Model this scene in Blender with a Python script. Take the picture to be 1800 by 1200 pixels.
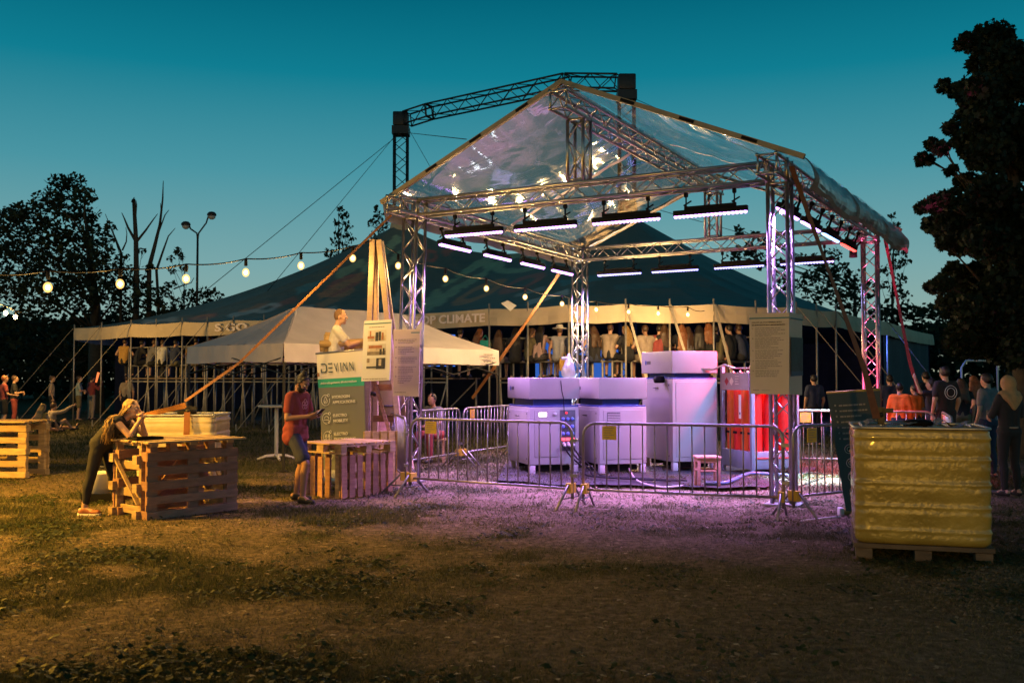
import bpy, bmesh, math, random
import numpy as np
from mathutils import Vector, Matrix, Quaternion

for o in list(bpy.data.objects): bpy.data.objects.remove(o)
SC = bpy.context.scene
COL = SC.collection
RND = random.Random(7)
V = Vector

# ------------------------------------------------------------------ camera
F, CH, TILT = 1750.0, 1.65, math.atan(64/1750)
cd = bpy.data.cameras.new('camera'); cam = bpy.data.objects.new('camera', cd); COL.objects.link(cam)
cam.location = (0, 0, CH); cam.rotation_euler = (math.pi/2 + TILT, 0, 0)
cd.sensor_width = 36; cd.lens = 36*F/1800; cd.clip_end = 600
cd.dof.use_dof = True; cd.dof.focus_distance = 14.5; cd.dof.aperture_fstop = 3.5
SC.camera = cam

# ------------------------------------------------------------------ sky, dusk
w = bpy.data.worlds.new('World'); SC.world = w; w.use_nodes = True
nt = w.node_tree; nt.nodes.clear()
_o = nt.nodes.new('ShaderNodeOutputWorld'); _b = nt.nodes.new('ShaderNodeBackground')
_t = nt.nodes.new('ShaderNodeTexCoord'); _s = nt.nodes.new('ShaderNodeSeparateXYZ'); _r = nt.nodes.new('ShaderNodeValToRGB')
nt.links.new(_t.outputs['Generated'], _s.inputs[0]); nt.links.new(_s.outputs['Z'], _r.inputs[0])
nt.links.new(_r.outputs[0], _b.inputs[0]); nt.links.new(_b.outputs[0], _o.inputs[0])
_b.inputs[1].default_value = 1.0
_stops = [(0.0, (.36, .38, .27)), (.05, (.28, .42, .375)), (.11, (.19, .385, .40)), (.20, (.068, .30, .365)),
          (.29, (.005, .205, .285)), (.36, (.001, .130, .195)), (.50, (.001, .042, .075)), (1.0, (.001, .012, .026))]
_e = _r.color_ramp.elements
while len(_e) < len(_stops): _e.new(.5)
for k, (p, c) in enumerate(_stops): _e[k].position = p; _e[k].color = (*c, 1)

SC.view_settings.view_transform = 'Standard'; SC.view_settings.look = 'None'
SC.view_settings.exposure = 0.0; SC.view_settings.gamma = 1.0
SC.cycles.use_denoising = True
SC.cycles.max_bounces = 8; SC.cycles.transparent_max_bounces = 24
SC.cycles.caustics_reflective = False; SC.cycles.caustics_refractive = False
SC.cycles.sample_clamp_indirect = 4.0

AMBER = (1.0, .475, .035); WARM = (1.0, .62, .24); LILAC = (.57, .27, 1.0)
LED_W, BULB_W, SODIUM_W, FLOOD_W = 116.0, 62.0, 4900.0, 2600.0

# ------------------------------------------------------------------ helpers
_c, _sn = math.cos(TILT), math.sin(TILT)
def at(px, py, Y):
    a = (px-900)/F; b = (600-py)/F; k = Y/(_c-b*_sn)
    return V((a*k, Y, CH+(_sn+b*_c)*k))
def gnd(px, py):
    a = (px-900)/F; b = (600-py)/F; k = -CH/(_sn+b*_c)
    return V((a*k, (_c-b*_sn)*k, 0))
def wx(px, Y): return (px-900)/F*Y
def lerp(a, b, t): return a+(b-a)*t

def wloc(o):
    p = V((0, 0, 0))
    while o is not None: p = p+o.location; o = o.parent
    return p
def tag(o, label=None, cat=None, group=None, kind=None):
    if label: o['label'] = label
    if cat: o['category'] = cat
    if group: o['group'] = group
    if kind: o['kind'] = kind
    return o
def thing(name, label, cat, loc=(0, 0, 0), group=None, rz=0):
    o = bpy.data.objects.new(name, None); COL.objects.link(o); o.location = loc; o.rotation_euler = (0, 0, rz)
    o.empty_display_size = .1
    return tag(o, label, cat, group)
def kids(o): return [c for c in bpy.data.objects if c.parent == o]
CHILD = {}
def reg(o):
    if o.parent: CHILD.setdefault(o.parent.name, []).append(o)
def copy_tree(o, parent=None):
    c = o.copy(); COL.objects.link(c)
    if parent is not None: c.parent = parent
    for ch in CHILD.get(o.name, []):
        reg(copy_tree(ch, c))
    return c

class MB:
    def __init__(s): s.v = []; s.f = []; s.m = []; s.mi = 0
    def face(s, idx): s.f.append(idx); s.m.append(s.mi)
    def quad(s, a, b, c, d):
        n = len(s.v); s.v += [V(a), V(b), V(c), V(d)]; s.face((n, n+1, n+2, n+3))
    def poly(s, pts):
        n = len(s.v); s.v += [V(p) for p in pts]; s.face(tuple(range(n, n+len(pts))))
    def obox(s, c, ux, uy, uz):      # centre and half vectors
        c, ux, uy, uz = V(c), V(ux), V(uy), V(uz); n = len(s.v)
        for k in (-1, 1):
            for j in (-1, 1):
                for i in (-1, 1): s.v.append(c+ux*i+uy*j+uz*k)
        for q in ((0, 2, 3, 1), (4, 5, 7, 6), (0, 1, 5, 4), (2, 6, 7, 3), (0, 4, 6, 2), (1, 3, 7, 5)):
            s.face(tuple(n+i for i in q))
    def box(s, x0, y0, z0, x1, y1, z1):
        s.obox(((x0+x1)/2, (y0+y1)/2, (z0+z1)/2), ((x1-x0)/2, 0, 0), (0, (y1-y0)/2, 0), (0, 0, (z1-z0)/2))
    def beam(s, a, b, w, h, up=(0, 0, 1)):
        a, b = V(a), V(b); d = b-a; L = d.length; d.normalize(); u = V(up)
        if abs(d.dot(u)) > .98: u = V((1, 0, 0))
        r = d.cross(u).normalized(); u = r.cross(d)
        s.obox((a+b)/2, d*L/2, r*w/2, u*h/2)
    def path(s, pts, r, n=6, cap=True, closed=False):
        pts = [V(p) for p in pts]; R = r if isinstance(r, (list, tuple)) else [r]*len(pts)
        base = len(s.v); prev = None; N = len(pts)
        for i, p in enumerate(pts):
            if closed: d = pts[(i+1) % N]-pts[i-1]
            else: d = (pts[min(i+1, N-1)]-pts[max(i-1, 0)])
            if d.length < 1e-9: d = V((0, 0, 1))
            d.normalize()
            if prev is None:
                a = V((0, 0, 1)) if abs(d.z) < .9 else V((1, 0, 0)); x = d.cross(a).normalized()
            else:
                x = prev-d*prev.dot(d)
                if x.length < 1e-6: x = d.cross(V((.3, .5, .8)))
                x.normalize()
            prev = x; y = d.cross(x)
            for k in range(n):
                t = 2*math.pi*k/n; s.v.append(p+(x*math.cos(t)+y*math.sin(t))*R[i])
        for i in range(N if closed else N-1):
            j = (i+1) % N
            for k in range(n):
                k2 = (k+1) % n; s.face((base+i*n+k, base+i*n+k2, base+j*n+k2, base+j*n+k))
        if cap and not closed:
            s.face(tuple(base+k for k in reversed(range(n)))); s.face(tuple(base+(N-1)*n+k for k in range(n)))
    def tube(s, a, b, r, n=6, r2=None): s.path([a, b], [r, r if r2 is None else r2], n)
    def lathe(s, prof, c=(0, 0, 0), n=16, ax=None):
        c = V(c); base = len(s.v); q = V((0, 0, 1)).rotation_difference(V(ax)) if ax is not None else None
        for (r, z) in prof:
            for k in range(n):
                t = 2*math.pi*k/n; p = V((r*math.cos(t), r*math.sin(t), z))
                if q: p.rotate(q)
                s.v.append(c+p)
        for i in range(len(prof)-1):
            for k in range(n):
                k2 = (k+1) % n; s.face((base+i*n+k, base+i*n+k2, base+(i+1)*n+k2, base+(i+1)*n+k))
        s.face(tuple(base+k for k in reversed(range(n)))); s.face(tuple(base+(len(prof)-1)*n+k for k in range(n)))
    def ell(s, c, rx, ry, rz, M=None, n=12, m=8):
        c = V(c); base = len(s.v)
        s.v.append(V((0, 0, -1)))
        for j in range(1, m):
            ph = -math.pi/2+math.pi*j/m
            for k in range(n):
                t = 2*math.pi*k/n; s.v.append(V((math.cos(ph)*math.cos(t), math.cos(ph)*math.sin(t), math.sin(ph))))
        s.v.append(V((0, 0, 1)))
        for i in range(base, len(s.v)):
            p = V((s.v[i].x*rx, s.v[i].y*ry, s.v[i].z*rz)); s.v[i] = c+(M @ p if M is not None else p)
        for k in range(n): s.face((base, base+1+(k+1) % n, base+1+k))
        for j in range(m-2):
            for k in range(n):
                a = base+1+j*n; k2 = (k+1) % n; s.face((a+k, a+k2, a+n+k2, a+n+k))
        a = base+1+(m-2)*n; top = len(s.v)-1
        for k in range(n): s.face((a+k, a+(k+1) % n, top))
    def cap(s, p, q, r1, r2=None, n=10):
        p, q = V(p), V(q); r2 = r1 if r2 is None else r2; d = q-p; L = d.length
        if L < 1e-5: d = V((0, 0, 1)); L = 1e-4
        prof = []
        for k in range(1, 4): t = math.pi/2*k/4; prof.append((r1*math.sin(t), -r1*math.cos(t)))
        prof += [(r1, 0), (r2, L)]
        for k in range(3, 0, -1): t = math.pi/2*k/4; prof.append((r2*math.sin(t), L+r2*math.cos(t)))
        s.lathe(prof, p, n, d.normalized())
    def build(s, name, mat, parent=None, smooth=False, kind=None, link=True):
        off = wloc(parent) if parent is not None else V((0, 0, 0))
        me = bpy.data.meshes.new(name)
        me.from_pydata([tuple(p-off) for p in s.v], [], s.f)
        mats = mat if isinstance(mat, (list, tuple)) else [mat]
        for mm in mats: me.materials.append(mm)
        if len(mats) > 1: me.polygons.foreach_set('material_index', s.m)
        if smooth: me.polygons.foreach_set('use_smooth', [True]*len(s.f))
        me.update()
        o = bpy.data.objects.new(name, me); COL.objects.link(o)
        if parent is not None: o.parent = parent; reg(o)
        if kind: o['kind'] = kind
        return o
def autosmooth(o, ang=35):
    me = o.data
    me.polygons.foreach_set('use_smooth', [True]*len(me.polygons))
    try: me.set_sharp_from_angle(angle=math.radians(ang))
    except Exception: pass
    return o
def bevel(o, w=.01, seg=2):
    bm = bmesh.new(); bm.from_mesh(o.data)
    bmesh.ops.remove_doubles(bm, verts=bm.verts, dist=1e-5)
    es = [e for e in bm.edges if len(e.link_faces) == 2 and e.calc_face_angle(0) > .5]
    bmesh.ops.bevel(bm, geom=es, offset=w, segments=seg, affect='EDGES', profile=.5)
    bm.to_mesh(o.data); bm.free(); return autosmooth(o)

# ------------------------------------------------------------------ materials
MATS = {}
def mat(name, col, rough=.7, metal=0, var=.12, scale=6, bump=0, bscale=40, spec=.5, perobj=0, alpha=1, trans=0, coat=0, sss=0):
    if name in MATS: return MATS[name]
    m = bpy.data.materials.new(name); m.use_nodes = True; MATS[name] = m
    n = m.node_tree; p = n.nodes['Principled BSDF']
    p.inputs['Roughness'].default_value = rough; p.inputs['Metallic'].default_value = metal
    p.inputs['Specular IOR Level'].default_value = spec
    if coat: p.inputs['Coat Weight'].default_value = coat
    if trans: p.inputs['Transmission Weight'].default_value = trans
    tc = n.nodes.new('ShaderNodeTexCoord')
    no = n.nodes.new('ShaderNodeTexNoise'); no.inputs['Scale'].default_value = scale; no.inputs['Detail'].default_value = 6
    n.links.new(tc.outputs['Object'], no.inputs['Vector'])
    mr = n.nodes.new('ShaderNodeMapRange'); mr.inputs[1].default_value = .3; mr.inputs[2].default_value = .7
    mr.inputs[3].default_value = 1-var; mr.inputs[4].default_value = 1+var
    n.links.new(no.outputs[0], mr.inputs[0])
    mul = n.nodes.new('ShaderNodeVectorMath'); mul.operation = 'SCALE'; mul.inputs[0].default_value = col[:3]
    if perobj:
        oi = n.nodes.new('ShaderNodeObjectInfo'); m2 = n.nodes.new('ShaderNodeMapRange')
        m2.inputs[3].default_value = 1-perobj; m2.inputs[4].default_value = 1+perobj
        n.links.new(oi.outputs['Random'], m2.inputs[0])
        mm = n.nodes.new('ShaderNodeMath'); mm.operation = 'MULTIPLY'
        n.links.new(mr.outputs[0], mm.inputs[0]); n.links.new(m2.outputs[0], mm.inputs[1]); n.links.new(mm.outputs[0], mul.inputs['Scale'])
    else: n.links.new(mr.outputs[0], mul.inputs['Scale'])
    n.links.new(mul.outputs[0], p.inputs['Base Color'])
    r2 = n.nodes.new('ShaderNodeMapRange'); r2.inputs[3].default_value = max(.02, rough-.1); r2.inputs[4].default_value = min(1, rough+.1)
    n.links.new(no.outputs[0], r2.inputs[0]); n.links.new(r2.outputs[0], p.inputs['Roughness'])
    if bump:
        nb = n.nodes.new('ShaderNodeTexNoise'); nb.inputs['Scale'].default_value = bscale; nb.inputs['Detail'].default_value = 5
        n.links.new(tc.outputs['Object'], nb.inputs['Vector'])
        bp = n.nodes.new('ShaderNodeBump'); bp.inputs['Strength'].default_value = bump; bp.inputs['Distance'].default_value = .02
        n.links.new(nb.outputs[0], bp.inputs['Height']); n.links.new(bp.outputs[0], p.inputs['Normal'])
    return m
def emat(name, col, st):
    if name in MATS: return MATS[name]
    m = bpy.data.materials.new(name); m.use_nodes = True; MATS[name] = m
    p = m.node_tree.nodes['Principled BSDF']; p.inputs['Base Color'].default_value = (*[min(.8, c) for c in col], 1)
    p.inputs['Emission Color'].default_value = (*col, 1); p.inputs['Emission Strength'].default_value = st
    return m
def wood(name, col, var=.3):
    if name in MATS: return MATS[name]
    m = mat(name, col, .8, 0, var, 5, .35, 60, perobj=.22)
    n = m.node_tree
    no = [x for x in n.nodes if x.bl_idname == 'ShaderNodeTexNoise'][0]; tc = [x for x in n.nodes if x.bl_idname == 'ShaderNodeTexCoord'][0]
    mp = n.nodes.new('ShaderNodeMapping'); mp.inputs['Scale'].default_value = (1, 1, 5)
    n.links.new(tc.outputs['Object'], mp.inputs['Vector']); n.links.new(mp.outputs[0], no.inputs['Vector'])
    return m
def film(name, tint, gloss=.5, rough=.12, haze=.12, bscale=5, bstr=.5, dens=.2, stretch=(1, 1, 1), dif=(.6, .6, .62)):
    m = bpy.data.materials.new(name); m.use_nodes = True; MATS[name] = m
    n = m.node_tree; n.nodes.clear(); L = n.links.new
    out = n.nodes.new('ShaderNodeOutputMaterial'); tr = n.nodes.new('ShaderNodeBsdfTransparent'); gl = n.nodes.new('ShaderNodeBsdfGlossy')
    df = n.nodes.new('ShaderNodeBsdfDiffuse'); tl = n.nodes.new('ShaderNodeBsdfTranslucent')
    tr.inputs[0].default_value = (*tint, 1); gl.inputs['Color'].default_value = (.9, .9, .9, 1); gl.inputs['Roughness'].default_value = rough
    df.inputs[0].default_value = (*dif, 1); tl.inputs[0].default_value = (*dif, 1)
    tc = n.nodes.new('ShaderNodeTexCoord'); mp = n.nodes.new('ShaderNodeMapping'); mp.inputs['Scale'].default_value = stretch
    L(tc.outputs['Object'], mp.inputs[0])
    nb = n.nodes.new('ShaderNodeTexNoise'); nb.inputs['Scale'].default_value = bscale; nb.inputs['Detail'].default_value = 4; nb.inputs['Distortion'].default_value = 1.2
    L(mp.outputs[0], nb.inputs['Vector'])
    bp = n.nodes.new('ShaderNodeBump'); bp.inputs['Strength'].default_value = bstr; bp.inputs['Distance'].default_value = .08
    L(nb.outputs[0], bp.inputs['Height']); L(bp.outputs[0], gl.inputs['Normal'])
    fr = n.nodes.new('ShaderNodeFresnel'); fr.inputs[0].default_value = 1.5; L(bp.outputs[0], fr.inputs['Normal'])
    fm = n.nodes.new('ShaderNodeMath'); fm.operation = 'MULTIPLY_ADD'; fm.inputs[1].default_value = .62; fm.inputs[2].default_value = gloss*.08; fm.use_clamp = True
    L(fr.outputs[0], fm.inputs[0])
    a1 = n.nodes.new('ShaderNodeMixShader'); a1.inputs[0].default_value = .5; L(df.outputs[0], a1.inputs[1]); L(tl.outputs[0], a1.inputs[2])
    a2 = n.nodes.new('ShaderNodeMixShader'); a2.inputs[0].default_value = haze; L(tr.outputs[0], a2.inputs[1]); L(a1.outputs[0], a2.inputs[2])
    a3 = n.nodes.new('ShaderNodeMixShader'); L(fm.outputs[0], a3.inputs[0]); L(a2.outputs[0], a3.inputs[1]); L(gl.outputs[0], a3.inputs[2])
    L(a3.outputs[0], out.inputs[0])
    return m

ALU = mat('aluminium', (.40, .39, .38), .34, .95, .15, 9)
STEEL = mat('galvanised_steel', (.45, .45, .44), .45, .8, .2, 14)
POLE = mat('scaffold_steel', (.36, .33, .29), .55, .5, .25, 8)
DARKMETAL = mat('dark_metal', (.03, .03, .032), .5, .5, .2, 8)
BLACK = mat('black_plastic', (.006, .006, .007), .6, 0, .2, 8, spec=.12)
PALLET = wood('pallet_wood', (.42, .29, .15))
NEWWOOD = wood('fresh_timber', (.46, .33, .22), .15)
LOGWOOD = wood('round_timber', (.45, .30, .14), .25)
REDWOOD = wood('weathered_wood', (.34, .18, .11), .25)
STRAP = mat('orange_webbing', (.36, .16, .05), .7, 0, .1, 20, .2, 150)
PINKSTRAP = mat('pink_webbing', (.55, .08, .14), .7, 0, .1, 20)
STRAPDARK = mat('brown_webbing', (.22, .08, .03), .75, 0, .15, 20)
WHITEPVC = mat('white_pvc', (.74, .72, .68), .5, 0, .06, 3)
GREYPVC = mat('grey_pvc', (.35, .34, .34), .45, 0, .1, 3)
VALANCE = mat('valance_canvas', (.56, .45, .31), .75, 0, .1, 2, .3, 6)
GAZEBO = mat('gazebo_fabric', (.66, .58, .55), .75, 0, .08, 2.5, .5, 5)
PAPER = mat('poster_board', (.72, .71, .68), .45, 0, .03, 4, 0)
KRAFT = mat('kraft_board', (.55, .47, .34), .5, 0, .05, 4)
INK = mat('dark_ink', (.05, .05, .06), .6)
GREYINK = mat('grey_ink', (.22, .20, .18), .6)
TEALINK = mat('teal_ink', (.03, .16, .20), .5)
GREENINK = mat('green_ink', (.04, .36, .24), .5)
WHITEINK = mat('white_ink', (.75, .74, .72), .5)
MACHINE = mat('machine_panel_paint', (.265, .255, .245), .42, 0, .05, 3, .06, 200)
DOORPAINT = mat('door_paint', (.245, .235, .225), .4, 0, .05, 3)
MACHINE_TRIM = mat('machine_edge_paint', (.33, .32, .33), .35, 0, .04, 3)
BLUEPAINT = mat('blue_recess_paint', (.015, .035, .20), .35, 0, .1, 5)
REDPAINT = mat('red_cylinder_paint', (.62, .02, .015), .35, 0, .12, 6)
ORANGEPAINT = mat('orange_cylinder_paint', (.60, .09, .01), .35, 0, .12, 6)
SKIN = mat('skin', (.52, .30, .20), .55, 0, .06, 10)
SKIN2 = mat('tanned_skin', (.36, .19, .115), .55, 0, .06, 10)

# ------------------------------------------------------------------ value noise for the ground
_g = np.random.default_rng(3)
_T = _g.random((256, 256))
def vnoise(x, y):
    xi = np.floor(x).astype(int); yi = np.floor(y).astype(int); fx = x-xi; fy = y-yi
    fx = fx*fx*(3-2*fx); fy = fy*fy*(3-2*fy)
    a = _T[xi & 255, yi & 255]; b = _T[(xi+1) & 255, yi & 255]; c = _T[xi & 255, (yi+1) & 255]; d = _T[(xi+1) & 255, (yi+1) & 255]
    return (a*(1-fx)+b*fx)*(1-fy)+(c*(1-fx)+d*fx)*fy
def fbm(x, y, o=5):
    s = 0; a = .5; t = 0
    for k in range(o):
        s = s+a*vnoise(x*2**k+17*k, y*2**k+31*k); t += a; a *= .55
    return s/t
def gheight(x, y):
    return (fbm(x*.5+5, y*.5+9, 4)-.5)*.10*np.clip((y-2)/6, .3, 1)+(fbm(x*4, y*4, 3)-.5)*.035
def grassiness(x, y):
    f = fbm(x*.55+40, y*.75+11, 5)+.35*(fbm(x*2.6, y*2.6, 3)-.5)
    g = np.clip((f-.46)*7, 0, 1)*.8+.25*np.clip((fbm(x*3.1+7, y*3.1+2, 4)-.40)*4, 0, 1)
    dirt = np.exp(-(((x-1.6)/2.2)**2+((y-6.6)/1.9)**2))      # bare patch in the foreground
    g = g*(1-.9*np.clip(dirt*1.4, 0, 1))
    far = np.clip((y-16)/6, 0, 1)
    return np.clip(g*(1-far)+far*np.clip(.35+g, 0, 1), 0, 1)
def gravelly(x, y):
    return np.clip((np.exp(-(((x-4.6)/1.7)**2+((y-7.0)/2.0)**2))-.25)*2.5, 0, 1)

# ------------------------------------------------------------------ ground
def np_mesh(name, verts, faces_flat, nper, mat_, kind=None, attrs=None, smooth=False):
    me = bpy.data.meshes.new(name); nv = len(verts); nf = len(faces_flat)//nper
    me.vertices.add(nv); me.vertices.foreach_set('co', np.asarray(verts, np.float32).ravel())
    me.loops.add(nf*nper); me.loops.foreach_set('vertex_index', np.asarray(faces_flat, np.int32))
    me.polygons.add(nf); me.polygons.foreach_set('loop_start', np.arange(0, nf*nper, nper, dtype=np.int32))
    if smooth: me.polygons.foreach_set('use_smooth', np.ones(nf, bool))
    for k, a in (attrs or {}).items():
        at_ = me.attributes.new(k, 'FLOAT', 'POINT'); at_.data.foreach_set('value', np.asarray(a, np.float32).ravel())
    me.update(calc_edges=True); me.validate()
    for mm in (mat_ if isinstance(mat_, (list, tuple)) else [mat_]): me.materials.append(mm)
    o = bpy.data.objects.new(name, me); COL.objects.link(o)
    if kind: o['kind'] = kind
    return o

def ground_mat():
    m = bpy.data.materials.new('ground_soil'); m.use_nodes = True; n = m.node_tree; L = n.links.new; p = n.nodes['Principled BSDF']
    p.inputs['Roughness'].default_value = .95; p.inputs['Specular IOR Level'].default_value = .15
    tc = n.nodes.new('ShaderNodeTexCoord')
    ag = n.nodes.new('ShaderNodeAttribute'); ag.attribute_name = 'grass'
    def noise(s, d=6):
        x = n.nodes.new('ShaderNodeTexNoise'); x.inputs['Scale'].default_value = s; x.inputs['Detail'].default_value = d; L(tc.outputs['Object'], x.inputs['Vector']); return x
    def ramp(src, stops):
        r = n.nodes.new('ShaderNodeValToRGB'); e = r.color_ramp.elements
        while len(e) < len(stops): e.new(.5)
        for k, (q, c) in enumerate(stops): e[k].position = q; e[k].color = (*c, 1)
        L(src, r.inputs[0]); return r
    dirt = ramp(noise(14).outputs[0], [(.25, (.075, .058, .034)), (.45, (.165, .125, .08)), (.6, (.255, .19, .125)), (.78, (.40, .31, .205))])
    gra = ramp(noise(30).outputs[0], [(.3, (.035, .04, .018)), (.55, (.10, .10, .045)), (.8, (.20, .17, .09))])
    nn = noise(9, 8)
    md = n.nodes.new('ShaderNodeMath'); md.operation = 'MULTIPLY_ADD'; md.inputs[1].default_value = .9; md.inputs[2].default_value = -.45; L(nn.outputs[0], md.inputs[0])
    ad = n.nodes.new('ShaderNodeMath'); ad.use_clamp = True; L(ag.outputs['Fac'], ad.inputs[0]); L(md.outputs[0], ad.inputs[1])
    mx = n.nodes.new('ShaderNodeMix'); mx.data_type = 'RGBA'; L(ad.outputs[0], mx.inputs[0]); L(dirt.outputs[0], mx.inputs[6]); L(gra.outputs[0], mx.inputs[7])
    L(mx.outputs[2], p.inputs['Base Color'])
    bp = n.nodes.new('ShaderNodeBump'); bp.inputs['Strength'].default_value = 1.0; bp.inputs['Distance'].default_value = .05
    b2 = noise(45, 8); L(b2.outputs[0], bp.inputs['Height']); L(bp.outputs[0], p.inputs['Normal'])
    return m
GROUND = ground_mat()
def build_ground():
    # fine near field, coarse out to the horizon, one sheet
    ys = np.concatenate([[-60, -25, -10, -4, 0, 2], np.arange(3.5, 16, .07), np.arange(16, 26, .16), np.arange(26, 46, .7), [50, 60, 80, 120, 200, 400]])
    xs = np.concatenate([[-300, -120, -60, -35, -22, -15], np.arange(-11, 11, .09), [11.5, 13, 16, 22, 35, 60, 120, 300]])
    X, Y = np.meshgrid(xs, ys); Z = gheight(X, Y)*np.clip((30-Y)/10, 0, 1)*np.clip((16-np.abs(X))/5, 0, 1)
    nx, ny = len(xs), len(ys)
    i = np.arange(ny-1)[:, None]*nx+np.arange(nx-1)[None, :]
    fc = np.stack([i, i+1, i+nx+1, i+nx], -1).reshape(-1)
    np_mesh('ground', np.stack([X, Y, Z], -1).reshape(-1, 3), fc, 4, GROUND, 'structure', {'grass': grassiness(X, Y)}, True)
build_ground()

def leaf_mat(name, cols, rough=.6, tl=.3):
    m = bpy.data.materials.new(name); m.use_nodes = True; n = m.node_tree; L = n.links.new; p = n.nodes['Principled BSDF']
    p.inputs['Roughness'].default_value = rough; p.inputs['Specular IOR Level'].default_value = .25
    a = n.nodes.new('ShaderNodeAttribute'); a.attribute_name = 'tone'
    r = n.nodes.new('ShaderNodeValToRGB'); e = r.color_ramp.elements
    while len(e) < len(cols): e.new(.5)
    for k, c in enumerate(cols): e[k].position = k/(len(cols)-1); e[k].color = (*c, 1)
    L(a.outputs['Fac'], r.inputs[0]); L(r.outputs[0], p.inputs['Base Color'])
    t = n.nodes.new('ShaderNodeBsdfTranslucent'); L(r.outputs[0], t.inputs[0])
    mx = n.nodes.new('ShaderNodeMixShader'); mx.inputs[0].default_value = tl
    L(p.outputs[0], mx.inputs[1]); L(t.outputs[0], mx.inputs[2])
    L(mx.outputs[0], n.nodes['Material Output'].inputs[0]); return m
GRASSM = leaf_mat('grass_blades', [(.03, .04, .015), (.07, .08, .03), (.15, .13, .06), (.30, .24, .13)])
CLOVERM = leaf_mat('clover_leaves', [(.02, .035, .012), (.045, .065, .022), (.07, .08, .03)])
PEBBLE = mat('pebble', (.16, .13, .09), .9, 0, .3, 9)

def build_grass():
    r = np.random.default_rng(11)
    def field(n, y0, y1, hgt, wid, power=1.0):
        out = []
        y = y0+(y1-y0)*r.random(n)**power; x = (r.random(n)-.5)*(y*1.12+1.5)
        g = grassiness(x, y); keep = r.random(n) < (.34+.66*g)
        x, y, g = x[keep], y[keep], g[keep]; k = len(x)
        h = hgt*(.45+.9*r.random(k))*(.55+.6*g); th = r.random(k)*2*np.pi; lean = h*(.2+1.0*r.random(k))
        z = gheight(x, y)*np.clip((30-y)/10, 0, 1)*np.clip((16-np.abs(x))/5, 0, 1)-.004
        ph = r.random(k)*2*np.pi
        a = np.stack([x-np.cos(ph)*wid, y-np.sin(ph)*wid, z], -1); b = np.stack([x+np.cos(ph)*wid, y+np.sin(ph)*wid, z], -1)
        c = np.stack([x+np.cos(th)*lean, y+np.sin(th)*lean, z+h], -1)
        tone = np.clip(r.random(k)*.65+.6*(1-g)*r.random(k), 0, 1)
        return np.stack([a, b, c], 1).reshape(-1, 3), np.repeat(tone, 3)
    v1, t1 = field(420000, 4.6, 13, .038, .0032, 1.3)
    v2, t2 = field(110000, 11, 20, .055, .007)
    v3, t3 = field(60000, 19, 38, .09, .016)
    v = np.concatenate([v1, v2, v3]); t = np.concatenate([t1, t2, t3])
    o = np_mesh('grass', v, np.arange(len(v)), 3, GRASSM, 'stuff', {'tone': t})
    # low broad leaved clumps among the grass
    n = 95000; y = 4.6+13*r.random(n)**1.3; x = (r.random(n)-.5)*(y*1.1+1.5)
    g = grassiness(x, y)*np.clip((fbm(x*1.7+3, y*1.7+8, 4)-.42)*6, 0, 1); kp = r.random(n) < g
    x, y = x[kp], y[kp]; k = len(x); z = gheight(x, y)+.012+.03*r.random(k)
    s = .012+.016*r.random(k); th = r.random(k)*6.28; tx = (r.random((k, 2))-.5)*1.2
    pts = []
    for q in range(4):
        dx = np.cos(th+q*np.pi/2)*s; dy = np.sin(th+q*np.pi/2)*s*.8
        pts.append(np.stack([x+dx, y+dy, z+dx*tx[:, 0]+dy*tx[:, 1]], -1))
    v = np.stack(pts, 1).reshape(-1, 3)
    np_mesh('ground_cover', v, np.arange(len(v)), 4, CLOVERM, 'stuff', {'tone': np.repeat(r.random(k), 4)})
    # dry leaves and straw bits
    n = 5200; y = 4.6+16*r.random(n)**1.2; x = (r.random(n)-.5)*(y*1.1+1.5); z = gheight(x, y)+.008+.02*r.random(n); s = .012+.022*r.random(n); th = r.random(n)*6.28; w2 = np.where(r.random(n) < .5, .12, .55); tz = (r.random(n)-.5)*.8
    ca, sa = np.cos(th)*s, np.sin(th)*s
    v = np.stack([np.stack([x-ca, y-sa, z-tz*s*.5], -1), np.stack([x+sa*w2, y-ca*w2, z+.004], -1), np.stack([x+ca, y+sa, z+tz*s*.5], -1), np.stack([x-sa*w2, y+ca*w2, z+.002], -1)], 1).reshape(-1, 3)
    np_mesh('litter', v, np.arange(len(v)), 4, leaf_mat('dry_leaves', [(.16, .10, .05), (.34, .25, .13), (.5, .42, .28)]), 'stuff', {'tone': np.repeat(r.random(n), 4)})
    # gravel by the big tank
    n = 26000; x = 1.6+6.4*r.random(n); y = 4.8+5.5*r.random(n); kp = r.random(n) < gravelly(x, y)*.8+.02
    x, y = x[kp], y[kp]; k = len(x); z = gheight(x, y); s = .006+.016*r.random(k)**2.2
    oc = np.array([[1, 0, 0], [0, 1, 0], [-1, 0, 0], [0, -1, 0], [0, 0, .75], [0, 0, -.5]])
    sc = s[:, None, None]*(.7+.6*r.random((k, 6, 1))); th = r.random(k)*6.28
    R = np.stack([np.stack([np.cos(th), -np.sin(th), 0*th], -1), np.stack([np.sin(th), np.cos(th), 0*th], -1), np.stack([0*th, 0*th, 1+0*th], -1)], 1)
    v = np.einsum('kij,nj->kni', R, oc)*sc+np.stack([x, y, z+s*.3], -1)[:, None, :]
    f = np.array([[0, 1, 4], [1, 2, 4], [2, 3, 4], [3, 0, 4], [1, 0, 5], [2, 1, 5], [3, 2, 5], [0, 3, 5]])
    fc = (np.arange(k)[:, None, None]*6+f[None]).reshape(-1)
    np_mesh('gravel', v.reshape(-1, 3), fc, 3, PEBBLE, 'stuff')
build_grass()

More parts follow.
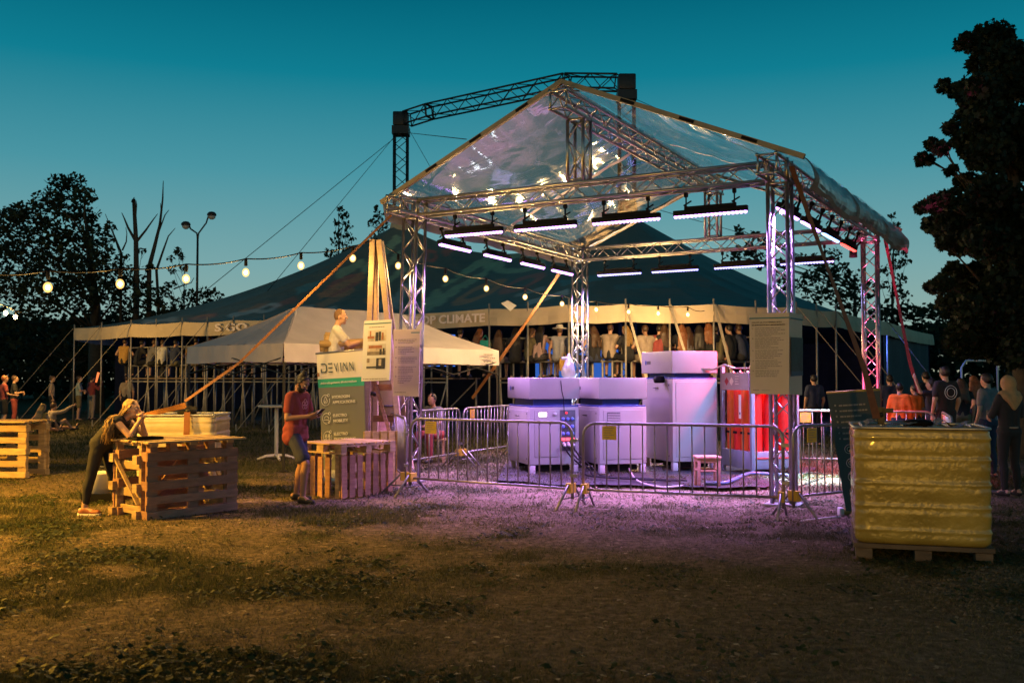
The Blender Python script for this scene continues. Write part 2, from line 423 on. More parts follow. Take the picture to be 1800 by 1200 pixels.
# ------------------------------------------------------------------ trees
BARK = mat('bark', (.05, .04, .03), .9, 0, .3, 8, .6, 20)
LEAF_DARK = leaf_mat('dark_leaves', [(.012, .02, .012), (.03, .045, .022), (.05, .06, .03)])
LEAF_MAPLE = leaf_mat('maple_leaves', [(.005, .014, .008), (.012, .024, .012), (.026, .038, .018)])
MAPLE_SHAPE = [(0, -.5), (.28, -.28), (.55, -.1), (.3, .08), (.35, .42), (.1, .3), (0, .62), (-.1, .3), (-.35, .42), (-.3, .08), (-.55, -.1), (-.28, -.28)]
SIMPLE_SHAPE = [(0, -.5), (.3, 0), (0, .5), (-.3, 0)]
LEAFK = 2.6
def leaves(name, clumps, per, size, lm, parent, shape, seed, droop=.3, radial=1.0):
    r = np.random.default_rng(seed); P = []; T = []
    sh = np.array(shape); k = len(sh)
    for (c, rad) in clumps:
        n = max(10, int(per*LEAFK*rad**1.6)); d = r.normal(size=(n, 3)); d /= np.linalg.norm(d, axis=1)[:, None]
        rr = rad*(.25+.8*r.random(n)**.55)*radial; cen = np.array(c)+d*rr[:, None]*np.array([1, 1, .8])
        a = r.normal(size=(n, 3)); a[:, 2] *= .6; a[:, 2] -= droop; a /= np.linalg.norm(a, axis=1)[:, None]
        b = np.cross(a, r.normal(size=(n, 3))); b /= np.linalg.norm(b, axis=1)[:, None]
        s = size*(.6+.7*r.random(n))
        v = cen[:, None, :]+(sh[None, :, 0, None]*b[:, None, :]+sh[None, :, 1, None]*a[:, None, :])*s[:, None, None]
        P.append(v.reshape(-1, 3)); T.append(np.repeat(np.clip(r.random(n)*.8+.2*d[:, 2], 0, 1), k))
    v = np.concatenate(P); off = np.array(wloc(parent)); o = np_mesh(name, v-off, np.arange(len(v)), k, lm, None, {'tone': np.concatenate(T)})
    o.parent = parent; reg(o); return o
def tree(name, label, base, top, clumps, per, size, lm=None, shape=SIMPLE_SHAPE, tr=.18, seed=1, group=None, nlimb=14, droop=.3):
    t = thing(name, label, 'tree', base, group); rr = random.Random(seed)
    mb = MB(); b = V(base); topv = V(top); mid = lerp(b, topv, .5)+V((rr.uniform(-.2, .2), rr.uniform(-.2, .2), 0))
    mb.path([b-V((0, 0, .1)), b+V((0, 0, .3)), lerp(b, mid, .6), mid, topv], [tr*1.4, tr, tr*.8, tr*.6, tr*.12], 9)
    mb.build('trunk', BARK, t, True)
    mb = MB(); cl = list(clumps); rr.shuffle(cl)
    for (c, rad) in cl[:nlimb]:
        c = V(c); f = min(.92, max(.25, (c.z-b.z)/(topv.z-b.z+.01)-.18)); s = lerp(b, mid, f*2) if f < .5 else lerp(mid, topv, f*2-1)
        m = (s+c)/2+V((rr.uniform(-.2, .2), rr.uniform(-.2, .2), rr.uniform(.0, .3)))
        mb.path([s, m, c], [tr*.22*(1-f*.6), tr*.11, tr*.035], 5)
        for q in range(3):
            e = c+V((rr.uniform(-1, 1), rr.uniform(-1, 1), rr.uniform(-.6, .9)))*rad*.9; mb.tube(lerp(m, c, .6+.13*q), e, tr*.07, 4, tr*.02)
    mb.build('limbs', BARK, t, True)
    leaves('crown', clumps, per, size, lm or LEAF_DARK, t, shape, seed, droop)
    return t
def px_clumps(lst, Y, dj, seed):
    rr = random.Random(seed); out = []
    for (px, py, rp) in lst:
        y = Y+rr.uniform(-dj, dj); out.append((tuple(at(px, py, y)), rp/F*y))
    return out

# big maple, near on the right
mp = [(1700, 75, 22), (1740, 70, 30), (1722, 110, 24), (1770, 95, 34), (1660, 152, 16), (1690, 160, 22), (1725, 160, 32), (1780, 150, 40), (1820, 120, 40), (1705, 205, 26), (1745, 215, 36), (1800, 220, 40),
      (1670, 225, 14), (1690, 245, 20), (1640, 255, 14), (1625, 280, 16), (1655, 262, 16), (1700, 262, 20), (1730, 275, 34), (1780, 285, 40), (1830, 280, 40), (1672, 300, 12), (1700, 320, 22), (1735, 330, 30),
      (1622, 365, 14), (1640, 360, 20), (1668, 350, 22), (1640, 395, 20), (1670, 390, 28), (1710, 380, 34), (1760, 370, 40), (1815, 370, 42), (1660, 425, 16), (1690, 430, 26), (1740, 430, 38), (1800, 440, 44),
      (1655, 500, 20), (1680, 480, 26), (1635, 505, 12), (1720, 490, 36), (1770, 500, 44), (1830, 510, 46), (1670, 535, 26), (1710, 545, 36), (1765, 560, 42), (1820, 570, 46), (1690, 590, 30), (1740, 605, 36), (1800, 615, 40), (1860, 420, 60), (1870, 250, 60), (1880, 570, 60)]
_mr = random.Random(9); mp = mp+[(a+_mr.uniform(-6, 16), b+_mr.uniform(-12, 14), c*1.25) for a, b, c in mp if c > 27]
tree('maple_tree', 'tall broadleaf tree with large jagged leaves rising beside the dark crowd', (10.6, 20.5, 0), (10.3, 20.5, 8.4), px_clumps(mp, 20, 1.4, 5), 820, .118, LEAF_MAPLE, MAPLE_SHAPE, .26, 5, nlimb=34, droop=.6)
# left background
lt = [(130, 322, 22), (105, 325, 22), (150, 345, 20), (85, 350, 26), (120, 360, 32), (155, 380, 24), (30, 372, 24), (10, 385, 28), (60, 380, 32), (105, 400, 40), (160, 415, 28), (175, 440, 24), (20, 420, 36), (65, 430, 42), (125, 445, 44),
      (0, 450, 30), (40, 470, 40), (95, 480, 46), (150, 480, 40), (190, 470, 22), (15, 505, 40), (70, 520, 46), (130, 520, 44), (180, 510, 34), (210, 500, 24)]
tree('broad_tree', 'massive round dark tree filling the sky beyond the tent edge', (-19.6, 47, 0), (-20.3, 47, 9.8), px_clumps(lt, 46, 2, 2), 120, .26, tr=.4, seed=2, group='trees behind the tent', nlimb=25)
tree('bushy_tree', 'bushy tree with feathery twigs beside the bare dead trunk', (-17.6, 47, 0), (-17.7, 47, 6), px_clumps([(195, 400, 12), (188, 420, 14), (215, 455, 14), (225, 480, 20), (250, 500, 22), (270, 520, 24), (240, 530, 26), (215, 540, 26), (285, 545, 22), (262, 470, 10), (250, 440, 8)], 46, 1, 3), 60, .28, tr=.16, seed=3, group='trees behind the tent')
tree('slender_tree', 'thin leaning tree between the dead trunk and lamp post', (-14.8, 46, 0), (-15.2, 46, 6.6), px_clumps([(312, 440, 8), (318, 452, 9), (300, 455, 7), (322, 470, 8), (305, 475, 10), (300, 500, 10), (290, 515, 14), (310, 530, 14), (295, 550, 18)], 45, .8, 4), 90, .22, tr=.1, seed=4, group='trees behind the tent')
tree('low_tree', 'low clumped trees around the foot of lamp post', (-14.2, 50, 0), (-14.2, 50, 4.6), px_clumps([(335, 520, 14), (355, 515, 14), (375, 520, 16), (390, 535, 14), (340, 540, 22), (370, 545, 22), (320, 555, 24), (395, 548, 14)], 49, 1, 5), 70, .26, tr=.14, seed=6, group='trees behind the tent')
tree('low_tree', 'lone tiny treetop poking above the sloping tent roof', (-14.0, 54, 0), (-14, 54, 5.4), px_clumps([(447, 516, 8), (437, 520, 8), (458, 518, 7), (450, 530, 12), (440, 535, 12)], 54, 1, 6), 70, .26, tr=.1, seed=7, group='trees behind the tent')
tree('birch_tree', 'wispy drooping birch behind the wooden post frame', (-9.6, 56, 0), (-9.8, 56, 11), px_clumps([(598, 368, 8), (605, 380, 10), (592, 392, 9), (612, 395, 9), (600, 408, 12), (615, 418, 11), (590, 425, 12), (606, 436, 14), (580, 445, 12), (600, 455, 14), (625, 440, 9), (620, 465, 10)], 56, .8, 7), 55, .26, tr=.14, seed=8, group='trees behind the tent', droop=1.1)
tree('birch_tree', 'second birch half hidden by the pavilion eave', (-7.2, 56, 0), (-7.3, 56, 10), px_clumps([(662, 368, 8), (668, 380, 10), (655, 392, 10), (670, 400, 12), (660, 415, 12), (680, 395, 12), (678, 420, 14), (690, 440, 16)], 56, .8, 8), 60, .26, tr=.14, seed=9, group='trees behind the tent', droop=1)
rt = [(1300, 405, 12), (1325, 415, 14), (1350, 425, 16), (1315, 440, 20), (1290, 450, 16), (1340, 460, 22), (1420, 455, 16), (1440, 465, 20), (1465, 450, 18), (1455, 480, 24), (1425, 490, 22), (1480, 475, 18), (1400, 500, 18), (1500, 490, 22), (1470, 510, 28), (1430, 520, 24), (1520, 510, 26), (1490, 530, 30), (1370, 470, 18), (1380, 500, 20)]
tree('dense_tree', 'dense dark tree seen between the pavilion back and right tower', (20, 58, 0), (20, 58, 7.6), px_clumps(rt, 56, 3, 9), 42, .34, tr=.3, seed=10, group='trees behind the tent', nlimb=20)
tree('birch_tree', 'drooping birch just outside the pink lit tower', (21.3, 56, 0), (21.6, 56, 10.5), px_clumps([(1568, 380, 7), (1575, 395, 9), (1565, 410, 9), (1580, 425, 11), (1570, 440, 12), (1588, 445, 9), (1592, 460, 9), (1575, 465, 12), (1560, 475, 14), (1580, 490, 14), (1570, 510, 16), (1548, 500, 14), (1590, 520, 12)], 56, .8, 10), 60, .26, tr=.14, seed=11, group='trees behind the tent', droop=1.1)
lo = []
for q in range(34): lo.append((1535+q*9, 548+RND.uniform(-8, 16), RND.uniform(14, 24))); lo.append((1540+q*9, 590+RND.uniform(-10, 20), RND.uniform(16, 26)))
tree('shrub_bank', 'dark shrub bank under the big jagged leaved tree', (26, 52, 0), (26, 52, 3.6), px_clumps(lo, 52, 2, 12), 30, .36, tr=.2, seed=12, group='trees behind the tent', nlimb=20)
lo = []
for q in range(42): lo.append((-30+q*11, 570+RND.uniform(-14, 12), RND.uniform(16, 26))); lo.append((-25+q*11, 610+RND.uniform(-14, 16), RND.uniform(16, 26))); lo.append((-25+q*11, 650, 20))
tree('shrub_bank', 'long dark shrub bank behind the standing onlookers', (-22, 50, 0), (-22, 50, 2.6), px_clumps(lo, 51, 2, 13), 30, .36, tr=.2, seed=13, group='trees behind the tent', nlimb=20)
# far wood reading as one dark mass along the horizon
def treeline():
    r = np.random.default_rng(77); n = 52000; ang = (r.random(n)-.5)*1.9; dist = 74+r.random(n)*16; x = np.sin(ang)*dist*1.15; y = np.cos(ang)*dist+2
    top = 3.6+3.0*fbm(x*.13+50, y*.13+50, 4); z = top*(1-r.random(n)**1.7)
    a = r.normal(size=(n, 3)); a /= np.linalg.norm(a, axis=1)[:, None]; b = np.cross(a, r.normal(size=(n, 3))); b /= np.linalg.norm(b, axis=1)[:, None]
    s = (.35+.5*r.random(n))[:, None]; c = np.stack([x, y, z+.2], -1)
    v = np.stack([c-a*s*.6, c+b*s*.4, c+a*s*.6, c-b*s*.4], 1).reshape(-1, 3)
    np_mesh('treeline', v, np.arange(len(v)), 4, LEAF_DARK, 'stuff', {'tone': np.repeat(r.random(n), 4)})
treeline()
# bare dead tree
t = thing('dead_tree', 'bare dead tree with forked leafless branches', 'tree', (-15.9, 46, 0)); mb = MB()
def br(pts, r0, r1, Y=46):
    n = len(pts); mb.path([at(x, y, Y+(k % 2)*.15) for k, (x, y) in enumerate(pts)], [lerp(r0, r1, k/(n-1)) for k in range(n)], 6)
br([(238, 640), (240, 500), (239, 420), (235, 350), (232, 368-12), (236, 347)], .16, .02); br([(239, 425), (225, 400), (219, 385), (214, 374)], .07, .015)
br([(240, 425), (256, 405), (268, 388), (277, 376)], .07, .015); br([(238, 380), (240, 360), (239, 352)], .05, .012)
br([(262, 640), (262, 470), (272, 432), (281, 395), (286, 350), (287, 318)], .13, .015); br([(272, 430), (280, 405), (290, 378), (297, 369)], .05, .012); br([(280, 395), (283, 372), (282, 357)], .04, .01)
br([(285, 640), (275, 475), (287, 440), (296, 415), (308, 401)], .08, .012); br([(211, 640), (213, 445), (203, 420), (194, 398), (185, 376)], .08, .012); br([(215, 440), (222, 425), (223, 410), (221, 400)], .04, .01)
br([(305, 508), (325, 500), (336, 497), (341, 488)], .04, .012)
mb.build('trunk', BARK, t, True)

# ------------------------------------------------------------------ twin armed street lamps
def street_lamp(label, base, h, s=1.0, lit=None, group='street lamps'):
    t = thing('street_lamp', label, 'street lamp', base, group); b = V(base)
    mb = MB(); mb.path([b, b+V((0, 0, h*.55))], [.10*s, .085*s], 10); mb.path([b+V((0, 0, h*.55)), b+V((0, 0, h*.96))], [.055*s, .045*s], 10); mb.build('pole', DARKMETAL, t, True)
    for sx, dh, w_ in ((-1, .0, .52), (1, .42, .60)):
        e = b+V((sx*w_, 0, h*1.035+dh)); mb = MB()
        p0 = b+V((0, 0, h*.95)); mb.path([p0, p0+V((sx*.04, 0, h*.04)), lerp(p0, e, .6)+V((0, 0, .10)), e-V((sx*.12, 0, -.04))], .035, 8); mb.build('arm', DARKMETAL, t, True)
        mb = MB(); mb.lathe([(.03, .16), (.12, .14), (.19, .07), (.205, 0), (.17, -.03)], e, 14); l = mb.build('lantern', DARKMETAL, t, True)
        mb = MB(); mb.lathe([(.165, -.03), (.15, -.12), (.07, -.18), (.02, -.19)], e, 14); mb.build('diffuser', lit or GREYPVC, l, True)
    return t
street_lamp('tall twin armed grey lamp post standing unlit beyond the tent', (wx(345, 43), 43, 0), 8.0)
sod = street_lamp('tall amber lit twin armed lamp post lighting the dry lawn', (-9.6, 10.7, 0), 4.0, 1, emat('sodium_glow', AMBER, 30))
ld = bpy.data.lights.new('sodium_light', 'SPOT'); ld.energy = SODIUM_W; ld.color = AMBER; ld.shadow_soft_size = .15; ld.spot_size = math.radians(148); ld.spot_blend = .3
lo_ = bpy.data.objects.new('sodium_light', ld); COL.objects.link(lo_); lo_.parent = sod; lo_.location = (0, 0, 5.1)
lo_.location = (.55, 0, 3.85)

# work light standing on the lawn behind the viewer: the low amber light on every face turned this way
fl_ = thing('floodlight', 'amber floodlight on a black tripod out on the lawn', 'floodlight', (-1.0, -7, 0)); q = V(fl_.location)
for k in range(3): mb = MB(); mb.tube(q+V((0, 0, 1.0)), q+V((.6*math.cos(k*2.1), .6*math.sin(k*2.1), .02)), .018, 6); mb.build('leg', DARKMETAL, fl_, True)
mb = MB(); mb.tube(q+V((0, 0, .9)), q+V((0, 0, 2.2)), .018, 8); mb.build('pole', DARKMETAL, fl_, True)
mb = MB(); mb.box(q.x-.18, q.y-.10, 2.22, q.x+.18, q.y+.02, 2.50); hsg = bevel(mb.build('housing', DARKMETAL, fl_), .015)
mb = MB(); mb.box(q.x-.16, q.y+.021, 2.24, q.x+.16, q.y+.03, 2.48); mb.build('lens', emat('sodium_glow', AMBER, 30), fl_)
ld = bpy.data.lights.new('flood_light', 'SPOT'); ld.energy = FLOOD_W; ld.color = AMBER; ld.shadow_soft_size = .18; ld.spot_size = math.radians(46); ld.spot_blend = .8
lf_ = bpy.data.objects.new('flood_light', ld); COL.objects.link(lf_); lf_.parent = fl_; lf_.location = (0, .25, 2.36); lf_.rotation_euler = V((3.4, 22, 2.6)).to_track_quat('-Z', 'Y').to_euler()

# ------------------------------------------------------------------ lettering
TEXTS = []
def text(s, p0, right, up, height, width, m, parent, name='lettering', off=.0, font_off=.012, lift=.004):
    cu = bpy.data.curves.new(name, 'FONT'); cu.body = s; cu.size = 1; cu.extrude = .002; cu.offset = font_off; cu.resolution_u = 3
    cu.materials.append(m); o = bpy.data.objects.new(name, cu); COL.objects.link(o)
    r = V(right).normalized(); u = V(up); u = (u-r*u.dot(r)).normalized(); n = r.cross(u)
    M = Matrix((r, u, n)).transposed().to_4x4(); M.translation = V(p0)+n*lift-(wloc(parent) if parent else V((0, 0, 0)))
    if parent: o.parent = parent; reg(o)
    TEXTS.append((o, M, height, width)); return o
def fix_texts():
    bpy.context.view_layer.update()
    for o, M, h, wd in TEXTS:
        bb = o.bound_box; x0 = min(c[0] for c in bb); x1 = max(c[0] for c in bb); y0 = min(c[1] for c in bb); y1 = max(c[1] for c in bb)
        sy = h/max(.01, y1-y0); sx = (wd/max(.01, x1-x0)) if wd else sy
        o.matrix_local = M @ Matrix.Translation((-x0*sx, -y0*sy, 0)) @ Matrix.Diagonal((sx, sy, 1, 1))
    dg = bpy.context.evaluated_depsgraph_get()
    for o, M, h, wd in TEXTS:      # curves become plain meshes
        me = bpy.data.meshes.new_from_object(o.evaluated_get(dg)); n = bpy.data.objects.new('lettering', me); COL.objects.link(n)
        n.parent = o.parent; n.matrix_local = o.matrix_local
        if not me.materials: me.materials.append(o.data.materials[0])
    for o, M, h, wd in TEXTS: bpy.data.objects.remove(o)
def print_lines(mb, p0, right, up, w_, rows, rh, gap, seed, lift=.004, fill=.55):
    """rows of word sized bars standing for print too small to read"""
    rr = random.Random(seed); r = V(right).normalized(); u = V(up).normalized(); n = r.cross(u); y = 0
    for k in range(rows):
        x = 0; W_ = w_*rr.uniform(.7, 1) if k % 5 != 4 else w_*rr.uniform(.3, .6)
        while x < W_:
            l = rr.uniform(.05, .16)*w_; l = min(l, W_-x+.001)
            a = V(p0)+r*x-u*y+n*lift; mb.quad(a, a+r*l, a+r*l+u*rh*fill, a+u*rh*fill); x += l+.018*w_
        y += rh+gap

# ------------------------------------------------------------------ circus tent
EAVE_Z, VAL_H = 3.55, .45
ev = [(130, 38.2), (230, 35.2), (320, 34), (410, 32.9), (520, 31.6), (640, 30.2), (860, 27.5), (1000, 25.9), (1100, 25.7), (1255, 25.8), (1400, 26.8), (1470, 28.4), (1560, 34), (1640, 44)]
EV = [V((wx(px, d), d, EAVE_Z)) for px, d in ev]
back = [V((19.5, 52, EAVE_Z)), V((13, 58, EAVE_Z)), V((3, 61, EAVE_Z)), V((-8, 59, EAVE_Z)), V((-15.5, 53, EAVE_Z)), V((-18, 45, EAVE_Z))]
RING = EV+back
PKL, PKR = V((-5.3, 47.0, 9.0)), V((4.85, 41.5, 8.55))
tent = thing('circus_tent', 'huge dark blue painted circus tent with cream valance', 'tent', (1, 43, 0))
def canopy():
    # resample the ring
    pts = []
    for i in range(len(RING)):
        a, b = RING[i], RING[(i+1) % len(RING)]; n = max(2, int((b-a).length/.35))
        for k in range(n): pts.append((lerp(a, b, k/n), k/n))
    N = len(pts); M_ = 30; ax = PKR-PKL
    verts = []; cols = []
    tops = []
    for p, f in pts:
        s = (V((p.x, p.y, 0))-V((PKL.x, PKL.y, 0))).dot(V((ax.x, ax.y, 0)))/V((ax.x, ax.y, 0)).length_squared
        s = max(0, min(1, .5+(s-.5)*1.0)); q = lerp(PKL, PKR, s); q = V((q.x, q.y, q.z-1.6*4*s*(1-s))); tops.append(q)
    for j in range(M_+1):
        t = j/M_
        for (p, f), q in zip(pts, tops):
            x = lerp(p, q, t); z = p.z+(q.z-p.z)*(.30*t+.70*t**1.75)
            scall = -.05*math.sin(math.pi*f)*(1-t)*1.0
            verts.append((x.x, x.y, z+scall))
    faces = []
    for j in range(M_):
        for k in range(N):
            k2 = (k+1) % N; faces += [j*N+k, j*N+k2, (j+1)*N+k2, (j+1)*N+k]
    return np.array(verts), faces, N, M_
CV, CF, CN, CM = canopy()
def canopy_paint(v):
    """printed brush strokes: a colour per point of the cloth, drawn across its front"""
    x, y, z = v[:, 0], v[:, 1], v[:, 2]; U = 1000*x/y; S = 1000*(z-CH)/y        # two running coordinates over the front of the cloth
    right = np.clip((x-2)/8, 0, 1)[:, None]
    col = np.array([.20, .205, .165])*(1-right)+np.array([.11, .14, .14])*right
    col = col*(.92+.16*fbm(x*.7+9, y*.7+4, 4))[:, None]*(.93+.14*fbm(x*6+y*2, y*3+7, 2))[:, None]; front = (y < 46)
    def paint(mask, c, op):
        m = (mask & front)[:, None]*op*(.65+.5*fbm(x*2.2+3, y*2.2+1, 3))[:, None]; np.clip(m, 0, 1, m); col[:] = col*(1-m)+np.array(c)*m
    def q(px, py): return (px-900)/1.75, (664-py)/1.75
    def stroke(p0, p1, w0, c, op=.8, rag=.6):
        (u0, s0), (u1, s1) = q(*p0), q(*p1); d = np.array([u1-u0, s1-s0]); L = np.hypot(*d); d = d/L; a = (U-u0)*d[0]+(S-s0)*d[1]; b = np.abs(-(U-u0)*d[1]+(S-s0)*d[0])
        paint((a > 0) & (a < L) & (b < w0/1.75*(1+rag*(fbm(a*.12+u0, b*.4+s0, 3)-.5)*2)), c, op)
    def ring(p, rx, ry, th, c, tilt=.25, op=.8):
        u0, s0 = q(*p); ca, sa = math.cos(tilt), math.sin(tilt); du, ds = U-u0, S-s0; a, b = du*ca+ds*sa, -du*sa+ds*ca; k = np.sqrt((a/(rx/1.75))**2+(b/(ry/1.75))**2)
        paint(np.abs(k-1) < th*(1+.7*(fbm(U*.15, S*.3, 3)-.5)), c, op)
    G, T, R_, Wt, O_ = (.55, .62, .36), (.16, .40, .42), (.62, .20, .15), (.85, .82, .76), (.72, .32, .16)
    for p0, p1, w_ in (((636, 478), (702, 415), 7), ((655, 488), (706, 442), 6), ((676, 500), (712, 468), 5)): stroke(p0, p1, w_, G)
    stroke((744, 540), (866, 456), 14, G, .85); stroke((775, 512), (850, 470), 4, (.2, .19, .16), .9)
    ring((912, 462), 38, 13, .3, G, .15, .75); ring((842, 514), 40, 8, .34, O_, .42, .95); ring((917, 498), 34, 8, .3, R_, .38, .85); ring((757, 449), 8, 9, .38, R_, .2, .95)
    stroke((778, 446), (812, 425), 6, R_, .85); stroke((926, 533), (1000, 512), 4, Wt, .75); stroke((905, 520), (960, 505), 3, Wt, .4); stroke((985, 498), (1060, 486), 5, T, .7)
    stroke((690, 540), (716, 500), 8, Wt, .5); stroke((655, 545), (690, 520), 5, Wt, .5); stroke((640, 530), (668, 512), 5, O_, .6)
    ring((602, 501), 26, 9, .5, R_, .45, .9); stroke((560, 521), (640, 482), 6, O_, .8); stroke((556, 540), (622, 508), 5, O_, .7); stroke((505, 549), (548, 538), 5, Wt, .6); stroke((478, 540), (520, 524), 5, R_, .6); stroke((540, 556), (590, 540), 4, Wt, .6)
    stroke((590, 485), (640, 458), 6, G, .6); stroke((520, 512), (570, 492), 5, T, .7); ring((470, 541), 16, 5, .4, Wt, .3, .6); stroke((400, 556), (450, 545), 4, Wt, .6); stroke((420, 548), (470, 533), 4, O_, .6); stroke((330, 561), (380, 553), 3, R_, .6); stroke((250, 566), (310, 560), 3, Wt, .5); ring((355, 558), 14, 4, .4, O_, .2, .6)
    stroke((1080, 505), (1180, 498), 5, T, .3)
    return col
def canopy_mat():
    m = bpy.data.materials.new('painted_canvas'); m.use_nodes = True; n = m.node_tree; p = n.nodes['Principled BSDF']; L = n.links.new
    a = n.nodes.new('ShaderNodeAttribute'); a.attribute_name = 'print'; L(a.outputs['Color'], p.inputs['Base Color'])
    p.inputs['Roughness'].default_value = .62; p.inputs['Specular IOR Level'].default_value = .35
    tc = n.nodes.new('ShaderNodeTexCoord'); no = n.nodes.new('ShaderNodeTexNoise'); no.inputs['Scale'].default_value = 1.3; no.inputs['Detail'].default_value = 5
    L(tc.outputs['Object'], no.inputs['Vector']); bp = n.nodes.new('ShaderNodeBump'); bp.inputs['Strength'].default_value = .35; bp.inputs['Distance'].default_value = .25
    L(no.outputs[0], bp.inputs['Height']); L(bp.outputs[0], p.inputs['Normal']); return m
# refine towards the front so the print keeps its edges
def build_canopy():
    sub = 3
    v = CV.reshape(CM+1, CN, 3); ti = np.linspace(0, CM, CM*sub+1); ki = np.linspace(0, CN, CN*4+1)[:-1]
    j0 = np.clip(ti.astype(int), 0, CM-1); fj = (ti-j0)[:, None, None]; k0 = ki.astype(int); fk = (ki-k0)[None, :, None]; k1 = (k0+1) % CN
    A = v[j0][:, k0]*(1-fk)+v[j0][:, k1]*fk; B = v[j0+1][:, k0]*(1-fk)+v[j0+1][:, k1]*fk; W_ = A*(1-fj)+B*fj
    J, K = W_.shape[:2]; i = np.arange(J-1)[:, None]*K; k = np.arange(K)[None, :]; kk = (k+1) % K
    f = np.stack([i+k, i+kk, i+K+kk, i+K+k], -1).reshape(-1); P = W_.reshape(-1, 3); off = np.array(tent.location)
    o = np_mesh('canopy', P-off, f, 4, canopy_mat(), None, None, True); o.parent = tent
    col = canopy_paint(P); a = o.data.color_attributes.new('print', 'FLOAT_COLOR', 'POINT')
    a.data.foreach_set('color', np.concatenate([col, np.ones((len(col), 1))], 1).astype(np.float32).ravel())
build_canopy()
# valance: one panel per bay
n_r = len(RING)
cen = V((1, 43, 0))
for i in range(n_r):
    a, b = RING[i], RING[(i+1) % n_r]; k = max(3, int((b-a).length/.3)); mb = MB(); d = (b-a).normalized(); o_ = V((d.y, -d.x, 0))
    if o_.dot(a-cen) < 0: o_ = -o_
    rows = []
    for q in range(k+1):
        t = q/k; p = lerp(a, b, t); sag = -.05*math.sin(math.pi*(t))
        wv = .02*math.sin(q*1.9+i)+.015*math.sin(q*.7)
        rows.append([p+V((0, 0, .01+sag))+o_*.012, p+V((0, 0, -VAL_H*.5+sag))+o_*(.03+wv), p+V((0, 0, -VAL_H+sag*.9))+o_*(.02+wv*1.8)])
    base = 0
    for q in range(k):
        for j in range(2): mb.quad(rows[q][j], rows[q+1][j], rows[q+1][j+1], rows[q][j+1])
    vo = mb.build('valance', VALANCE, tent, True); mb = MB()
# writing on the valance
sgn = EV[6]-EV[5]; sgu = sgn.normalized(); pe = EV[6]-sgu*.05
nrm = V((sgu.y, -sgu.x, 0))
PINKINK = mat('pink_ink', (.88, .74, .70), .6)
text('STOP CLIMATE', pe-sgu*2.78-V((0, 0, .36))+nrm*.09, sgu, (0, 0, 1), .25, 2.75, PINKINK, tent, font_off=.03)
su2 = (EV[4]-EV[3]).normalized(); n2 = V((su2.y, -su2.x, 0))
text('S GO', EV[3]-su2*.75-V((0, 0, .36))+n2*.1, su2, (0, 0, 1), .26, 1.45, PINKINK, tent, font_off=.03)
mb = MB(); pq = lerp(EV[6], EV[7], .30)+V((0, -.06, 0)); mb.poly([pq+V((-.3, -.02, .12)), pq+V((-.05, -.05, -.1)), pq+V((.12, -.05, .06)), pq+V((-.12, -.02, .2))]); mb.build('pennant', WHITEPVC, tent)
# dark side walls closing the far half of the tent
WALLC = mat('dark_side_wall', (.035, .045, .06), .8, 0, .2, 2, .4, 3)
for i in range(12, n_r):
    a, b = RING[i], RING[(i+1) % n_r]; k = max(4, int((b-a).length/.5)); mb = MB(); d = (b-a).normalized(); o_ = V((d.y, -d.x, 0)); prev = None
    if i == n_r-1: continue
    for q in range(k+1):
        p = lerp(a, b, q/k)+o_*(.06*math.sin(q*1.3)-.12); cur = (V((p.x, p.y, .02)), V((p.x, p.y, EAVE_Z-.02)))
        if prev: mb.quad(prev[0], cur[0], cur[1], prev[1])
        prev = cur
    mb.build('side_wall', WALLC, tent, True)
# side poles, outward guy straps and stakes
TENTSTRAP = mat('grey_webbing', (.30, .26, .21), .8, 0, .15, 10)
for i in range(len(EV)-1):
    a, b = EV[i], EV[i+1]
    d = (b-a).normalized(); o_ = V((d.y, -d.x, 0))
    for t in ([0, .5] if (b-a).length > 2.2 and i < 12 else [0]):
        p = lerp(a, b, t)+o_*.0; mb = MB(); mb.tube((p.x, p.y, 0), p+V((0, 0, .15)), .028, 7); mb.build('side_pole', POLE, tent, True)
        if t == 0 or i % 2 == 0:
            side = -1 if i < 6 else (1 if i > 9 else .35*(-1)**i)
            e = p+o_*2.3+d*(side*1.6*(1 if i < 6 else 1)); e.z = .05
            if i in (6, 7): continue
            mb = MB(); mb.beam(p+o_*.05, e, .07, .012); mb.build('guy_strap', TENTSTRAP, tent)
            mb = MB(); mb.tube(e+V((0, 0, -.25)), e+V((0, 0, .22)), .02, 6); mb.build('stake', POLE, tent)
mb = MB(); mb.lathe([(.55, -.5), (.45, 0), (.38, .35), (.3, .5), (.05, .55)], PKR+V((0, 0, .0)), 18); mb.build('peak_collar', VALANCE, tent, True)
mb = MB(); mb.lathe([(.55, -.5), (.45, 0), (.38, .35), (.3, .5), (.05, .55)], PKL, 18); mb.build('peak_collar', VALANCE, tent, True)

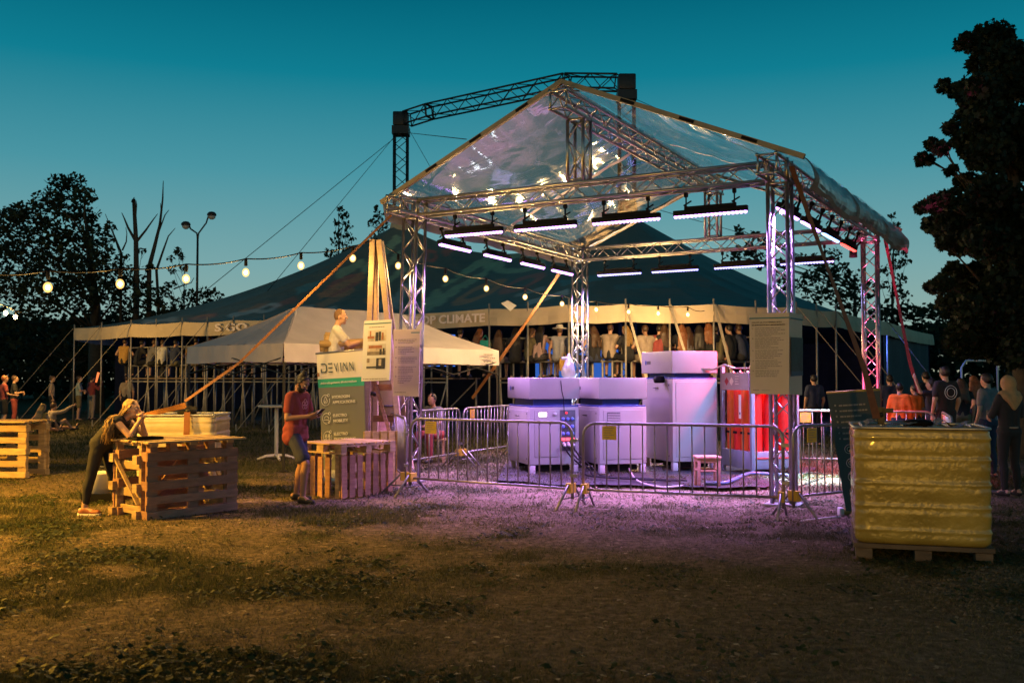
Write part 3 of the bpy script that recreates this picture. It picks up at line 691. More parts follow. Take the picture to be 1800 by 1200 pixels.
# ------------------------------------------------------------------ lattice truss
def truss(parent, a, b, s=.24, rc=.025, rb=.010, seg=.30, up=(0, 0, 1), name='beam', m=None, m2=None, twist=0, endplates=True, chords=True):
    """square lattice beam: a part with four chord sub-parts; its own mesh is the lattice"""
    a, b = V(a), V(b); d = (b-a); L = d.length; d.normalize(); u = V(up)
    if abs(d.dot(u)) > .95: u = V((0, 1, 0))
    r = d.cross(u).normalized(); u = r.cross(d)
    if twist: q = Quaternion(d, twist); r = q @ r; u = q @ u
    c = [(r*sx+u*sy)*s/2 for sx, sy in ((-1, -1), (1, -1), (1, 1), (-1, 1))]
    n = max(2, round(L/seg)); mb = MB()
    for f in range(4):
        p, q = c[f], c[(f+1) % 4]
        for k in range(n):
            t0, t1 = .02+(L-.04)*k/n, .02+(L-.04)*(k+1)/n
            if (k+f) % 2 == 0: mb.tube(a+d*t0+p, a+d*t1+q, rb, 5)
            else: mb.tube(a+d*t0+q, a+d*t1+p, rb, 5)
        if endplates:
            mb.tube(a+d*.03+p, a+d*.03+q, rb*1.5, 5); mb.tube(b-d*.03+p, b-d*.03+q, rb*1.5, 5)
    o = mb.build(name, m or ALU, parent, True)
    for f in range(4):
        mb = MB(); mb.tube(a+c[f], b+c[f], rc, 10); mb.build('chord', m2 or m or ALU, o, True)
    return o

# gantry over the tent
ga = thing('mast_gantry', 'dark steel goal shaped lattice gantry towering over the tent', 'gantry', (PKL.x, PKL.y, 0))
GZ = 14.0
gl, gr = V((-5.33, 47.4, 0)), V((4.82, 41.5, 0))
for g in (gl, gr):
    for o_ in (-.01,): truss(ga, g, g+V((0, 0, GZ-.5)), .62, .045, .02, .55, name='mast', m=DARKMETAL)
    mb = MB(); mb.box(g.x-.36, g.y-.36, GZ-.30, g.x+.36, g.y+.36, GZ+.36); bevel(mb.build('head_block', DARKMETAL, ga), .05)
    mb = MB(); mb.box(g.x-.40, g.y-.40, GZ-.72, g.x+.40, g.y+.40, GZ-.33); mb.build('winch_block', DARKMETAL, ga)
m1 = lerp(gl, gr, .14)+V((0, 0, GZ+.20)); m2 = lerp(gl, gr, .76)+V((0, 0, GZ+.52))
for a, b in ((gl+V((.3, -.2, GZ+.02)), m1), (m1, m2), (m2, gr+V((-.3, .2, GZ+.12)))): truss(ga, a, b, .60, .042, .02, .6, name='gantry_beam', m=DARKMETAL)
for a, b in ((gl+V((0, 0, GZ-.6)), at(350, 520, 36)), (gl+V((0, 0, GZ-.4)), at(470, 512, 33)), (gl+V((.3, 0, GZ-.3)), at(760, 300, 44)), (gl+V((.3, 0, GZ-.6)), at(820, 245, 30)), (gr+V((.3, 0, GZ-.6)), at(1400, 300, 52)), (gr+V((.2, 0, 9)), at(1340, 420, 50))):
    mb = MB(); mb.tube(a, b, .014, 4); mb.build('guy_cable', DARKMETAL, ga)

# ------------------------------------------------------------------ grandstand scaffold under the tent edge
def ring_pt(t, inset):
    """t counts along EV; inset metres towards the middle"""
    i = min(len(EV)-2, max(0, int(t))); a, b = EV[i], EV[i+1]; p = lerp(a, b, t-i); d = (b-a).normalized(); n = V((-d.y, d.x, 0))
    return V((p.x, p.y, 0))+n*inset, d, n
DECK, SEAT, RAILZ = 1.66, 2.11, 2.74
BOARD = wood('deck_board', (.20, .14, .09), .25)
def grandstand(label, t0, t1, n):
    gs = thing('grandstand', label, 'grandstand', ring_pt((t0+t1)/2, .6)[0])
    pts = [ring_pt(lerp(t0, t1, k/n), .5) for k in range(n+1)]
    for k, (p, d, nn) in enumerate(pts):
        for ins, top in ((0, RAILZ), (1.4, DECK)):
            q = p+nn*ins; mb = MB(); mb.tube(q, q+V((0, 0, top)), .03, 7); mb.build('post', POLE, gs, True)
        if k < n:
            p2, d2, n2 = pts[k+1]; mid = (p+p2)/2
            mb = MB(); mb.tube(mid, mid*1.0+V((0, 0, RAILZ-.05)), .026, 6); mb.build('post', POLE, gs, True)
            for z in (RAILZ, SEAT-.02, DECK-.14): mb = MB(); mb.tube(p+V((0, 0, z)), p2+V((0, 0, z)), .026, 7); mb.build('rail', POLE, gs, True)
            for (u_, v_) in ((p, mid-d*.35), (p2, mid+d*.35)):
                mb = MB(); mb.tube(u_+V((0, 0, DECK-.1)), v_-nn*.0, .024, 6); mb.build('brace', POLE, gs, True)
            for (u_, v_) in ((p+nn*1.4, p2+nn*1.4),):
                mb = MB(); mb.tube(u_+V((0, 0, .1)), v_+V((0, 0, DECK-.1)), .022, 6); mb.build('brace', POLE, gs, True)
            for q in range(5):
                a, b = p+nn*(.12+q*.34), p2+n2*(.12+q*.34); mb = MB(); mb.beam(a+V((0, 0, DECK-.03)), b+V((0, 0, DECK-.03)), .29, .05); mb.build('plank', BOARD, gs)
            a, b = p+nn*.35, p2+n2*.35; mb = MB(); mb.beam(a+V((0, 0, SEAT-.03)), b+V((0, 0, SEAT-.03)), .32, .05); mb.build('bench', BOARD, gs)
            mb = MB(); mb.tube((a+b)/2+V((0, 0, DECK)), (a+b)/2+V((0, 0, SEAT-.06)), .025, 6); mb.build('bench_leg', POLE, gs)
    return gs
grandstand('scaffold grandstand full of spectators under the far dim end of tent', .75, 5.6, 13)
grandstand('scaffold grandstand full of spectators behind the grey cabinets', 6.0, 10.2, 12)

# stage screens glowing inside the tent
def screen(label, a, b, z0, z1, m):
    a, b = V((*a, 0)), V((*b, 0)); t = thing('stage_screen', label, 'screen', (a+b)/2, 'stage screens'); mb = MB()
    d = (b-a).normalized(); n = V((d.y, -d.x, 0)); mb.obox((a+b)/2+V((0, 0, (z0+z1)/2)), (b-a)/2, n*.12, V((0, 0, (z1-z0)/2))); mb.build('housing', BLACK, t)
    mb = MB(); c = (a+b)/2+n*.13; h = (b-a)/2*.97
    mb.quad(c-h+V((0, 0, z0+.06)), c+h+V((0, 0, z0+.06)), c+h+V((0, 0, z1-.06)), c-h+V((0, 0, z1-.06))); mb.build('display', m, t)
    mb = MB()
    for q in (-.9, .9): mb.tube(c+h*q-n*.15, c+h*q-n*.15+V((0, 0, z0+.05)), .05, 6)
    mb.build('stand', BLACK, t)
SCRB = emat('blue_screen', (.05, .22, .9), 1.3)
screen('glowing blue stage screen seen under the far end of the tent edge', (-9, 49), (-3, 53), 2.2, 4.0, SCRB)
screen('glowing blue stage screen seen behind the seated spectators', (1, 44), (5, 43), 1.2, 3.3, emat('dim_blue_screen', (.04, .16, .6), .6))
for (p, e, c) in (((-5, 40, 3.2), 160, (.15, .4, 1)), ((5, 38, 3.4), 160, (.2, .3, 1)), ((12, 34, 3.0), 260, (.08, .18, 1))):
    l = bpy.data.lights.new('stage_light', 'POINT'); l.energy = e; l.color = c; l.shadow_soft_size = .3; lo2 = bpy.data.objects.new('stage_light', l); COL.objects.link(lo2); lo2.location = p

# ------------------------------------------------------------------ truss pavilion with clear roof
H = 4.36
def up_(p, z): return V((p.x, p.y, z))
FL = at(729, 366, 15.9); FR = at(1370, 300, 13.03); BL = at(1019, 447, 21.85); BR = at(1529, 409, 18.6)
FL, FR, BL, BR = [up_(p, 0) for p in (FL, FR, BL, BR)]
eF = (FR-FL).normalized(); eB = (BR-BL).normalized(); eL = (BL-FL).normalized(); eR = (BR-FR).normalized()
pav = thing('truss_pavilion', 'large aluminium truss pavilion with clear plastic gable roof', 'pavilion', (FL+FR+BL+BR)/4)
yaw0 = math.atan2(eF.y, eF.x)
LEAN = V((.03, 0, 0))
for p, ln in ((FL, V((.10, 0, 0))), (FR, V((-.02, 0, 0))), (BL, V((0, 0, 0))), (BR, V((0, 0, 0)))):
    truss(pav, p+V((0, 0, .03))-ln, p+V((0, 0, H-.14)), .25, .026, .0105, .27, up=V((eF.x, eF.y, 0)), name='tower')
    mb = MB(); mb.obox(p-ln+V((0, 0, .012)), eF*.22, V((-eF.y, eF.x, 0))*.22, V((0, 0, .012))); mb.build('base_plate', STEEL, pav)
hz = V((0, 0, H))
truss(pav, FL+hz+eF*.13, FR+hz-eF*.13, name='beam'); truss(pav, BL+hz+eB*.13, BR+hz-eB*.13, name='beam')
truss(pav, FL+hz-eL*.62, BL+hz+eL*.3, name='beam'); truss(pav, FR+hz-eR*.62, BR+hz+eR*.3, name='beam')
for p in (FL, FR, BL, BR):
    r = V((eF.x, eF.y, 0)); q = V((-eF.y, eF.x, 0))
    for sx, sy in ((-1, -1), (1, -1), (1, 1), (-1, 1)): mb = MB(); mb.tube(p+r*.125*sx+q*.125*sy+V((0, 0, H-.16)), p+r*.125*sx+q*.125*sy+V((0, 0, H+.15)), .03, 8); mb.build('corner_post', ALU, pav, True)
ZR, ZE = 5.80, 4.42
fm, bm_ = (FL+FR)/2, (BL+BR)/2; eRidge = (bm_-fm).normalized()
truss(pav, fm+V((0, 0, H+.14)), fm+V((0, 0, ZR-.36)), .25, .026, .0105, .27, up=V((eF.x, eF.y, 0)), name='king_post')
truss(pav, bm_+V((0, 0, H+.14)), bm_+V((0, 0, ZR-.36)), .25, .026, .0105, .27, up=V((eF.x, eF.y, 0)), name='king_post')
truss(pav, fm-eRidge*.72+V((0, 0, ZR-.24)), bm_+eRidge*.3+V((0, 0, ZR-.24)), .25, .026, .0105, .28, name='ridge_beam')
# roof outline
fe = -(eL+eR).normalized()
AF = fm+fe*.58+V((0, 0, ZR+.04)); AB = bm_+eRidge*.35+V((0, 0, ZR+.04))
LF = up_(FL+fe*.50-eF*.28, ZE); RF = up_(FR+fe*.52+eF*.42, ZE); LB = up_(BL+eL*.35-eB*.25, ZE); RB = up_(BR+eR*.3+eB*.5, ZE)
RAIL = mat('roof_rail_aluminium', (.26, .21, .13), .5, .35, .1, 6)
SEAM = mat('roof_seam_pvc', (.60, .56, .60), .5, 0, .1, 5)
CLEAR = film('clear_roof_film', (.84, .90, .93), .9, .07, .05, 1.1, .22, stretch=(.5, 1.2, 1.2))
CLEARFLAP = film('loose_roof_film', (.20, .19, .20), .15, .35, .55, 4, .5, dif=(.10, .085, .085))
for a, b in ((LF, AF), (AF, RF), (LB, AB), (AB, RB)):
    mb = MB(); d = (b-a).normalized(); mb.beam(a-d*.02, b+d*.02, .06, .066); r_ = mb.build('rafter_rail', RAIL, pav)
    for t in (.3, .55, .8):      # small maker plates, wordmark too fine to read
        c = lerp(a, b, t); n = d.cross(V((0, 0, 1))).normalized(); n = n if n.y < 0 else -n; u = n.cross(d); mb = MB()
        mb.obox(c+n*.032, d*.11, u*.022, n*.002); mb.build('maker_plate', BLACK, r_)
def roof_panel(e0, e1, a0, a1, name, seed, seams=True):
    """film between eave line e0-e1 and ridge a0-a1, slack and creased"""
    nu, nv = 46, 60; rr = np.random.default_rng(seed); verts = []; n = (e1-e0).cross(a0-e0).normalized(); n = n if n.z > 0 else -n
    off = wloc(pav)
    for i in range(nu+1):
        for j in range(nv+1):
            u, v = i/nu, j/nv; p = lerp(lerp(e0, e1, v), lerp(a0, a1, v), u)
            bay = abs(math.sin(math.pi*v*2)); sag = -.10*bay*math.sin(math.pi*u)
            tension = .012*math.sin(u*44+v*13+seed)*(1-bay*.7)*(math.exp(-((v % .5)/.14)**2)+math.exp(-((.5-(v % .5))/.14)**2))
            verts.append(p+n*(sag+tension))
    f = [i for a in range(nu) for b in range(nv) for i in (a*(nv+1)+b, (a+1)*(nv+1)+b, (a+1)*(nv+1)+b+1, a*(nv+1)+b+1)]
    V2 = np.array([tuple(p-off) for p in verts])
    V2 += np.array(n)*(.045*(fbm(V2[:, 0]*1.3+40+seed, V2[:, 1]*1.3+V2[:, 2]+60, 4)-.5))[:, None]
    o = np_mesh(name, V2, f, 4, CLEAR, None, None, True); o.parent = pav; reg(o)
    if seams:
        for v in (.5, .985):
            mb = MB(); prev = None
            for i in range(0, nu+1, 2):
                k = V(verts[i*(nv+1)+round(v*nv)])-n*.03; s = (e1-e0).normalized()*.06
                if prev: mb.quad(prev-s, prev+s, k+s, k-s)
                prev = k
            mb.build('roof_seam', SEAM, pav, True)
roof_panel(LF, LB, AF, AB, 'roof_film', 1); roof_panel(RF, RB, AF, AB, 'roof_film', 2)
# eave hems
mb = MB(); n = 24
for k in range(n):
    a, b = lerp(LF, LB, k/n), lerp(LF, LB, (k+1)/n); z0 = -.30-.02*math.sin(k*1.7); z1 = -.30-.02*math.sin((k+1)*1.7)
    mb.quad(a, b, b+V((.05, 0, z1)), a+V((.05, 0, z0)))
mb.build('eave_hem', WHITEPVC, pav, True)
nn = 40; rows = []
for k in range(nn+1):
    t = k/nn; p = lerp(RF, RB, t); row = []
    puck = .05*abs(math.sin(t*math.pi*2))+.03*math.sin(t*21)
    for j in range(9):
        s = j/8; row.append(p+eB*(.14*math.sin(s*2.6)+puck*s)+V((0, 0, -.42*s-.10*s*math.sin(math.pi*t*2)**2+.015*math.sin(t*60+j)))-V((0, 0, .01)))
    rows.append(row)
mb = MB()
for k in range(nn):
    for j in range(8): mb.quad(rows[k][j], rows[k+1][j], rows[k+1][j+1], rows[k][j+1])
mb.build('loose_eave_flap', CLEARFLAP, pav, True)
HEM = mat('stained_hem_pvc', (.20, .15, .12), .6, 0, .2, 4)
mb = MB()
for k in range(nn): mb.quad(rows[k][7]+eB*.006, rows[k+1][7]+eB*.006, rows[k+1][8]+eB*.006, rows[k][8]+eB*.006)
for k in (0, 13, 26):
    for j in range(8): mb.quad(rows[k][j]+eB*.008, rows[k+1][j]+eB*.008, rows[k+1][j+1]+eB*.008, rows[k][j+1]+eB*.008)
mb.build('flap_hem', HEM, pav, True)

# ------------------------------------------------------------------ LED bars hung from the beams
def led_bar_proto(i, name_m, col, st, lamp_col, lamp_w, label, group):
    t = thing('led_bar', label, 'stage light', (0, 0, 0), group)
    mb = MB(); mb.box(-.52, -.04, -.045, .52, .04, .03); bevel(mb.build('housing', BLACK, t), .008)
    mb = MB(); mb.box(-.36, -.028, .032, .36, .028, .075); mb.build('driver_box', BLACK, t)
    for x in (-.34, .34):
        mb = MB(); mb.box(x-.015, -.045, .077, x+.015, .045, .085); mb.beam((x, 0, .08), (x, 0, .22), .035, .010, (1, 0, 0)); mb.lathe([(.036, -.02), (.036, .02)], (x, 0, .24), 10, (1, 0, 0)); mb.tube((x-.05, .04, .1), (x+.06, .05, .16), .012, 5); mb.build('hook_clamp', BLACK, t)
    m = emat(name_m, col, st)
    mb = MB()
    for k in range(18): mb.ell((-.49+k*.0576, 0, -.048), .0286, .038, .034, None, 8, 5)
    mb.build('lens', m, t, True)
    l = bpy.data.lights.new('led_light', 'AREA'); l.shape = 'RECTANGLE'; l.size = 1.0; l.size_y = .06; l.energy = lamp_w; l.color = lamp_col; l.spread = math.radians(108)
    lo = bpy.data.objects.new('led_light', l); COL.objects.link(lo); lo.parent = t; lo.location = (0, 0, -.09); reg(lo)
    return t
def place_bar(src, p, d, roll, label, first=[]):
    t = src if src.name not in first else copy_tree(src)
    first.append(src.name); t.location = p; t.rotation_euler = Quaternion((0, 0, 1), math.atan2(d.y, d.x)).to_matrix().to_4x4().to_euler()
    if roll: t.rotation_euler = (Matrix.Rotation(math.atan2(d.y, d.x), 3, 'Z') @ Matrix.Rotation(roll, 3, 'X')).to_euler()
    t['label'] = label; return t
P1 = led_bar_proto(0, 'led_lilac', (.60, .28, 1.0), 5.5, LILAC, LED_W, 'bar', 'LED bars under the pavilion beams')
PB = led_bar_proto(1, 'led_blue', (.22, .42, 1.0), 6, (.25, .5, 1), LED_W*2, 'bar', 'LED bars under the pavilion beams')
PR = led_bar_proto(2, 'led_red', (1.0, .06, .05), 5, (1, .06, .12), LED_W*4, 'bar', 'LED bars under the pavilion beams')
PV = led_bar_proto(3, 'led_violet', (.36, .34, 1.0), 3, (.4, .35, 1.0), LED_W*.7, 'bar', 'LED bars under the pavilion beams')
ZB = 3.93
ordw = ['first', 'second', 'third', 'fourth']
def tpx(A, B, px):     # where along A-B does the sight line through column px cross
    a = (px-900)/F; return (a*A.y-A.x)/((B.x-A.x)-a*(B.y-A.y))
for k, px in enumerate((832, 958, 1101, 1250)):
    place_bar(P1, up_(lerp(FL, FR, tpx(FL, FR, px)), ZB), eF, 0, ordw[k]+' lilac LED bar along the front beam, counted from the poster side')
for k, px in enumerate((799, 874, 936, 988)):
    place_bar(P1, up_(lerp(FL, BL, tpx(FL, BL, px)), ZB), eL, -.25, ordw[k]+' lilac LED bar receding under the beam above the gazebo, front to back')
for k, px in enumerate((1089, 1187, 1300, 1420)):
    place_bar(PV, up_(lerp(BL, BR, tpx(BL, BR, px)), ZB), eB, 0, ordw[k]+' violet LED bar on the rear beam, counted from the tent peak side')
for k, (px, src, nm) in enumerate(((1390, P1, 'lilac'), (1430, P1, 'lilac'), (1465, PB, 'bright blue'), (1496, PR, 'red'))):
    place_bar(src, up_(lerp(FR, BR, tpx(FR, BR, px)), ZB), eR, .35, (nm+' LED bar glowing on the sloping line toward the pink tower') if k > 1 else (['lilac LED bar just behind the double sided poster tower', 'lilac LED bar between poster tower and the blue bar'][k]))
# strong cold spot throwing the white pool onto the grass
sp = thing('floor_spotlight', 'small black spotlight clamped high on the pink lit tower', 'stage light', up_(BR-eR*.3-eB*.25, 3.7))
mb = MB(); mb.lathe([(.05, .10), (.07, .06), (.075, -.06), (.06, -.06)], up_(BR-eR*.3-eB*.25, 3.95), 12); mb.build('housing', BLACK, sp, True)
mb = MB(); mb.tube(up_(BR-eR*.3-eB*.25, 4.04), up_(BR-eR*.13-eB*.13, 4.2), .02, 6); mb.build('clamp_arm', BLACK, sp)
l = bpy.data.lights.new('spot_light', 'SPOT'); l.energy = 15000; l.color = (.70, .93, 1); l.spot_size = math.radians(25); l.spot_blend = .5; l.shadow_soft_size = .08
so = bpy.data.objects.new('spot_light', l); COL.objects.link(so); so.location = up_(BR-eR*.3-eB*.25, 3.85)
so.rotation_euler = (gnd(1445, 842)-so.location).to_track_quat('-Z', 'Y').to_euler()

# ------------------------------------------------------------------ posters tied to the towers
def board(name, label, tl, tr, bl, br, m, cat='poster', th=.012, parent=None):
    tl, tr, bl, br = V(tl), V(tr), V(bl), V(br); n = (tr-tl).cross(tl-bl).normalized(); n = n if n.y < 0 else -n
    t = parent or thing(name, label, cat, (bl+br)/2)
    mb = MB(); b = -n*th
    mb.quad(bl, br, tr, tl); mb.quad(tl+b, tr+b, br+b, bl+b)
    for p, q in ((bl, br), (br, tr), (tr, tl), (tl, bl)): mb.quad(p, p+b, q+b, q)
    mb.build('board', m, t)
    return t, n
def on(tl, tr, bl, u, v): return V(tl)+(V(tr)-V(tl))*u+(V(bl)-V(tl))*v
def patch(t, n, tl, tr, bl, u0, v0, u1, v1, m, name, lift=.003):
    mb = MB(); q = [on(tl, tr, bl, u, v)+n*lift for u, v in ((u0, v1), (u1, v1), (u1, v0), (u0, v0))]; mb.quad(*q); return mb.build(name, m, t)
# beige text poster on the front left tower
tl, tr, bl, br_ = at(692, 579, 15.45), at(739, 578, 15.2), at(691, 695, 15.45), at(736, 697, 15.2)
t, n = board('text_poster', 'beige text poster tied to the tower nearest the wooden post frame', tl, tr, bl, br_, KRAFT)
patch(t, n, tl, tr, bl, .66, .045, .98, .06, TEALINK, 'header_stripe')
mb = MB(); R_ = V(tr)-V(tl); D_ = (V(bl)-V(tl)).normalized()
for k, (v0, rows) in enumerate(((.16, 3), (.27, 5), (.43, 4), (.57, 5), (.71, 5))):
    print_lines(mb, on(tl, tr, bl, .17, v0), R_, -D_, R_.length*.72, rows, .018, .008, 20+k)
    c = on(tl, tr, bl, .10, v0)+n*.004; mb.poly([c+R_.normalized()*.012*math.cos(q)+D_*.012*math.sin(q) for q in np.linspace(0, -6.283, 9)[:-1]])
print_lines(mb, on(tl, tr, bl, .06, .955), R_, -D_, R_.length*.88, 1, .022, 0, 31)
mb.build('print', GREYINK, t, kind='stuff')
# two sided poster on the front right tower
tl, tr, bl, br_ = at(1317, 551, 12.95), at(1387, 549, 12.68), at(1319, 692, 12.95), at(1387, 693, 12.68)
t, n = board('boxed_poster', 'beige five point text poster wrapped around the red cylinder side tower', tl, tr, bl, br_, KRAFT)
patch(t, n, tl, tr, bl, 0, .055, 1, .07, TEALINK, 'header_stripe')
mb = MB(); R_ = V(tr)-V(tl); D_ = (V(bl)-V(tl)).normalized(); rn = R_.normalized()
text('PROČ JE POTŘEBA BÝT', on(tl, tr, bl, .07, .125), R_, -D_, .022, R_.length*.75, INK, t, font_off=.02)
text('ENERGETICKY BEZPEČNÝ?', on(tl, tr, bl, .07, .155), R_, -D_, .022, R_.length*.83, INK, t, font_off=.02)
for k, (v0, rows) in enumerate(((.19, 5), (.315, 6), (.465, 5), (.59, 5), (.715, 4))):
    print_lines(mb, on(tl, tr, bl, .14, v0), R_, -D_, R_.length*.78, rows, .016, .0085, 40+k)
    text('%d.' % (k+1), on(tl, tr, bl, .07, v0+.008), R_, -D_, .018, None, INK, t)
print_lines(mb, on(tl, tr, bl, .07, .955), R_, -D_, R_.length*.2, 1, .018, 0, 51); print_lines(mb, on(tl, tr, bl, .3, .955), R_, -D_, R_.length*.38, 1, .009, 0, 52); print_lines(mb, on(tl, tr, bl, .76, .955), R_, -D_, R_.length*.17, 1, .018, 0, 53)
mb.build('print', GREYINK, t, kind='stuff')
tl2, tr2, bl2, br2 = at(1387.6, 549, 12.70), at(1410, 553, 13.35), at(1387.6, 693, 12.70), at(1410, 694, 13.35)
_, n2 = board('x', '', tl2, tr2, bl2, br2, KRAFT, parent=t)
n2 = -n2 if n2.x < 0 else n2
def patch2(u0, v0, u1, v1, m, name): mb = MB(); mb.quad(*[on(tl2, tr2, bl2, u, v)+n2*.014 for u, v in ((u0, v1), (u1, v1), (u1, v0), (u0, v0))]); mb.build(name, m, t)
patch2(0, .06, 1, .075, TEALINK, 'header_stripe'); patch2(.02, .30, .98, .72, mat('photo_print_dark', (.035, .05, .045), .4, 0, .8, 9), 'photo_print'); patch2(.02, .72, .98, .78, mat('photo_print_blue', (.05, .10, .16), .4, 0, .4, 9), 'photo_print')
# photo poster on the wooden frame
tl, tr, bl, br_ = at(640, 564, 15.0), at(689, 561, 14.75), at(635, 670, 15.0), at(685, 668, 14.75)
t, n = board('photo_poster', 'white poster with three photographs hung on the wooden post frame', tl, tr, bl, br_, PAPER)
patch(t, n, tl, tr, bl, .02, .045, .99, .065, TEALINK, 'header_stripe')
mb = MB(); R_ = V(tr)-V(tl); D_ = (V(bl)-V(tl)).normalized(); print_lines(mb, on(tl, tr, bl, .2, .12), R_, -D_, R_.length*.65, 1, .02, 0, 61); print_lines(mb, on(tl, tr, bl, .06, .97), R_, -D_, R_.length*.88, 1, .018, 0, 62); mb.build('print', GREYINK, t, kind='stuff')
PH = [mat('print_cream', (.55, .46, .34), .4, 0, .3, 14), mat('print_black', (.03, .03, .035), .4, 0, .5, 20), mat('print_rust', (.38, .14, .05), .4, 0, .3, 16), mat('print_sky', (.62, .58, .5), .4, 0, .1, 8), mat('print_ground', (.25, .2, .14), .4, 0, .3, 18)]
for (v0, v1, lay) in ((.165, .345, [(0, 0, 1, 1, 3), (0, .5, 1, 1, 0), (.1, .05, .18, .6, 2), (.42, .2, .58, 1, 1), (.6, .15, .72, .95, 1), (.76, .25, .86, .9, 2), (.0, .55, .35, .75, 2)]),
                      (.395, .575, [(0, 0, 1, 1, 3), (0, .62, 1, 1, 4), (.02, .35, .85, .68, 0), (.08, .12, .8, .38, 2), (.68, .45, .8, 1, 1), (.86, .4, .95, 1, 1)]),
                      (.625, .805, [(0, 0, 1, 1, 3), (0, .0, .15, .4, 4), (.52, 0, 1, 1, 1), (.66, .1, .8, .7, 0), (0, .75, .55, .9, 1)])):
    for k, (a, b, c, d, mi) in enumerate(lay):
        patch(t, n, tl, tr, bl, .17+.66*a, v0+(v1-v0)*b, .17+.66*c, v0+(v1-v0)*d, PH[mi], 'photo_print', .003+.0012*k)
# orange, brown and pink ratchet straps from the eaves
def strap(name, label, pts, m, w_=.036, twist=True):
    pts = [V(p) for p in pts]; mb = MB(); o = pts[0]; prev = None
    L = len(pts)-1; n = 26; ts = [k/n*L for k in range(n+1)]
    for tt in ts:
        i = min(L-1, int(tt)); p = lerp(pts[i], pts[i+1], tt-i); d = (pts[i+1]-pts[i]).normalized(); a = d.cross(V((0, 1, .2))).normalized(); b = a.cross(d)
        ang = (math.sin(tt/L*4.2)*.5 if twist else 0); s = (a*math.cos(ang)+b*math.sin(ang))*w_/2; q = s.cross(d).normalized()*.002
        if prev is not None:
            p0, s0, q0 = prev; mb.quad(p0-s0+q0, p0+s0+q0, p+s+q, p-s+q); mb.quad(p0+s0-q0, p0-s0-q0, p-s-q, p+s-q)
        prev = (p, s, q)
    t = mb.build(name, m); tag(t, label, 'strap', 'ratchet straps'); return t
strap('ratchet_strap', 'long orange strap from pavilion eave down to the wrapped tank by the woman', [at(688, 378, 15.5), at(420, 638, 14.0), at(325, 705, 13.3)], STRAP)
strap('ratchet_strap', 'brown orange strap running from poster tower top to the yellow lit tank', [at(1391, 292, 12.75), at(1440, 430, 11.9), at(1520, 650, 9.9), at(1541, 735, 9.3)], STRAPDARK, .07)
strap('ratchet_strap', 'pink strap hanging off the red lit tower behind', [at(1556, 420, 18.7), at(1572, 500, 18.9), at(1600, 640, 19.2), at(1616, 690, 19.5)], PINKSTRAP, .07)
strap('ratchet_strap', 'orange strap slanting across the tent valance to the gazebo post', [at(986, 476, 21.7), at(930, 560, 22.3), at(830, 700, 23.3)], STRAP, .07)

# ------------------------------------------------------------------ crowd barriers
BAR_STEEL = mat('barrier_steel', (.27, .26, .25), .42, .8, .2, 8)
YELLOWTAG = mat('barrier_tag_paint', (.60, .40, .04), .5, 0, .15, 9)
def barrier_proto():
    t = thing('crowd_barrier', 'b', 'barrier', (0, 0, 0), 'steel crowd barriers round the pavilion'); Lb = 2.5
    mb = MB(); r = .16; x0, x1, z0, z1 = 0.04, Lb-.04, .25, 1.08
    pts = [(x0, 0, .12), (x0, 0, z1-r)]+[(x0+r-r*math.cos(a), 0, z1-r+r*math.sin(a)) for a in (.4, .8, 1.2)]+[(x0+r, 0, z1), (x1-r, 0, z1)]+[(x1-r+r*math.sin(a), 0, z1-r+r*math.cos(a)) for a in (.4, .8, 1.2)]+[(x1, 0, z1-r), (x1, 0, .12)]
    mb.path(pts, .019, 8); mb.build('frame', BAR_STEEL, t, True)
    mb = MB(); mb.tube((x0, 0, z0), (x1, 0, z0), .017, 8); mb.build('bottom_rail', BAR_STEEL, t, True)
    for k in range(15):
        x = x0+(x1-x0)*(k+1)/16; mb = MB(); mb.tube((x, 0, z0), (x, 0, z1), .009, 6); mb.build('bar', BAR_STEEL, t, True)
    for x in (x0+.02, x1-.02):
        mb = MB(); mb.path([(x-.02, -.36, .0), (x, -.06, .30), (x, .06, .30), (x+.02, .36, .0)], .016, 7); mb.tube((x, -.2, .14), (x, .2, .14), .009, 5); mb.build('foot', BAR_STEEL, t, True)
        mb = MB(); mb.box(x-.035, -.07, .2, x+.035, .07, .32); mb.build('foot_bracket', YELLOWTAG, t)
    for z in (.42, .86): mb = MB(); mb.box(x1-.02, -.025, z-.02, x1+.07, .025, z+.02); mb.build('hook', BAR_STEEL, t)
    mb = MB(); mb.box(.29, -.018, .88, .47, -.012, 1.05); tg = mb.build('tag_plate', YELLOWTAG, t)
    mb = MB(); print_lines(mb, V((.31, -.018, 1.02)), (1, 0, 0), (0, 0, 1), .14, 5, .017, .012, 70); mb.build('print', GREYINK, t, kind='stuff')
    return t
B0 = barrier_proto(); _used = []
def barrier(a, b, label):
    a, b = V((*a, 0)), V((*b, 0)); t = B0 if not _used else copy_tree(B0); _used.append(1); d = b-a
    t.location = a; t.rotation_euler = (0, 0, math.atan2(d.y, d.x)); t.scale = (d.length/2.5, 1, 1); t['label'] = label
cA, cB, cC = (-1.46, 14.05), (.83, 12.62), (3.24, 11.72)
barrier(cA, (cB[0]-.03, cB[1]+.012), 'steel barrier in front of the cabinets with the lit red sockets')
barrier((cB[0]+.03, cB[1]-.012), (cC[0]-.02, cC[1]), 'steel barrier in front of tall cabinet, stool and red cylinders')
barrier((cC[0]+.05, cC[1]+.06), (5.25, 13.15), 'steel barrier angled back between poster tower and black banner')
barrier((-1.99, 16.4), (cA[0]-.04, cA[1]+.06), 'steel barrier seen nearly edge on beside the pallet table')
barrier((-1.96, 16.5), (-.96, 18.72), 'lilac lit steel barrier behind the beige poster tower')
barrier((-.93, 18.75), (.10, 20.98), 'lilac lit steel barrier reaching behind the nearer cabinet')
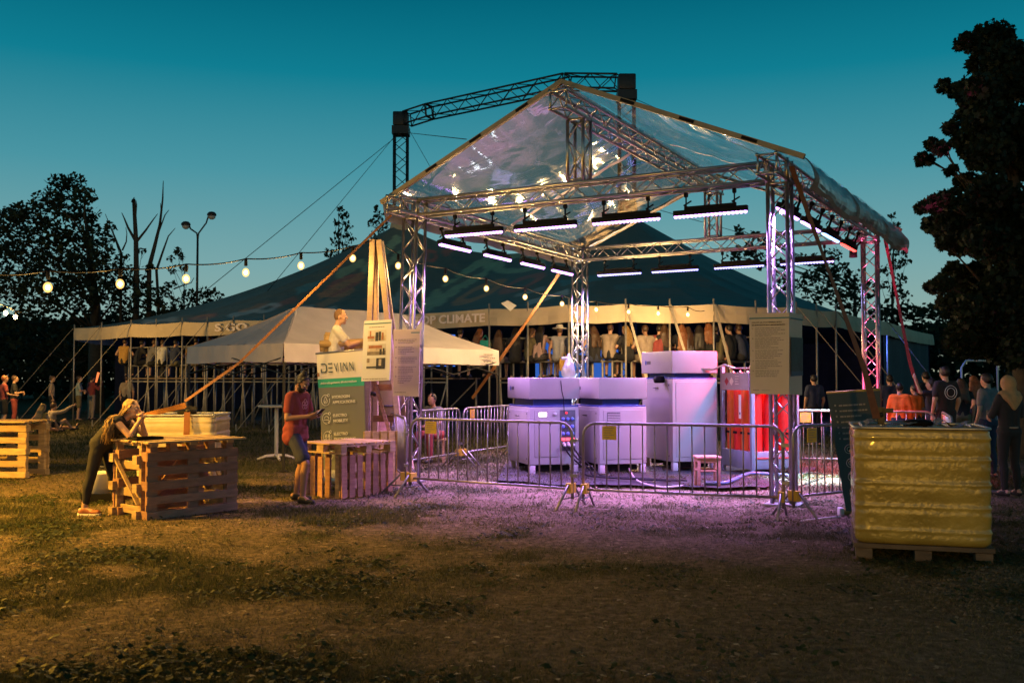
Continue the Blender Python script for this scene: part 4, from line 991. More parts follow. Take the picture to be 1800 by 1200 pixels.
barrier((4.75, 17.5), (7.15, 16.75), 'bright lilac barrier behind the white light pool')
barrier((7.2, 16.7), (6.35, 14.4), 'pale barrier end showing just above the yellow tank')

# ------------------------------------------------------------------ grey cabinets
MU, MV = V((.955, .295, 0)), V((-.295, .955, 0))
def cabinet(label, c, w_, d_, z_feet, z_body, z_band, z_top):
    """c: near left corner on the ground"""
    t = thing('power_cabinet', label, 'generator', c, 'grey generator cabinets')
    c = V(c)
    def bx(name, a0, a1, b0, b1, z0, z1, m, bev=.02):
        mb = MB(); mb.obox(c+MU*(a0+a1)/2+MV*(b0+b1)/2+V((0, 0, (z0+z1)/2)), MU*(a1-a0)/2, MV*(b1-b0)/2, V((0, 0, (z1-z0)/2))); o = mb.build(name, m, t)
        return bevel(o, bev) if bev else o
    body = bx('body', 0, w_, 0, d_, z_feet, z_body, MACHINE, .014)
    bx('recess', .10, w_-.10, .10, d_-.10, z_body-.01, z_band+.01, BLUEPAINT, 0)
    cp = bx('cap', -.012, w_+.012, -.012, d_+.012, z_band, z_top, MACHINE, .022)
    for (a, b) in ((.0, .0), (w_-.12, .0), (0, d_-.12), (w_-.12, d_-.12)):
        bx('foot', a+.012, a+.11, b+.012, b+.11, .012, z_feet, MACHINE_TRIM, .008)
    for k in range(3): bx('skid', .14, w_-.14, .1+k*(d_-.3)/2, .2+k*(d_-.3)/2, .06, z_feet-.02, BLACK, 0)
    bx('side_panel', -.009, .01, .09, d_-.09, z_feet+.05, z_body-.06, DOORPAINT, .008)
    for zz in (z_feet+.10, z_body-.11):
        for bb_ in (.13, d_-.13): mb = MB(); mb.lathe([(.014, 0), (.014, .005), (.008, .007)], c+MV*bb_-MU*.009+V((0, 0, zz)), 8, -MU); mb.build('screw', DARKMETAL, t)
    mb = MB(); q = c+MV*(d_*.5)-MU*.012+V((0, 0, z_body-.16)); mb.path([q-MV*.07, q-MV*.06-MU*.03, q+MV*.06-MU*.03, q+MV*.07], .009, 6); mb.build('handle', DARKMETAL, t, True)
    # blue lip between recess and body
    bx('lip', .012, w_-.012, .012, d_-.012, z_body, z_body+.028, mat('blue_lip_paint', (.04, .06, .24), .35), .008)
    # maker mark on the cap's side: a blue ring and a short wordmark too small to read
    mb = MB(); f = c-MU*.0145+V((0, 0, (z_band+z_top)/2)); q = f+MV*(d_*.84)
    mb.poly([q+MV*.035*math.cos(a)+V((0, 0, .045*math.sin(a))) for a in np.linspace(0, 6.283, 11)[:-1]]); mb.build('logo_mark', BLUEPAINT, cp)
    mb = MB()
    for k in range(4): p = q-MV*(.07+k*.04); mb.obox(p, MU*.001, MV*.014, V((0, 0, .028)))
    mb.build('wordmark', INK, cp, kind='stuff')
    mb = MB(); q = c-MU*.003+MV*.28+V((0, 0, z_feet+.14)); mb.obox(q, MU*.001, MV*.10, V((0, 0, .045))); mb.build('data_plate', BLUEPAINT, body)
    return t, bx, c
t1, bx1, c1 = cabinet('grey generator cabinet with lit display and red glowing sockets', gnd(931, 835), .90, 1.25, .17, 1.15, 1.285, 1.655)
DARKPANEL = mat('dark_socket_panel', (.05, .05, .06), .5, 0, .2, 10)
bx1('door_panel', .085, .53, -.012, .01, .30, 1.10, DOORPAINT, .012)
bx1('socket_panel', .55, .83, -.008, .01, .40, 1.10, DARKPANEL, .004)
bx1('display', .16, .30, -.024, -.011, .99, 1.06, emat('panel_display', (1, .82, .85), 3), 0)
SOCK = mat('blue_socket', (.10, .14, .5), .4); REDGLOW = emat('red_indicator', (1, .05, .06), 4)
mb = MB(); mb.lathe([(.032, 0), (.032, .02), (.02, .035)], c1+MU*.45-MV*.012+V((0, 0, 1.03)), 14, -MV); mb.build('key_switch', MACHINE_TRIM, t1, True)
mb = MB(); mb.lathe([(.022, 0), (.022, .02)], c1+MU*.66-MV*.008+V((0, 0, 1.05)), 10, -MV); mb.build('stop_button', emat('red_button', (.9, .04, .04), .6), t1)
for r in range(3):
    for k in range(3): mb = MB(); mb.lathe([(.030, 0), (.030, .025), (.026, .03)], c1+MU*(.60+k*.085)-MV*.008+V((0, 0, .945-r*.125)), 12, -MV); mb.build('socket', SOCK, t1, True)
for k in range(3):
    mb = MB(); mb.obox(c1+MU*(.60+k*.085)-MV*.014+V((0, 0, .60)), MU*.036, MV*.008, V((0, 0, .022))); mb.build('indicator', REDGLOW, t1)
    mb = MB(); mb.lathe([(.03, 0), (.03, .07), (.018, .1)], c1+MU*(.61+k*.08)-MV*.008+V((0, 0, .53)), 10, V((0, 0, -.5))-MV); mb.build('plug', GREYPVC, t1, True)
mb = MB(); q = c1+MU*.56-MV*.017; mb.path([q+V((0, .1, 1.66)), q+V((0, -.0, 1.60)), q+MU*.02+V((0, 0, 1.42)), q+MU*.05+V((0, 0, 1.3)), q+MU*.06+V((0, -.01, 1.05))], .006, 5); mb.build('thin_cable', BLACK, t1)
t2, bx2, c2 = cabinet('lower grey generator cabinet with small vent grille, beside the tall one', gnd(1054, 834), .88, 1.25, .17, 1.15, 1.285, 1.655)
bx2('door_panel', .07, .80, -.010, .01, .25, 1.10, DOORPAINT, .012)
g_ = bx2('vent_frame', .14, .38, -.016, -.009, .80, 1.06, DARKPANEL, 0)
for k in range(9): bx2('vent_slat', .145, .375, -.022, -.0165, .81+k*.027, .823+k*.027, GREYPVC, 0)
t3, bx3, c3 = cabinet('tall plain grey cabinet standing highest, beside the red cylinders', gnd(1183, 829), .88, 1.28, .17, 1.63, 1.73, 2.13)
bx3('door_panel', .06, .82, -.010, .01, .25, 1.58, DOORPAINT, .012)
mb = MB(); mb.path([c3-MU*.20+MV*.3+V((0, 0, 1.62)), c3-MU*.03+MV*.3+V((0, 0, 1.62))], .06, 12); mb.build('exhaust_pipe', BLACK, t3, True)
# hydrogen cylinder bundle
HB = thing('gas_cylinder_bundle', 'grey steel rack of red and orange gas cylinders with valves on top', 'gas rack', gnd(1322, 836)); hc = V(HB.location)
def hb(name, a0, a1, b0, b1, z0, z1, m, bev=0):
    mb = MB(); mb.obox(hc+MU*(a0+a1)/2+MV*(b0+b1)/2+V((0, 0, (z0+z1)/2)), MU*(a1-a0)/2, MV*(b1-b0)/2, V((0, 0, (z1-z0)/2))); o = mb.build(name, m, HB); return bevel(o, bev) if bev else o
RACK = mat('rack_paint', (.20, .24, .29), .4, .2, .12, 6)
for a, b in ((0, 0), (.86, 0), (0, 1.0), (.86, 1.0)): hb('post', a, a+.07, b, b+.07, .0, 1.86, RACK, .01)
hb('base_tray', .005, .925, .005, 1.065, .1, .40, RACK, .01)
hb('side_label_panel', -.008, .004, .07, 1.0, 1.44, 1.74, mat('label_panel', (.34, .34, .38), .45), 0)
hb('front_label_panel', .07, .86, -.008, .004, 1.44, 1.74, mat('label_panel', (.34, .34, .38), .45), 0)
REDSTRIPE = mat('red_stripe_paint', (.5, .03, .03), .4)
hb('tray_stripe', .075, .85, -.004, .003, .28, .30, REDSTRIPE)
for i in range(3):
    for j in range(4):
        if 0 < i < 2 and 0 < j < 3: continue
        q = hc+MU*(.17+i*.29)+MV*(.17+j*.245); mb = MB(); mb.lathe([(.112, .36), (.115, .4), (.115, 1.44), (.10, 1.56), (.04, 1.64), (.03, 1.68)], q, 16)
        cy = mb.build('cylinder', ORANGEPAINT if (j in (1, 3) and i == 0) else REDPAINT, HB, True)
        mb = MB(); mb.lathe([(.02, 1.68), (.024, 1.74), (.018, 1.78)], q, 8); mb.tube(q+V((-.05, 0, 1.74)), q+V((.05, 0, 1.74)), .012, 6); mb.build('valve', STEEL, cy, True)
        if i == 0 or j == 0:
            o_ = -MU if i == 0 else -MV
            mb = MB(); s_ = MV if i == 0 else MU; mb.obox(q+o_*.108+V((0, 0, .70)), o_*.012, s_*.055, V((0, 0, .02))); mb.build('band', BLACK, cy)
mb = MB(); q = hc-MU*.009+V((0, 0, 1.59))
for k, (mm_, nm) in enumerate(((mat('hazard_red', (.30, .02, .02), .5), 'hazard_label'), (WHITEINK, 'hazard_label'))):
    c_ = q+MV*(.82-k*.17); mb = MB(); mb.poly([c_+V((0, 0, .075)), c_-MV*.075, c_-V((0, 0, .075)), c_+MV*.075]); mb.build(nm, mm_, HB)
mb = MB(); print_lines(mb, q+MV*.52+V((0, 0, .08)), -MV, (0, 0, 1), .14, 4, .03, .014, 77, lift=.003); mb.build('print', WHITEINK, HB, kind='stuff')
hb('white_label', -.009, -.006, .33, .41, .95, 1.36, PAPER); hb('white_label', -.0095, -.0065, .35, .39, 1.02, 1.06, INK)
mb = MB(); q = hc+V((0, 0, 1.82)); mb.path([q+MU*.1+MV*.1, q+MU*.1+MV*.9, q+MU*.5+MV*.95, q+MU*.5+MV*.2, q+MU*.8+MV*.2], .014, 6); mb.path([q+MU*.0+MV*.55, q-MU*.1+MV*.75+V((0, 0, .06)), q-MU*.2+MV*.95-V((0, 0, .02)), q-MU*.5+MV*1.1], .02, 6); mb.build('manifold_pipe', STEEL, HB, True)
# ground sheet, hoses, stool
def tarp():
    cs = [gnd(868, 852), gnd(1345, 862), V((5.6, 18.4, 0)), V((-.1, 19.3, 0))]; n = 40; vs = []
    for i in range(n+1):
        for j in range(n+1):
            u, v = i/n, j/n; p = lerp(lerp(cs[0], cs[1], u), lerp(cs[3], cs[2], u), v); vs.append([p.x, p.y, 0])
    a = np.array(vs); a[:, 2] = .018+gheight(a[:, 0], a[:, 1])*.7+.06*np.clip(fbm(a[:, 0]*2+3, a[:, 1]*2.6, 4)-.45, 0, 1)
    a[:, 2] += .05*np.clip(1-np.minimum(np.arange(len(a)) % (n+1), 3)/3, 0, 1)*fbm(a[:, 0]*1.5, a[:, 1]*3, 3); a[:, 0] += .09*(fbm(a[:, 0]*.9, a[:, 1]*.9, 3)-.5); a[:, 1] += .5*(fbm(a[:, 0]*1.1+7, a[:, 1]*.5, 3)-.5)
    i = np.arange(n)[:, None]*(n+1)+np.arange(n)[None]; f = np.stack([i, i+n+1, i+n+2, i+1], -1).reshape(-1)
    o = np_mesh('ground_tarp', a, f, 4, mat('black_tarp', (.022, .022, .028), .42, 0, .2, 5, .4, 12), None, None, True)
    tag(o, 'creased black ground tarp spread under the grey cabinets', 'tarp')
tarp()
HOSE = mat('blue_hose', (.08, .12, .22), .4)
def cable(name, label, pts, r, m, cat='cable'):
    P = [V(p) for p in pts]; out = []
    for i in range(len(P)-1):
        p0, p1, p2, p3 = P[max(i-1, 0)], P[i], P[i+1], P[min(i+2, len(P)-1)]
        for k in range(7):
            t = k/7; out.append(.5*((2*p1)+(p2-p0)*t+(2*p0-5*p1+4*p2-p3)*t*t+(3*p1-p0-3*p2+p3)*t**3))
    out.append(P[-1]); mb = MB(); mb.path(out, r, 7); o = mb.build(name, m, None, True); tag(o, label, cat); return o
for k, (e, dr) in enumerate(((0, .0), (.08, .12), (.16, .25))):
    s = c1+MU*(.61+e)-MV*.06+V((0, 0, .46))
    cable('power_cable', ['black cable from the first red socket trailing to the tarp', 'black cable from the middle red socket trailing to the tarp', 'black cable from the last red socket, outermost on the tarp'][k], [s, s+V((.10, -.18, -.14)), s+V((.32, -.34, -.33)), V((1.25+dr, 16.3-dr*.3, .06)), V((1.9+dr, 15.85+dr*.2, .05)), V((2.5+dr, 15.7, .04))], .014, BLACK)
cable('hose', 'pale hose looping from under the lower cabinet', [gnd(1095, 800)+V((0, 0, .2)), gnd(1103, 826)+V((0, 0, .1)), gnd(1120, 848)+V((0, 0, .04)), gnd(1160, 860)+V((0, 0, .04)), gnd(1200, 858)+V((0, 0, .04))], .014, GREYPVC, 'hose')
cable('hose', 'thick blue hose lying between stool and the red cylinders', [gnd(1240, 852)+V((0, 0, .03)), gnd(1275, 854)+V((0, 0, .05)), gnd(1300, 845)+V((0, 0, .06)), gnd(1320, 838)+V((0, 0, .06)), gnd(1350, 838)+V((0, 0, .05)), gnd(1385, 840)+V((0, 0, .04))], .032, HOSE, 'hose')
cable('power_cable', 'thin black cable lying in the white light pool', [gnd(1398, 856)+V((0, 0, .03)), gnd(1412, 838)+V((0, 0, .05)), gnd(1436, 834)+V((0, 0, .03)), gnd(1450, 840)+V((0, 0, .04)), gnd(1436, 846)+V((0, 0, .03)), gnd(1402, 858)+V((0, 0, .02))], .01, BLACK)
st = thing('stool', 'small square wooden stool on the grass before the tall cabinet', 'stool', gnd(1247, 857)); sc_ = V(st.location)
def stx(name, c, h): mb = MB(); mb.obox(sc_+V(c), V((h[0], 0, 0)), V((0, h[1], 0)), V((0, 0, h[2]))); bevel(mb.build(name, REDWOOD, st), .006)
stx('seat', (0, .17, .45), (.185, .185, .016))
for sx in (-1, 1):
    for sy in (-1, 1): stx('leg', (sx*.15, .17+sy*.15, .217), (.021, .021, .217))
for sy in (-1, 1): stx('apron', (0, .17+sy*.15, .40), (.128, .011, .03)); stx('stretcher', (0, .17+sy*.15, .25), (.128, .010, .014))
for sx in (-1, 1): stx('apron', (sx*.15, .17, .40), (.011, .128, .03)); stx('stretcher', (sx*.15, .17, .25), (.010, .128, .014))
ur = thing('added_uplight', 'added magenta uplight at the foot of the pink lit tower', 'stage light', up_(BR+V((-.42, -.45, 0)), 0)); q = V(ur.location)  # extra fixture, added to turn the tower pink to its full height
mb = MB(); mb.lathe([(.10, .03), (.13, .08), (.12, .2), (.09, .22)], q, 12); mb.build('housing', BLACK, ur, True); mb = MB(); mb.lathe([(.088, .222), (.06, .23)], q, 12); mb.build('lens', emat('red_uplight_lens', (1, .08, .25), 5), ur)
l = bpy.data.lights.new('uplight', 'SPOT'); l.energy = 3200; l.color = (1, .08, .26); l.spot_size = math.radians(30); l.spot_blend = .6; l.shadow_soft_size = .08
lu = bpy.data.objects.new('uplight', l); COL.objects.link(lu); lu.parent = ur; lu.location = (0, 0, .26); lu.rotation_euler = V((.40, .43, 2.5)).to_track_quat('-Z', 'Y').to_euler()
# shiny crumpled plastic bag tied to the back tower, with a cold uplight added to brighten both
up = thing('added_uplight', 'small added cold white uplight at the foot of the inner tower', 'stage light', up_(BL+V((-.10, -.52, 0)), 0)); q = V(up.location)
mb = MB(); mb.lathe([(.10, .03), (.13, .08), (.12, .2), (.09, .22)], q, 12); mb.build('housing', BLACK, up, True); mb = MB(); mb.lathe([(.088, .222), (.06, .23)], q, 12); mb.build('lens', emat('uplight_lens', (.8, .95, 1), 6), up)
l = bpy.data.lights.new('uplight', 'SPOT'); l.energy = 800; l.color = (.5, .62, 1); l.spot_size = math.radians(50); l.spot_blend = .7; l.shadow_soft_size = .08
lu = bpy.data.objects.new('uplight', l); COL.objects.link(lu); lu.parent = up; lu.location = (0, 0, .26); lu.rotation_euler = V((.1, .35, 3)).to_track_quat('-Z', 'Y').to_euler()
BAG = film('bag_plastic', (.7, .75, .8), .9, .2, .62, 6, 1.0); bb = at(1000, 646, 21.3); rr = np.random.default_rng(8)
mb = MB(); mb.ell((0, 0, 0), 1, 1, 1, None, 22, 16); va = np.array([tuple(p) for p in mb.v]); rad = (.06+.11*np.clip(.45-va[:, 2]*.6, 0, 1))*(1+.7*(fbm(va[:, 0]*2.2+5, va[:, 1]*2.2+va[:, 2]*3, 4)-.5))
mb.v = [bb+V((float(a*r_*1.15), float(b*r_), float(c*.30))) for (a, b, c), r_ in zip(va, rad)]
mb.ell(bb+V((-.10, 0, .20)), .08, .04, .04, None, 8, 6); tag(mb.build('plastic_bag', BAG, None, True), 'crumpled clear plastic bag glowing white, tied to the inner tower', 'bag')

# ------------------------------------------------------------------ wrapped tanks on pallets
WRAP = mat('stretch_wrapped_plastic', (.58, .50, .30), .24, 0, .14, 3, .35, 9, spec=.6, coat=.5)
WRAPY = mat('amber_lit_stretch_wrap', (.40, .28, .055), .28, 0, .28, 2.2, .42, 17, spec=.5, coat=.4)  # same wrap for the near tank, amber lamp light put into its colour
def tank(label, c, ux, wd, dp, ztop, zbot, wrapm):
    t = thing('wrapped_tank', label, 'liquid tank', c, 'foil wrapped tanks used as ballast'); c = V(c); ux = V(ux).normalized(); uy = V((-ux.y, ux.x, 0))
    nz, ns = 66, 34; ring = []
    def prof(s):   # rounded square outline, s in 0..1
        a = s*2*math.pi; p = .16; cx, cy = math.cos(a), math.sin(a); e = 2/15.0
        return (math.copysign(abs(cx)**e, cx)*wd/2, math.copysign(abs(cy)**e, cy)*dp/2)
    N = ns*4; vs = []; rr = random.Random(4)
    P = [prof(k/N) for k in range(N)]
    for j in range(nz+1):
        f = j/nz; z = zbot+(ztop-zbot)*f
        rib = sum(math.exp(-((f-q)/.012)**2) for q in (.12, .33, .53, .745, .93)); belly = -.004*abs(math.sin(math.pi*f*5-.9))
        edge = -.03*math.exp(-(f/.02)**2)-.02*math.exp(-((1-f)/.012)**2)
        for k, (x, y) in enumerate(P):
            fl = 1-min(1, (min(abs(abs(x)-wd/2), abs(abs(y)-dp/2)))/.02); corner = max(0, (abs(x)/(wd/2)+abs(y)/(dp/2))-1.55)
            o = 1+(.0055*rib*(1+corner*4)+belly+edge)/(.5*wd)
            vbar = .010*max(math.exp(-(((x/wd*6+.5) % 1-.5)/.08)**2), math.exp(-(((y/dp*6+.5) % 1-.5)/.08)**2))*(.4+.6*(f > .8))
            vs.append(V((x*(o+vbar), y*(o+vbar), z)))
    a = np.array([tuple(v) for v in vs]); wob = (fbm(a[:, 0]*5+a[:, 1]*5+30, a[:, 2]*9+a[:, 1]*2+50, 4)-.5)*.024; a[:, 0] *= 1+wob; a[:, 1] *= 1+wob
    mb = MB(); mb.v = [c+ux*p[0]+uy*p[1]+V((0, 0, p[2])) for p in a]
    for j in range(nz):
        for k in range(N): k2 = (k+1) % N; mb.face((j*N+k, j*N+k2, (j+1)*N+k2, (j+1)*N+k))
    mb.face(tuple(nz*N+k for k in range(N))); mb.face(tuple(reversed(range(N)))); mb.build('wrap', wrapm, t, True)
    for (z, q) in ((ztop+.012, 1.0),):
        mb = MB(); R_ = [c+ux*x*1.0+uy*y*1.0+V((0, 0, z)) for x, y in P[::4]]; mb.path(R_, .014, 6, closed=True); mb.build('top_rim', STEEL, t, True)
    for k in range(6):
        f = -.42+k*.168; mb = MB(); mb.tube(c+ux*f*wd-uy*dp*.49+V((0, 0, ztop+.01)), c+ux*f*wd+uy*dp*.49+V((0, 0, ztop+.01)), .011, 6); mb.build('cage_bar', STEEL, t, True)
    mb = MB(); mb.lathe([(.13, 0), (.13, .04), (.09, .06)], c+ux*.02+V((0, 0, ztop+.012)), 16); mb.build('lid', BLACK, t, True)
    for j in (-1, 0, 1):      # pallet feet and boards
        for k in (-1, 0, 1): mb = MB(); mb.obox(c+ux*k*(wd/2-.075)+uy*j*(dp/2-.075)+V((0, 0, .075)), ux*.07, uy*.07, V((0, 0, .047))); mb.build('block', DARKWOOD, t)
        mb = MB(); mb.obox(c+uy*j*(dp/2-.075)+V((0, 0, .014)), ux*(wd/2+.02), uy*.06, V((0, 0, .012))); mb.build('plank', DARKWOOD, t)
    mb = MB(); mb.obox(c+V((0, 0, (.126+zbot)/2)), ux*(wd/2+.01), uy*(dp/2+.01), V((0, 0, (zbot-.126)/2-.003))); mb.build('deck', DARKWOOD, t)
    return t, c, ux, uy
DARKWOOD = wood('dark_pallet_wood', (.16, .11, .07), .3)
dvec = V((1.0, -.30, 0)).normalized(); nvec = V((-dvec.y, dvec.x, 0)); fc_ = (gnd(1514, 985)+gnd(1738, 1000))/2
wdt = 1.14
tA, cA_, uA, vA = tank('big yellow lit foil wrapped tank nearest the viewer', up_(fc_+nvec*.50, 0), dvec, wdt, 1.0, 1.19, .17, WRAPY)
tB, cB_, uB, vB = tank('foil wrapped tank with a ratchet on top behind the long pallet bar', (-4.5, 13.75, 0), (1, .06, 0), 1.03, 1.0, 1.14, .17, WRAP)
# ratchets and straps lying over the tanks
def ratchet(label, c, ux):
    t = thing('ratchet', label, 'ratchet', c, 'strap ratchets'); c = V(c); ux = V(ux).normalized(); uy = V((-ux.y, ux.x, 0))
    for s in (-1, 1): mb = MB(); mb.obox(c+uy*s*.04+V((0, 0, .08)), ux*.03, uy*.004, V((0, 0, .08))); mb.obox(c+uy*s*.04+ux*.06+V((0, 0, .13)), ux*.05, uy*.004, V((0, 0, .02))); mb.build('side_plate', DARKMETAL, t)
    mb = MB(); mb.tube(c-uy*.05+V((0, 0, .09)), c+uy*.05+V((0, 0, .09)), .025, 8); mb.build('spool', DARKMETAL, t, True)
    mb = MB(); mb.tube(c-uy*.04+ux*.10+V((0, 0, .14)), c+uy*.04+ux*.10+V((0, 0, .14)), .014, 6); mb.build('handle', DARKMETAL, t, True)
ratchet('black ratchet standing on the tank behind the long pallet bar', at(331, 730, 13.35)+V((0, 0, -.03)), (1, .1, 0))
strap('tie_down_strap', 'flat amber strap lying across the tank behind the pallet bar', [at(327, 712, 13.3), at(285, 722, 13.35), at(240, 735, 13.4)], STRAP, .08)
strap('tie_down_strap', 'brown strap hanging down the face of the tank behind the pallet bar', [at(329, 724, 13.22), at(328, 760, 13.2), at(323, 800, 13.2)], STRAPDARK, .08, False)
ratchet('dark ratchet lying on top of the big yellow lit tank', up_(cA_-uA*.30+vA*.1, 1.21), uA)
def sheet_fold(): pass
mb = MB(); prev = None
for k in range(25):
    f = k/24; a = cA_+uA*(-.46+f*.9)-vA*.30+V((0, 0, 1.215+.03*math.sin(f*11)**2+.02*math.sin(f*27))); b = a+vA*.42+V((0, 0, .02*math.sin(f*17+1)))
    if prev: mb.quad(prev[0], a, b, prev[1])
    prev = (a, b)
tag(mb.build('folded_tarp', mat('olive_tarp', (.10, .09, .04), .6, 0, .2, 6), None, True), 'limp dark olive tarp crumpled on top of the yellow lit tank', 'tarp')

# ------------------------------------------------------------------ pallets, bars and tables
def pallet(parent, c, ux, uy, un, m, L_=1.2, W_=.8, slat=5, gapless=False, mirror=False):
    """pallet as a part: stringers are its mesh, planks and blocks its sub-parts; c centre of the outer plank face, un outward normal"""
    c, ux, uy, un = V(c), V(ux).normalized(), V(uy).normalized(), V(un).normalized(); mb = MB()
    mb.obox(c-un*.033, ux*.072, uy*W_/2*.995, un*.0105); o = mb.build('pallet', m, parent)
    for k in (-1, 1): mb = MB(); mb.obox(c+ux*k*(L_/2-.072)-un*.033, ux*.072, uy*W_/2*.995, un*.0105); mb.build('cross_board', m, o)
    pw = (.10 if slat > 4 else .12); wobr = random.Random(int(c.x*100+c.z*77))
    for k in range(slat):
        y = -W_/2+pw/2+k*(W_-pw)/(slat-1); tl = wobr.uniform(-.004, .004); pc = c+uy*(y+wobr.uniform(-.006, .006))-un*.011
        mb = MB(); mb.obox(pc, ux*(L_/2)+uy*tl, uy*pw/2*wobr.uniform(.92, 1.05), un*.0108); bevel(mb.build('plank', m, o), .003, 1)
    for k in (-1, 0, 1):
        for j in (-1, 0, 1): mb = MB(); mb.obox(c+ux*k*(L_/2-.072)+uy*j*(W_/2-.05)-un*.0835, ux*.07, uy*.05, un*.0395); mb.build('block', m, o)
    for j in (-1, 0, 1): mb = MB(); mb.obox(c+uy*j*(W_/2-.05)-un*.134, ux*L_/2*.998, uy*.05, un*.0105); mb.build('runner', m, o)
    return o
Z = V((0, 0, 1))
# long bar by the woman
a0, a1 = gnd(258, 917), gnd(418, 898); u = (a1-a0).normalized(); n = V((u.y, -u.x, 0)); n = n if n.y < 0 else -n; Lf = (a1-a0).length
bar1 = thing('pallet_bar', 'long bar counter of old pallets the woman leans on', 'bar counter', (a0+a1)/2-n*.4, 'pallet furniture')
pallet(bar1, (a0+a1)/2+Z*.40, u, Z, n, REDWOOD, Lf, .78, 5)
dpt = .80
for s, e in ((-1, a0), (1, a1)):
    cc = e-n*dpt/2-u*s*.02+u*s*.0
    for q in (0.03, dpt-.05):
        mb = MB(); mb.obox(e-n*q-u*s*.06+Z*.445-n*.16*(q < .1), u*.045, n*.03, Z*.445); bevel(mb.build('post', PALLET, bar1), .004, 1)
    for z in (.06, .37, .70):
        for q in (.20, dpt-.05): mb = MB(); mb.obox(e-n*q-u*s*.0+Z*z, u*.05, n*.05, Z*.05); mb.build('block', PALLET, bar1)
    for z in (.10, .30, .62): mb = MB(); mb.obox(e-n*(dpt/2+.06)-u*s*.065+Z*z, u*.011, n*(dpt/2-.10), Z*.048); bevel(mb.build('plank', PALLET, bar1), .003, 1)
    mb = MB(); mb.beam(e-n*.17-u*s*(-.012)+Z*.18, e-n*(dpt-.06)-u*s*(-.012)+Z*.72, .022, .045, u); mb.build('brace', PALLET, bar1)
    mb = MB(); mb.beam(e-n*.24-u*s*.24+Z*.30, e-n*.24-u*s*.62+Z*.70, .09, .022, n); mb.build('brace', REDWOOD, bar1)
pallet(bar1, (a0+a1)/2-n*dpt+Z*.40, u, Z, -n, REDWOOD, Lf, .78, 5)
for k in range(7):
    q = -dpt-.06+(dpt+.10)*k/6; mb = MB(); mb.obox((a0+a1)/2+n*(q+.0)+Z*(.905+.004*(k % 2)), u*(Lf/2+.03+RND.uniform(-.02, .02)), n*.058, Z*.011); bevel(mb.build('plank', PALLET, bar1), .003, 1)
for k in range(5): mb = MB(); mb.obox(a0+u*(.1+k*(Lf-.2)/4)-n*.09+Z*.842, u*.045, n*.05, Z*.05); mb.build('block', REDWOOD, bar1)
for k in range(3): mb = MB(); mb.obox(a0+u*(.1+k*(Lf-.2)/2)-n*(dpt/2)+Z*.872, u*.045, n*(dpt/2-.02), Z*.02); mb.build('bearer', PALLET, bar1)
tr_ = thing('serving_tray', 'dark shallow tray lying on the long pallet bar', 'tray', a0+u*.16-n*.33+Z*.925); q = V(tr_.location)
mb = MB(); mb.obox(q+Z*.006, u*.16, n*.10, Z*.005); mb.build('base', BLACK, tr_)
for s in (-1, 1): mb = MB(); mb.obox(q+u*s*.165+Z*.015, u*.006, n*.106, Z*.014); mb.build('rim', BLACK, tr_); mb = MB(); mb.obox(q+n*s*.103+Z*.015, u*.157, n*.004, Z*.014); mb.build('rim', BLACK, tr_)
# bar cut off by the frame
a0b, a1b = gnd(-95, 842), gnd(44, 843); u = (a1b-a0b).normalized(); n = V((u.y, -u.x, 0)); n = n if n.y < 0 else -n; Lf = (a1b-a0b).length
bar2 = thing('pallet_bar', 'bright yellow lit pallet bar cut by the frame edge, empty', 'bar counter', (a0b+a1b)/2-n*.4, 'pallet furniture')
pallet(bar2, (a0b+a1b)/2+Z*.45, u, Z, n, PALLET, Lf, .86, 5); pallet(bar2, (a0b+a1b)/2-n*.75+Z*.45, u, Z, -n, PALLET, Lf, .86, 5)
for k in range(7): mb = MB(); mb.obox((a0b+a1b)/2+n*(-.78+k*.135)+Z*(.935+.003*(k % 2)), u*(Lf/2+.02), n*.055, Z*.011); bevel(mb.build('plank', PALLET, bar2), .003, 1)
for e in (a0b, a1b):
    for q in (.1, .65): mb = MB(); mb.obox(e-n*q-u*(.08 if e is a1b else -.08)+Z*.46, u*.05, n*.04, Z*.46); mb.build('post', PALLET, bar2)
# pallet table by the phone man
f0 = V((-2.32, 13.55, 0)); f1 = V((-1.70, 14.28, 0)); u = (f1-f0).normalized(); n = V((u.y, -u.x, 0)); Lf = (f1-f0).length; dpt = .85
tab = thing('pallet_table', 'low table of red lit pallets behind the man with phone', 'table', (f0+f1)/2-n*.4, 'pallet furniture')
for k in range(7):
    pc = f0+u*(.055+k*(Lf-.11)/6); mb = MB(); tz = RND.uniform(-.01, .01); mb.obox(pc+Z*.305+n*.0, u*.048+Z*tz, n*.011, Z*.29+u*RND.uniform(-.012, .012)); bevel(mb.build('slat', REDWOOD, tab), .003, 1)
for z in (.08, .31, .53): mb = MB(); mb.obox((f0+f1)/2-n*.025+Z*z, u*Lf/2, n*.011, Z*.045); mb.build('plank', REDWOOD, tab)
for e, s in ((f0, 1), (f1, -1)):
    for q in (.09, dpt-.06): mb = MB(); mb.obox(e-n*q+u*s*.05+Z*.30, u*.045, n*.04, Z*.30); bevel(mb.build('leg', PALLET, tab), .004, 1)
for k in range(3): pc = f0-n*(dpt*.35+k*.16)+u*.02; mb = MB(); mb.obox(pc+Z*.28, u*.011, n*.05, Z*.28); mb.build('slat', REDWOOD, tab)
for k in range(5): pc = f0-n*(dpt+.0)+u*(.1+k*(Lf-.2)/4); mb = MB(); mb.obox(pc+Z*.29, u*.048, n*.011, Z*.29); mb.build('slat', REDWOOD, tab)
pallet(tab, (f0+f1)/2-n*dpt/2+Z*.755, -n, u, Z, PALLET, dpt+.06, Lf+.04, 8)
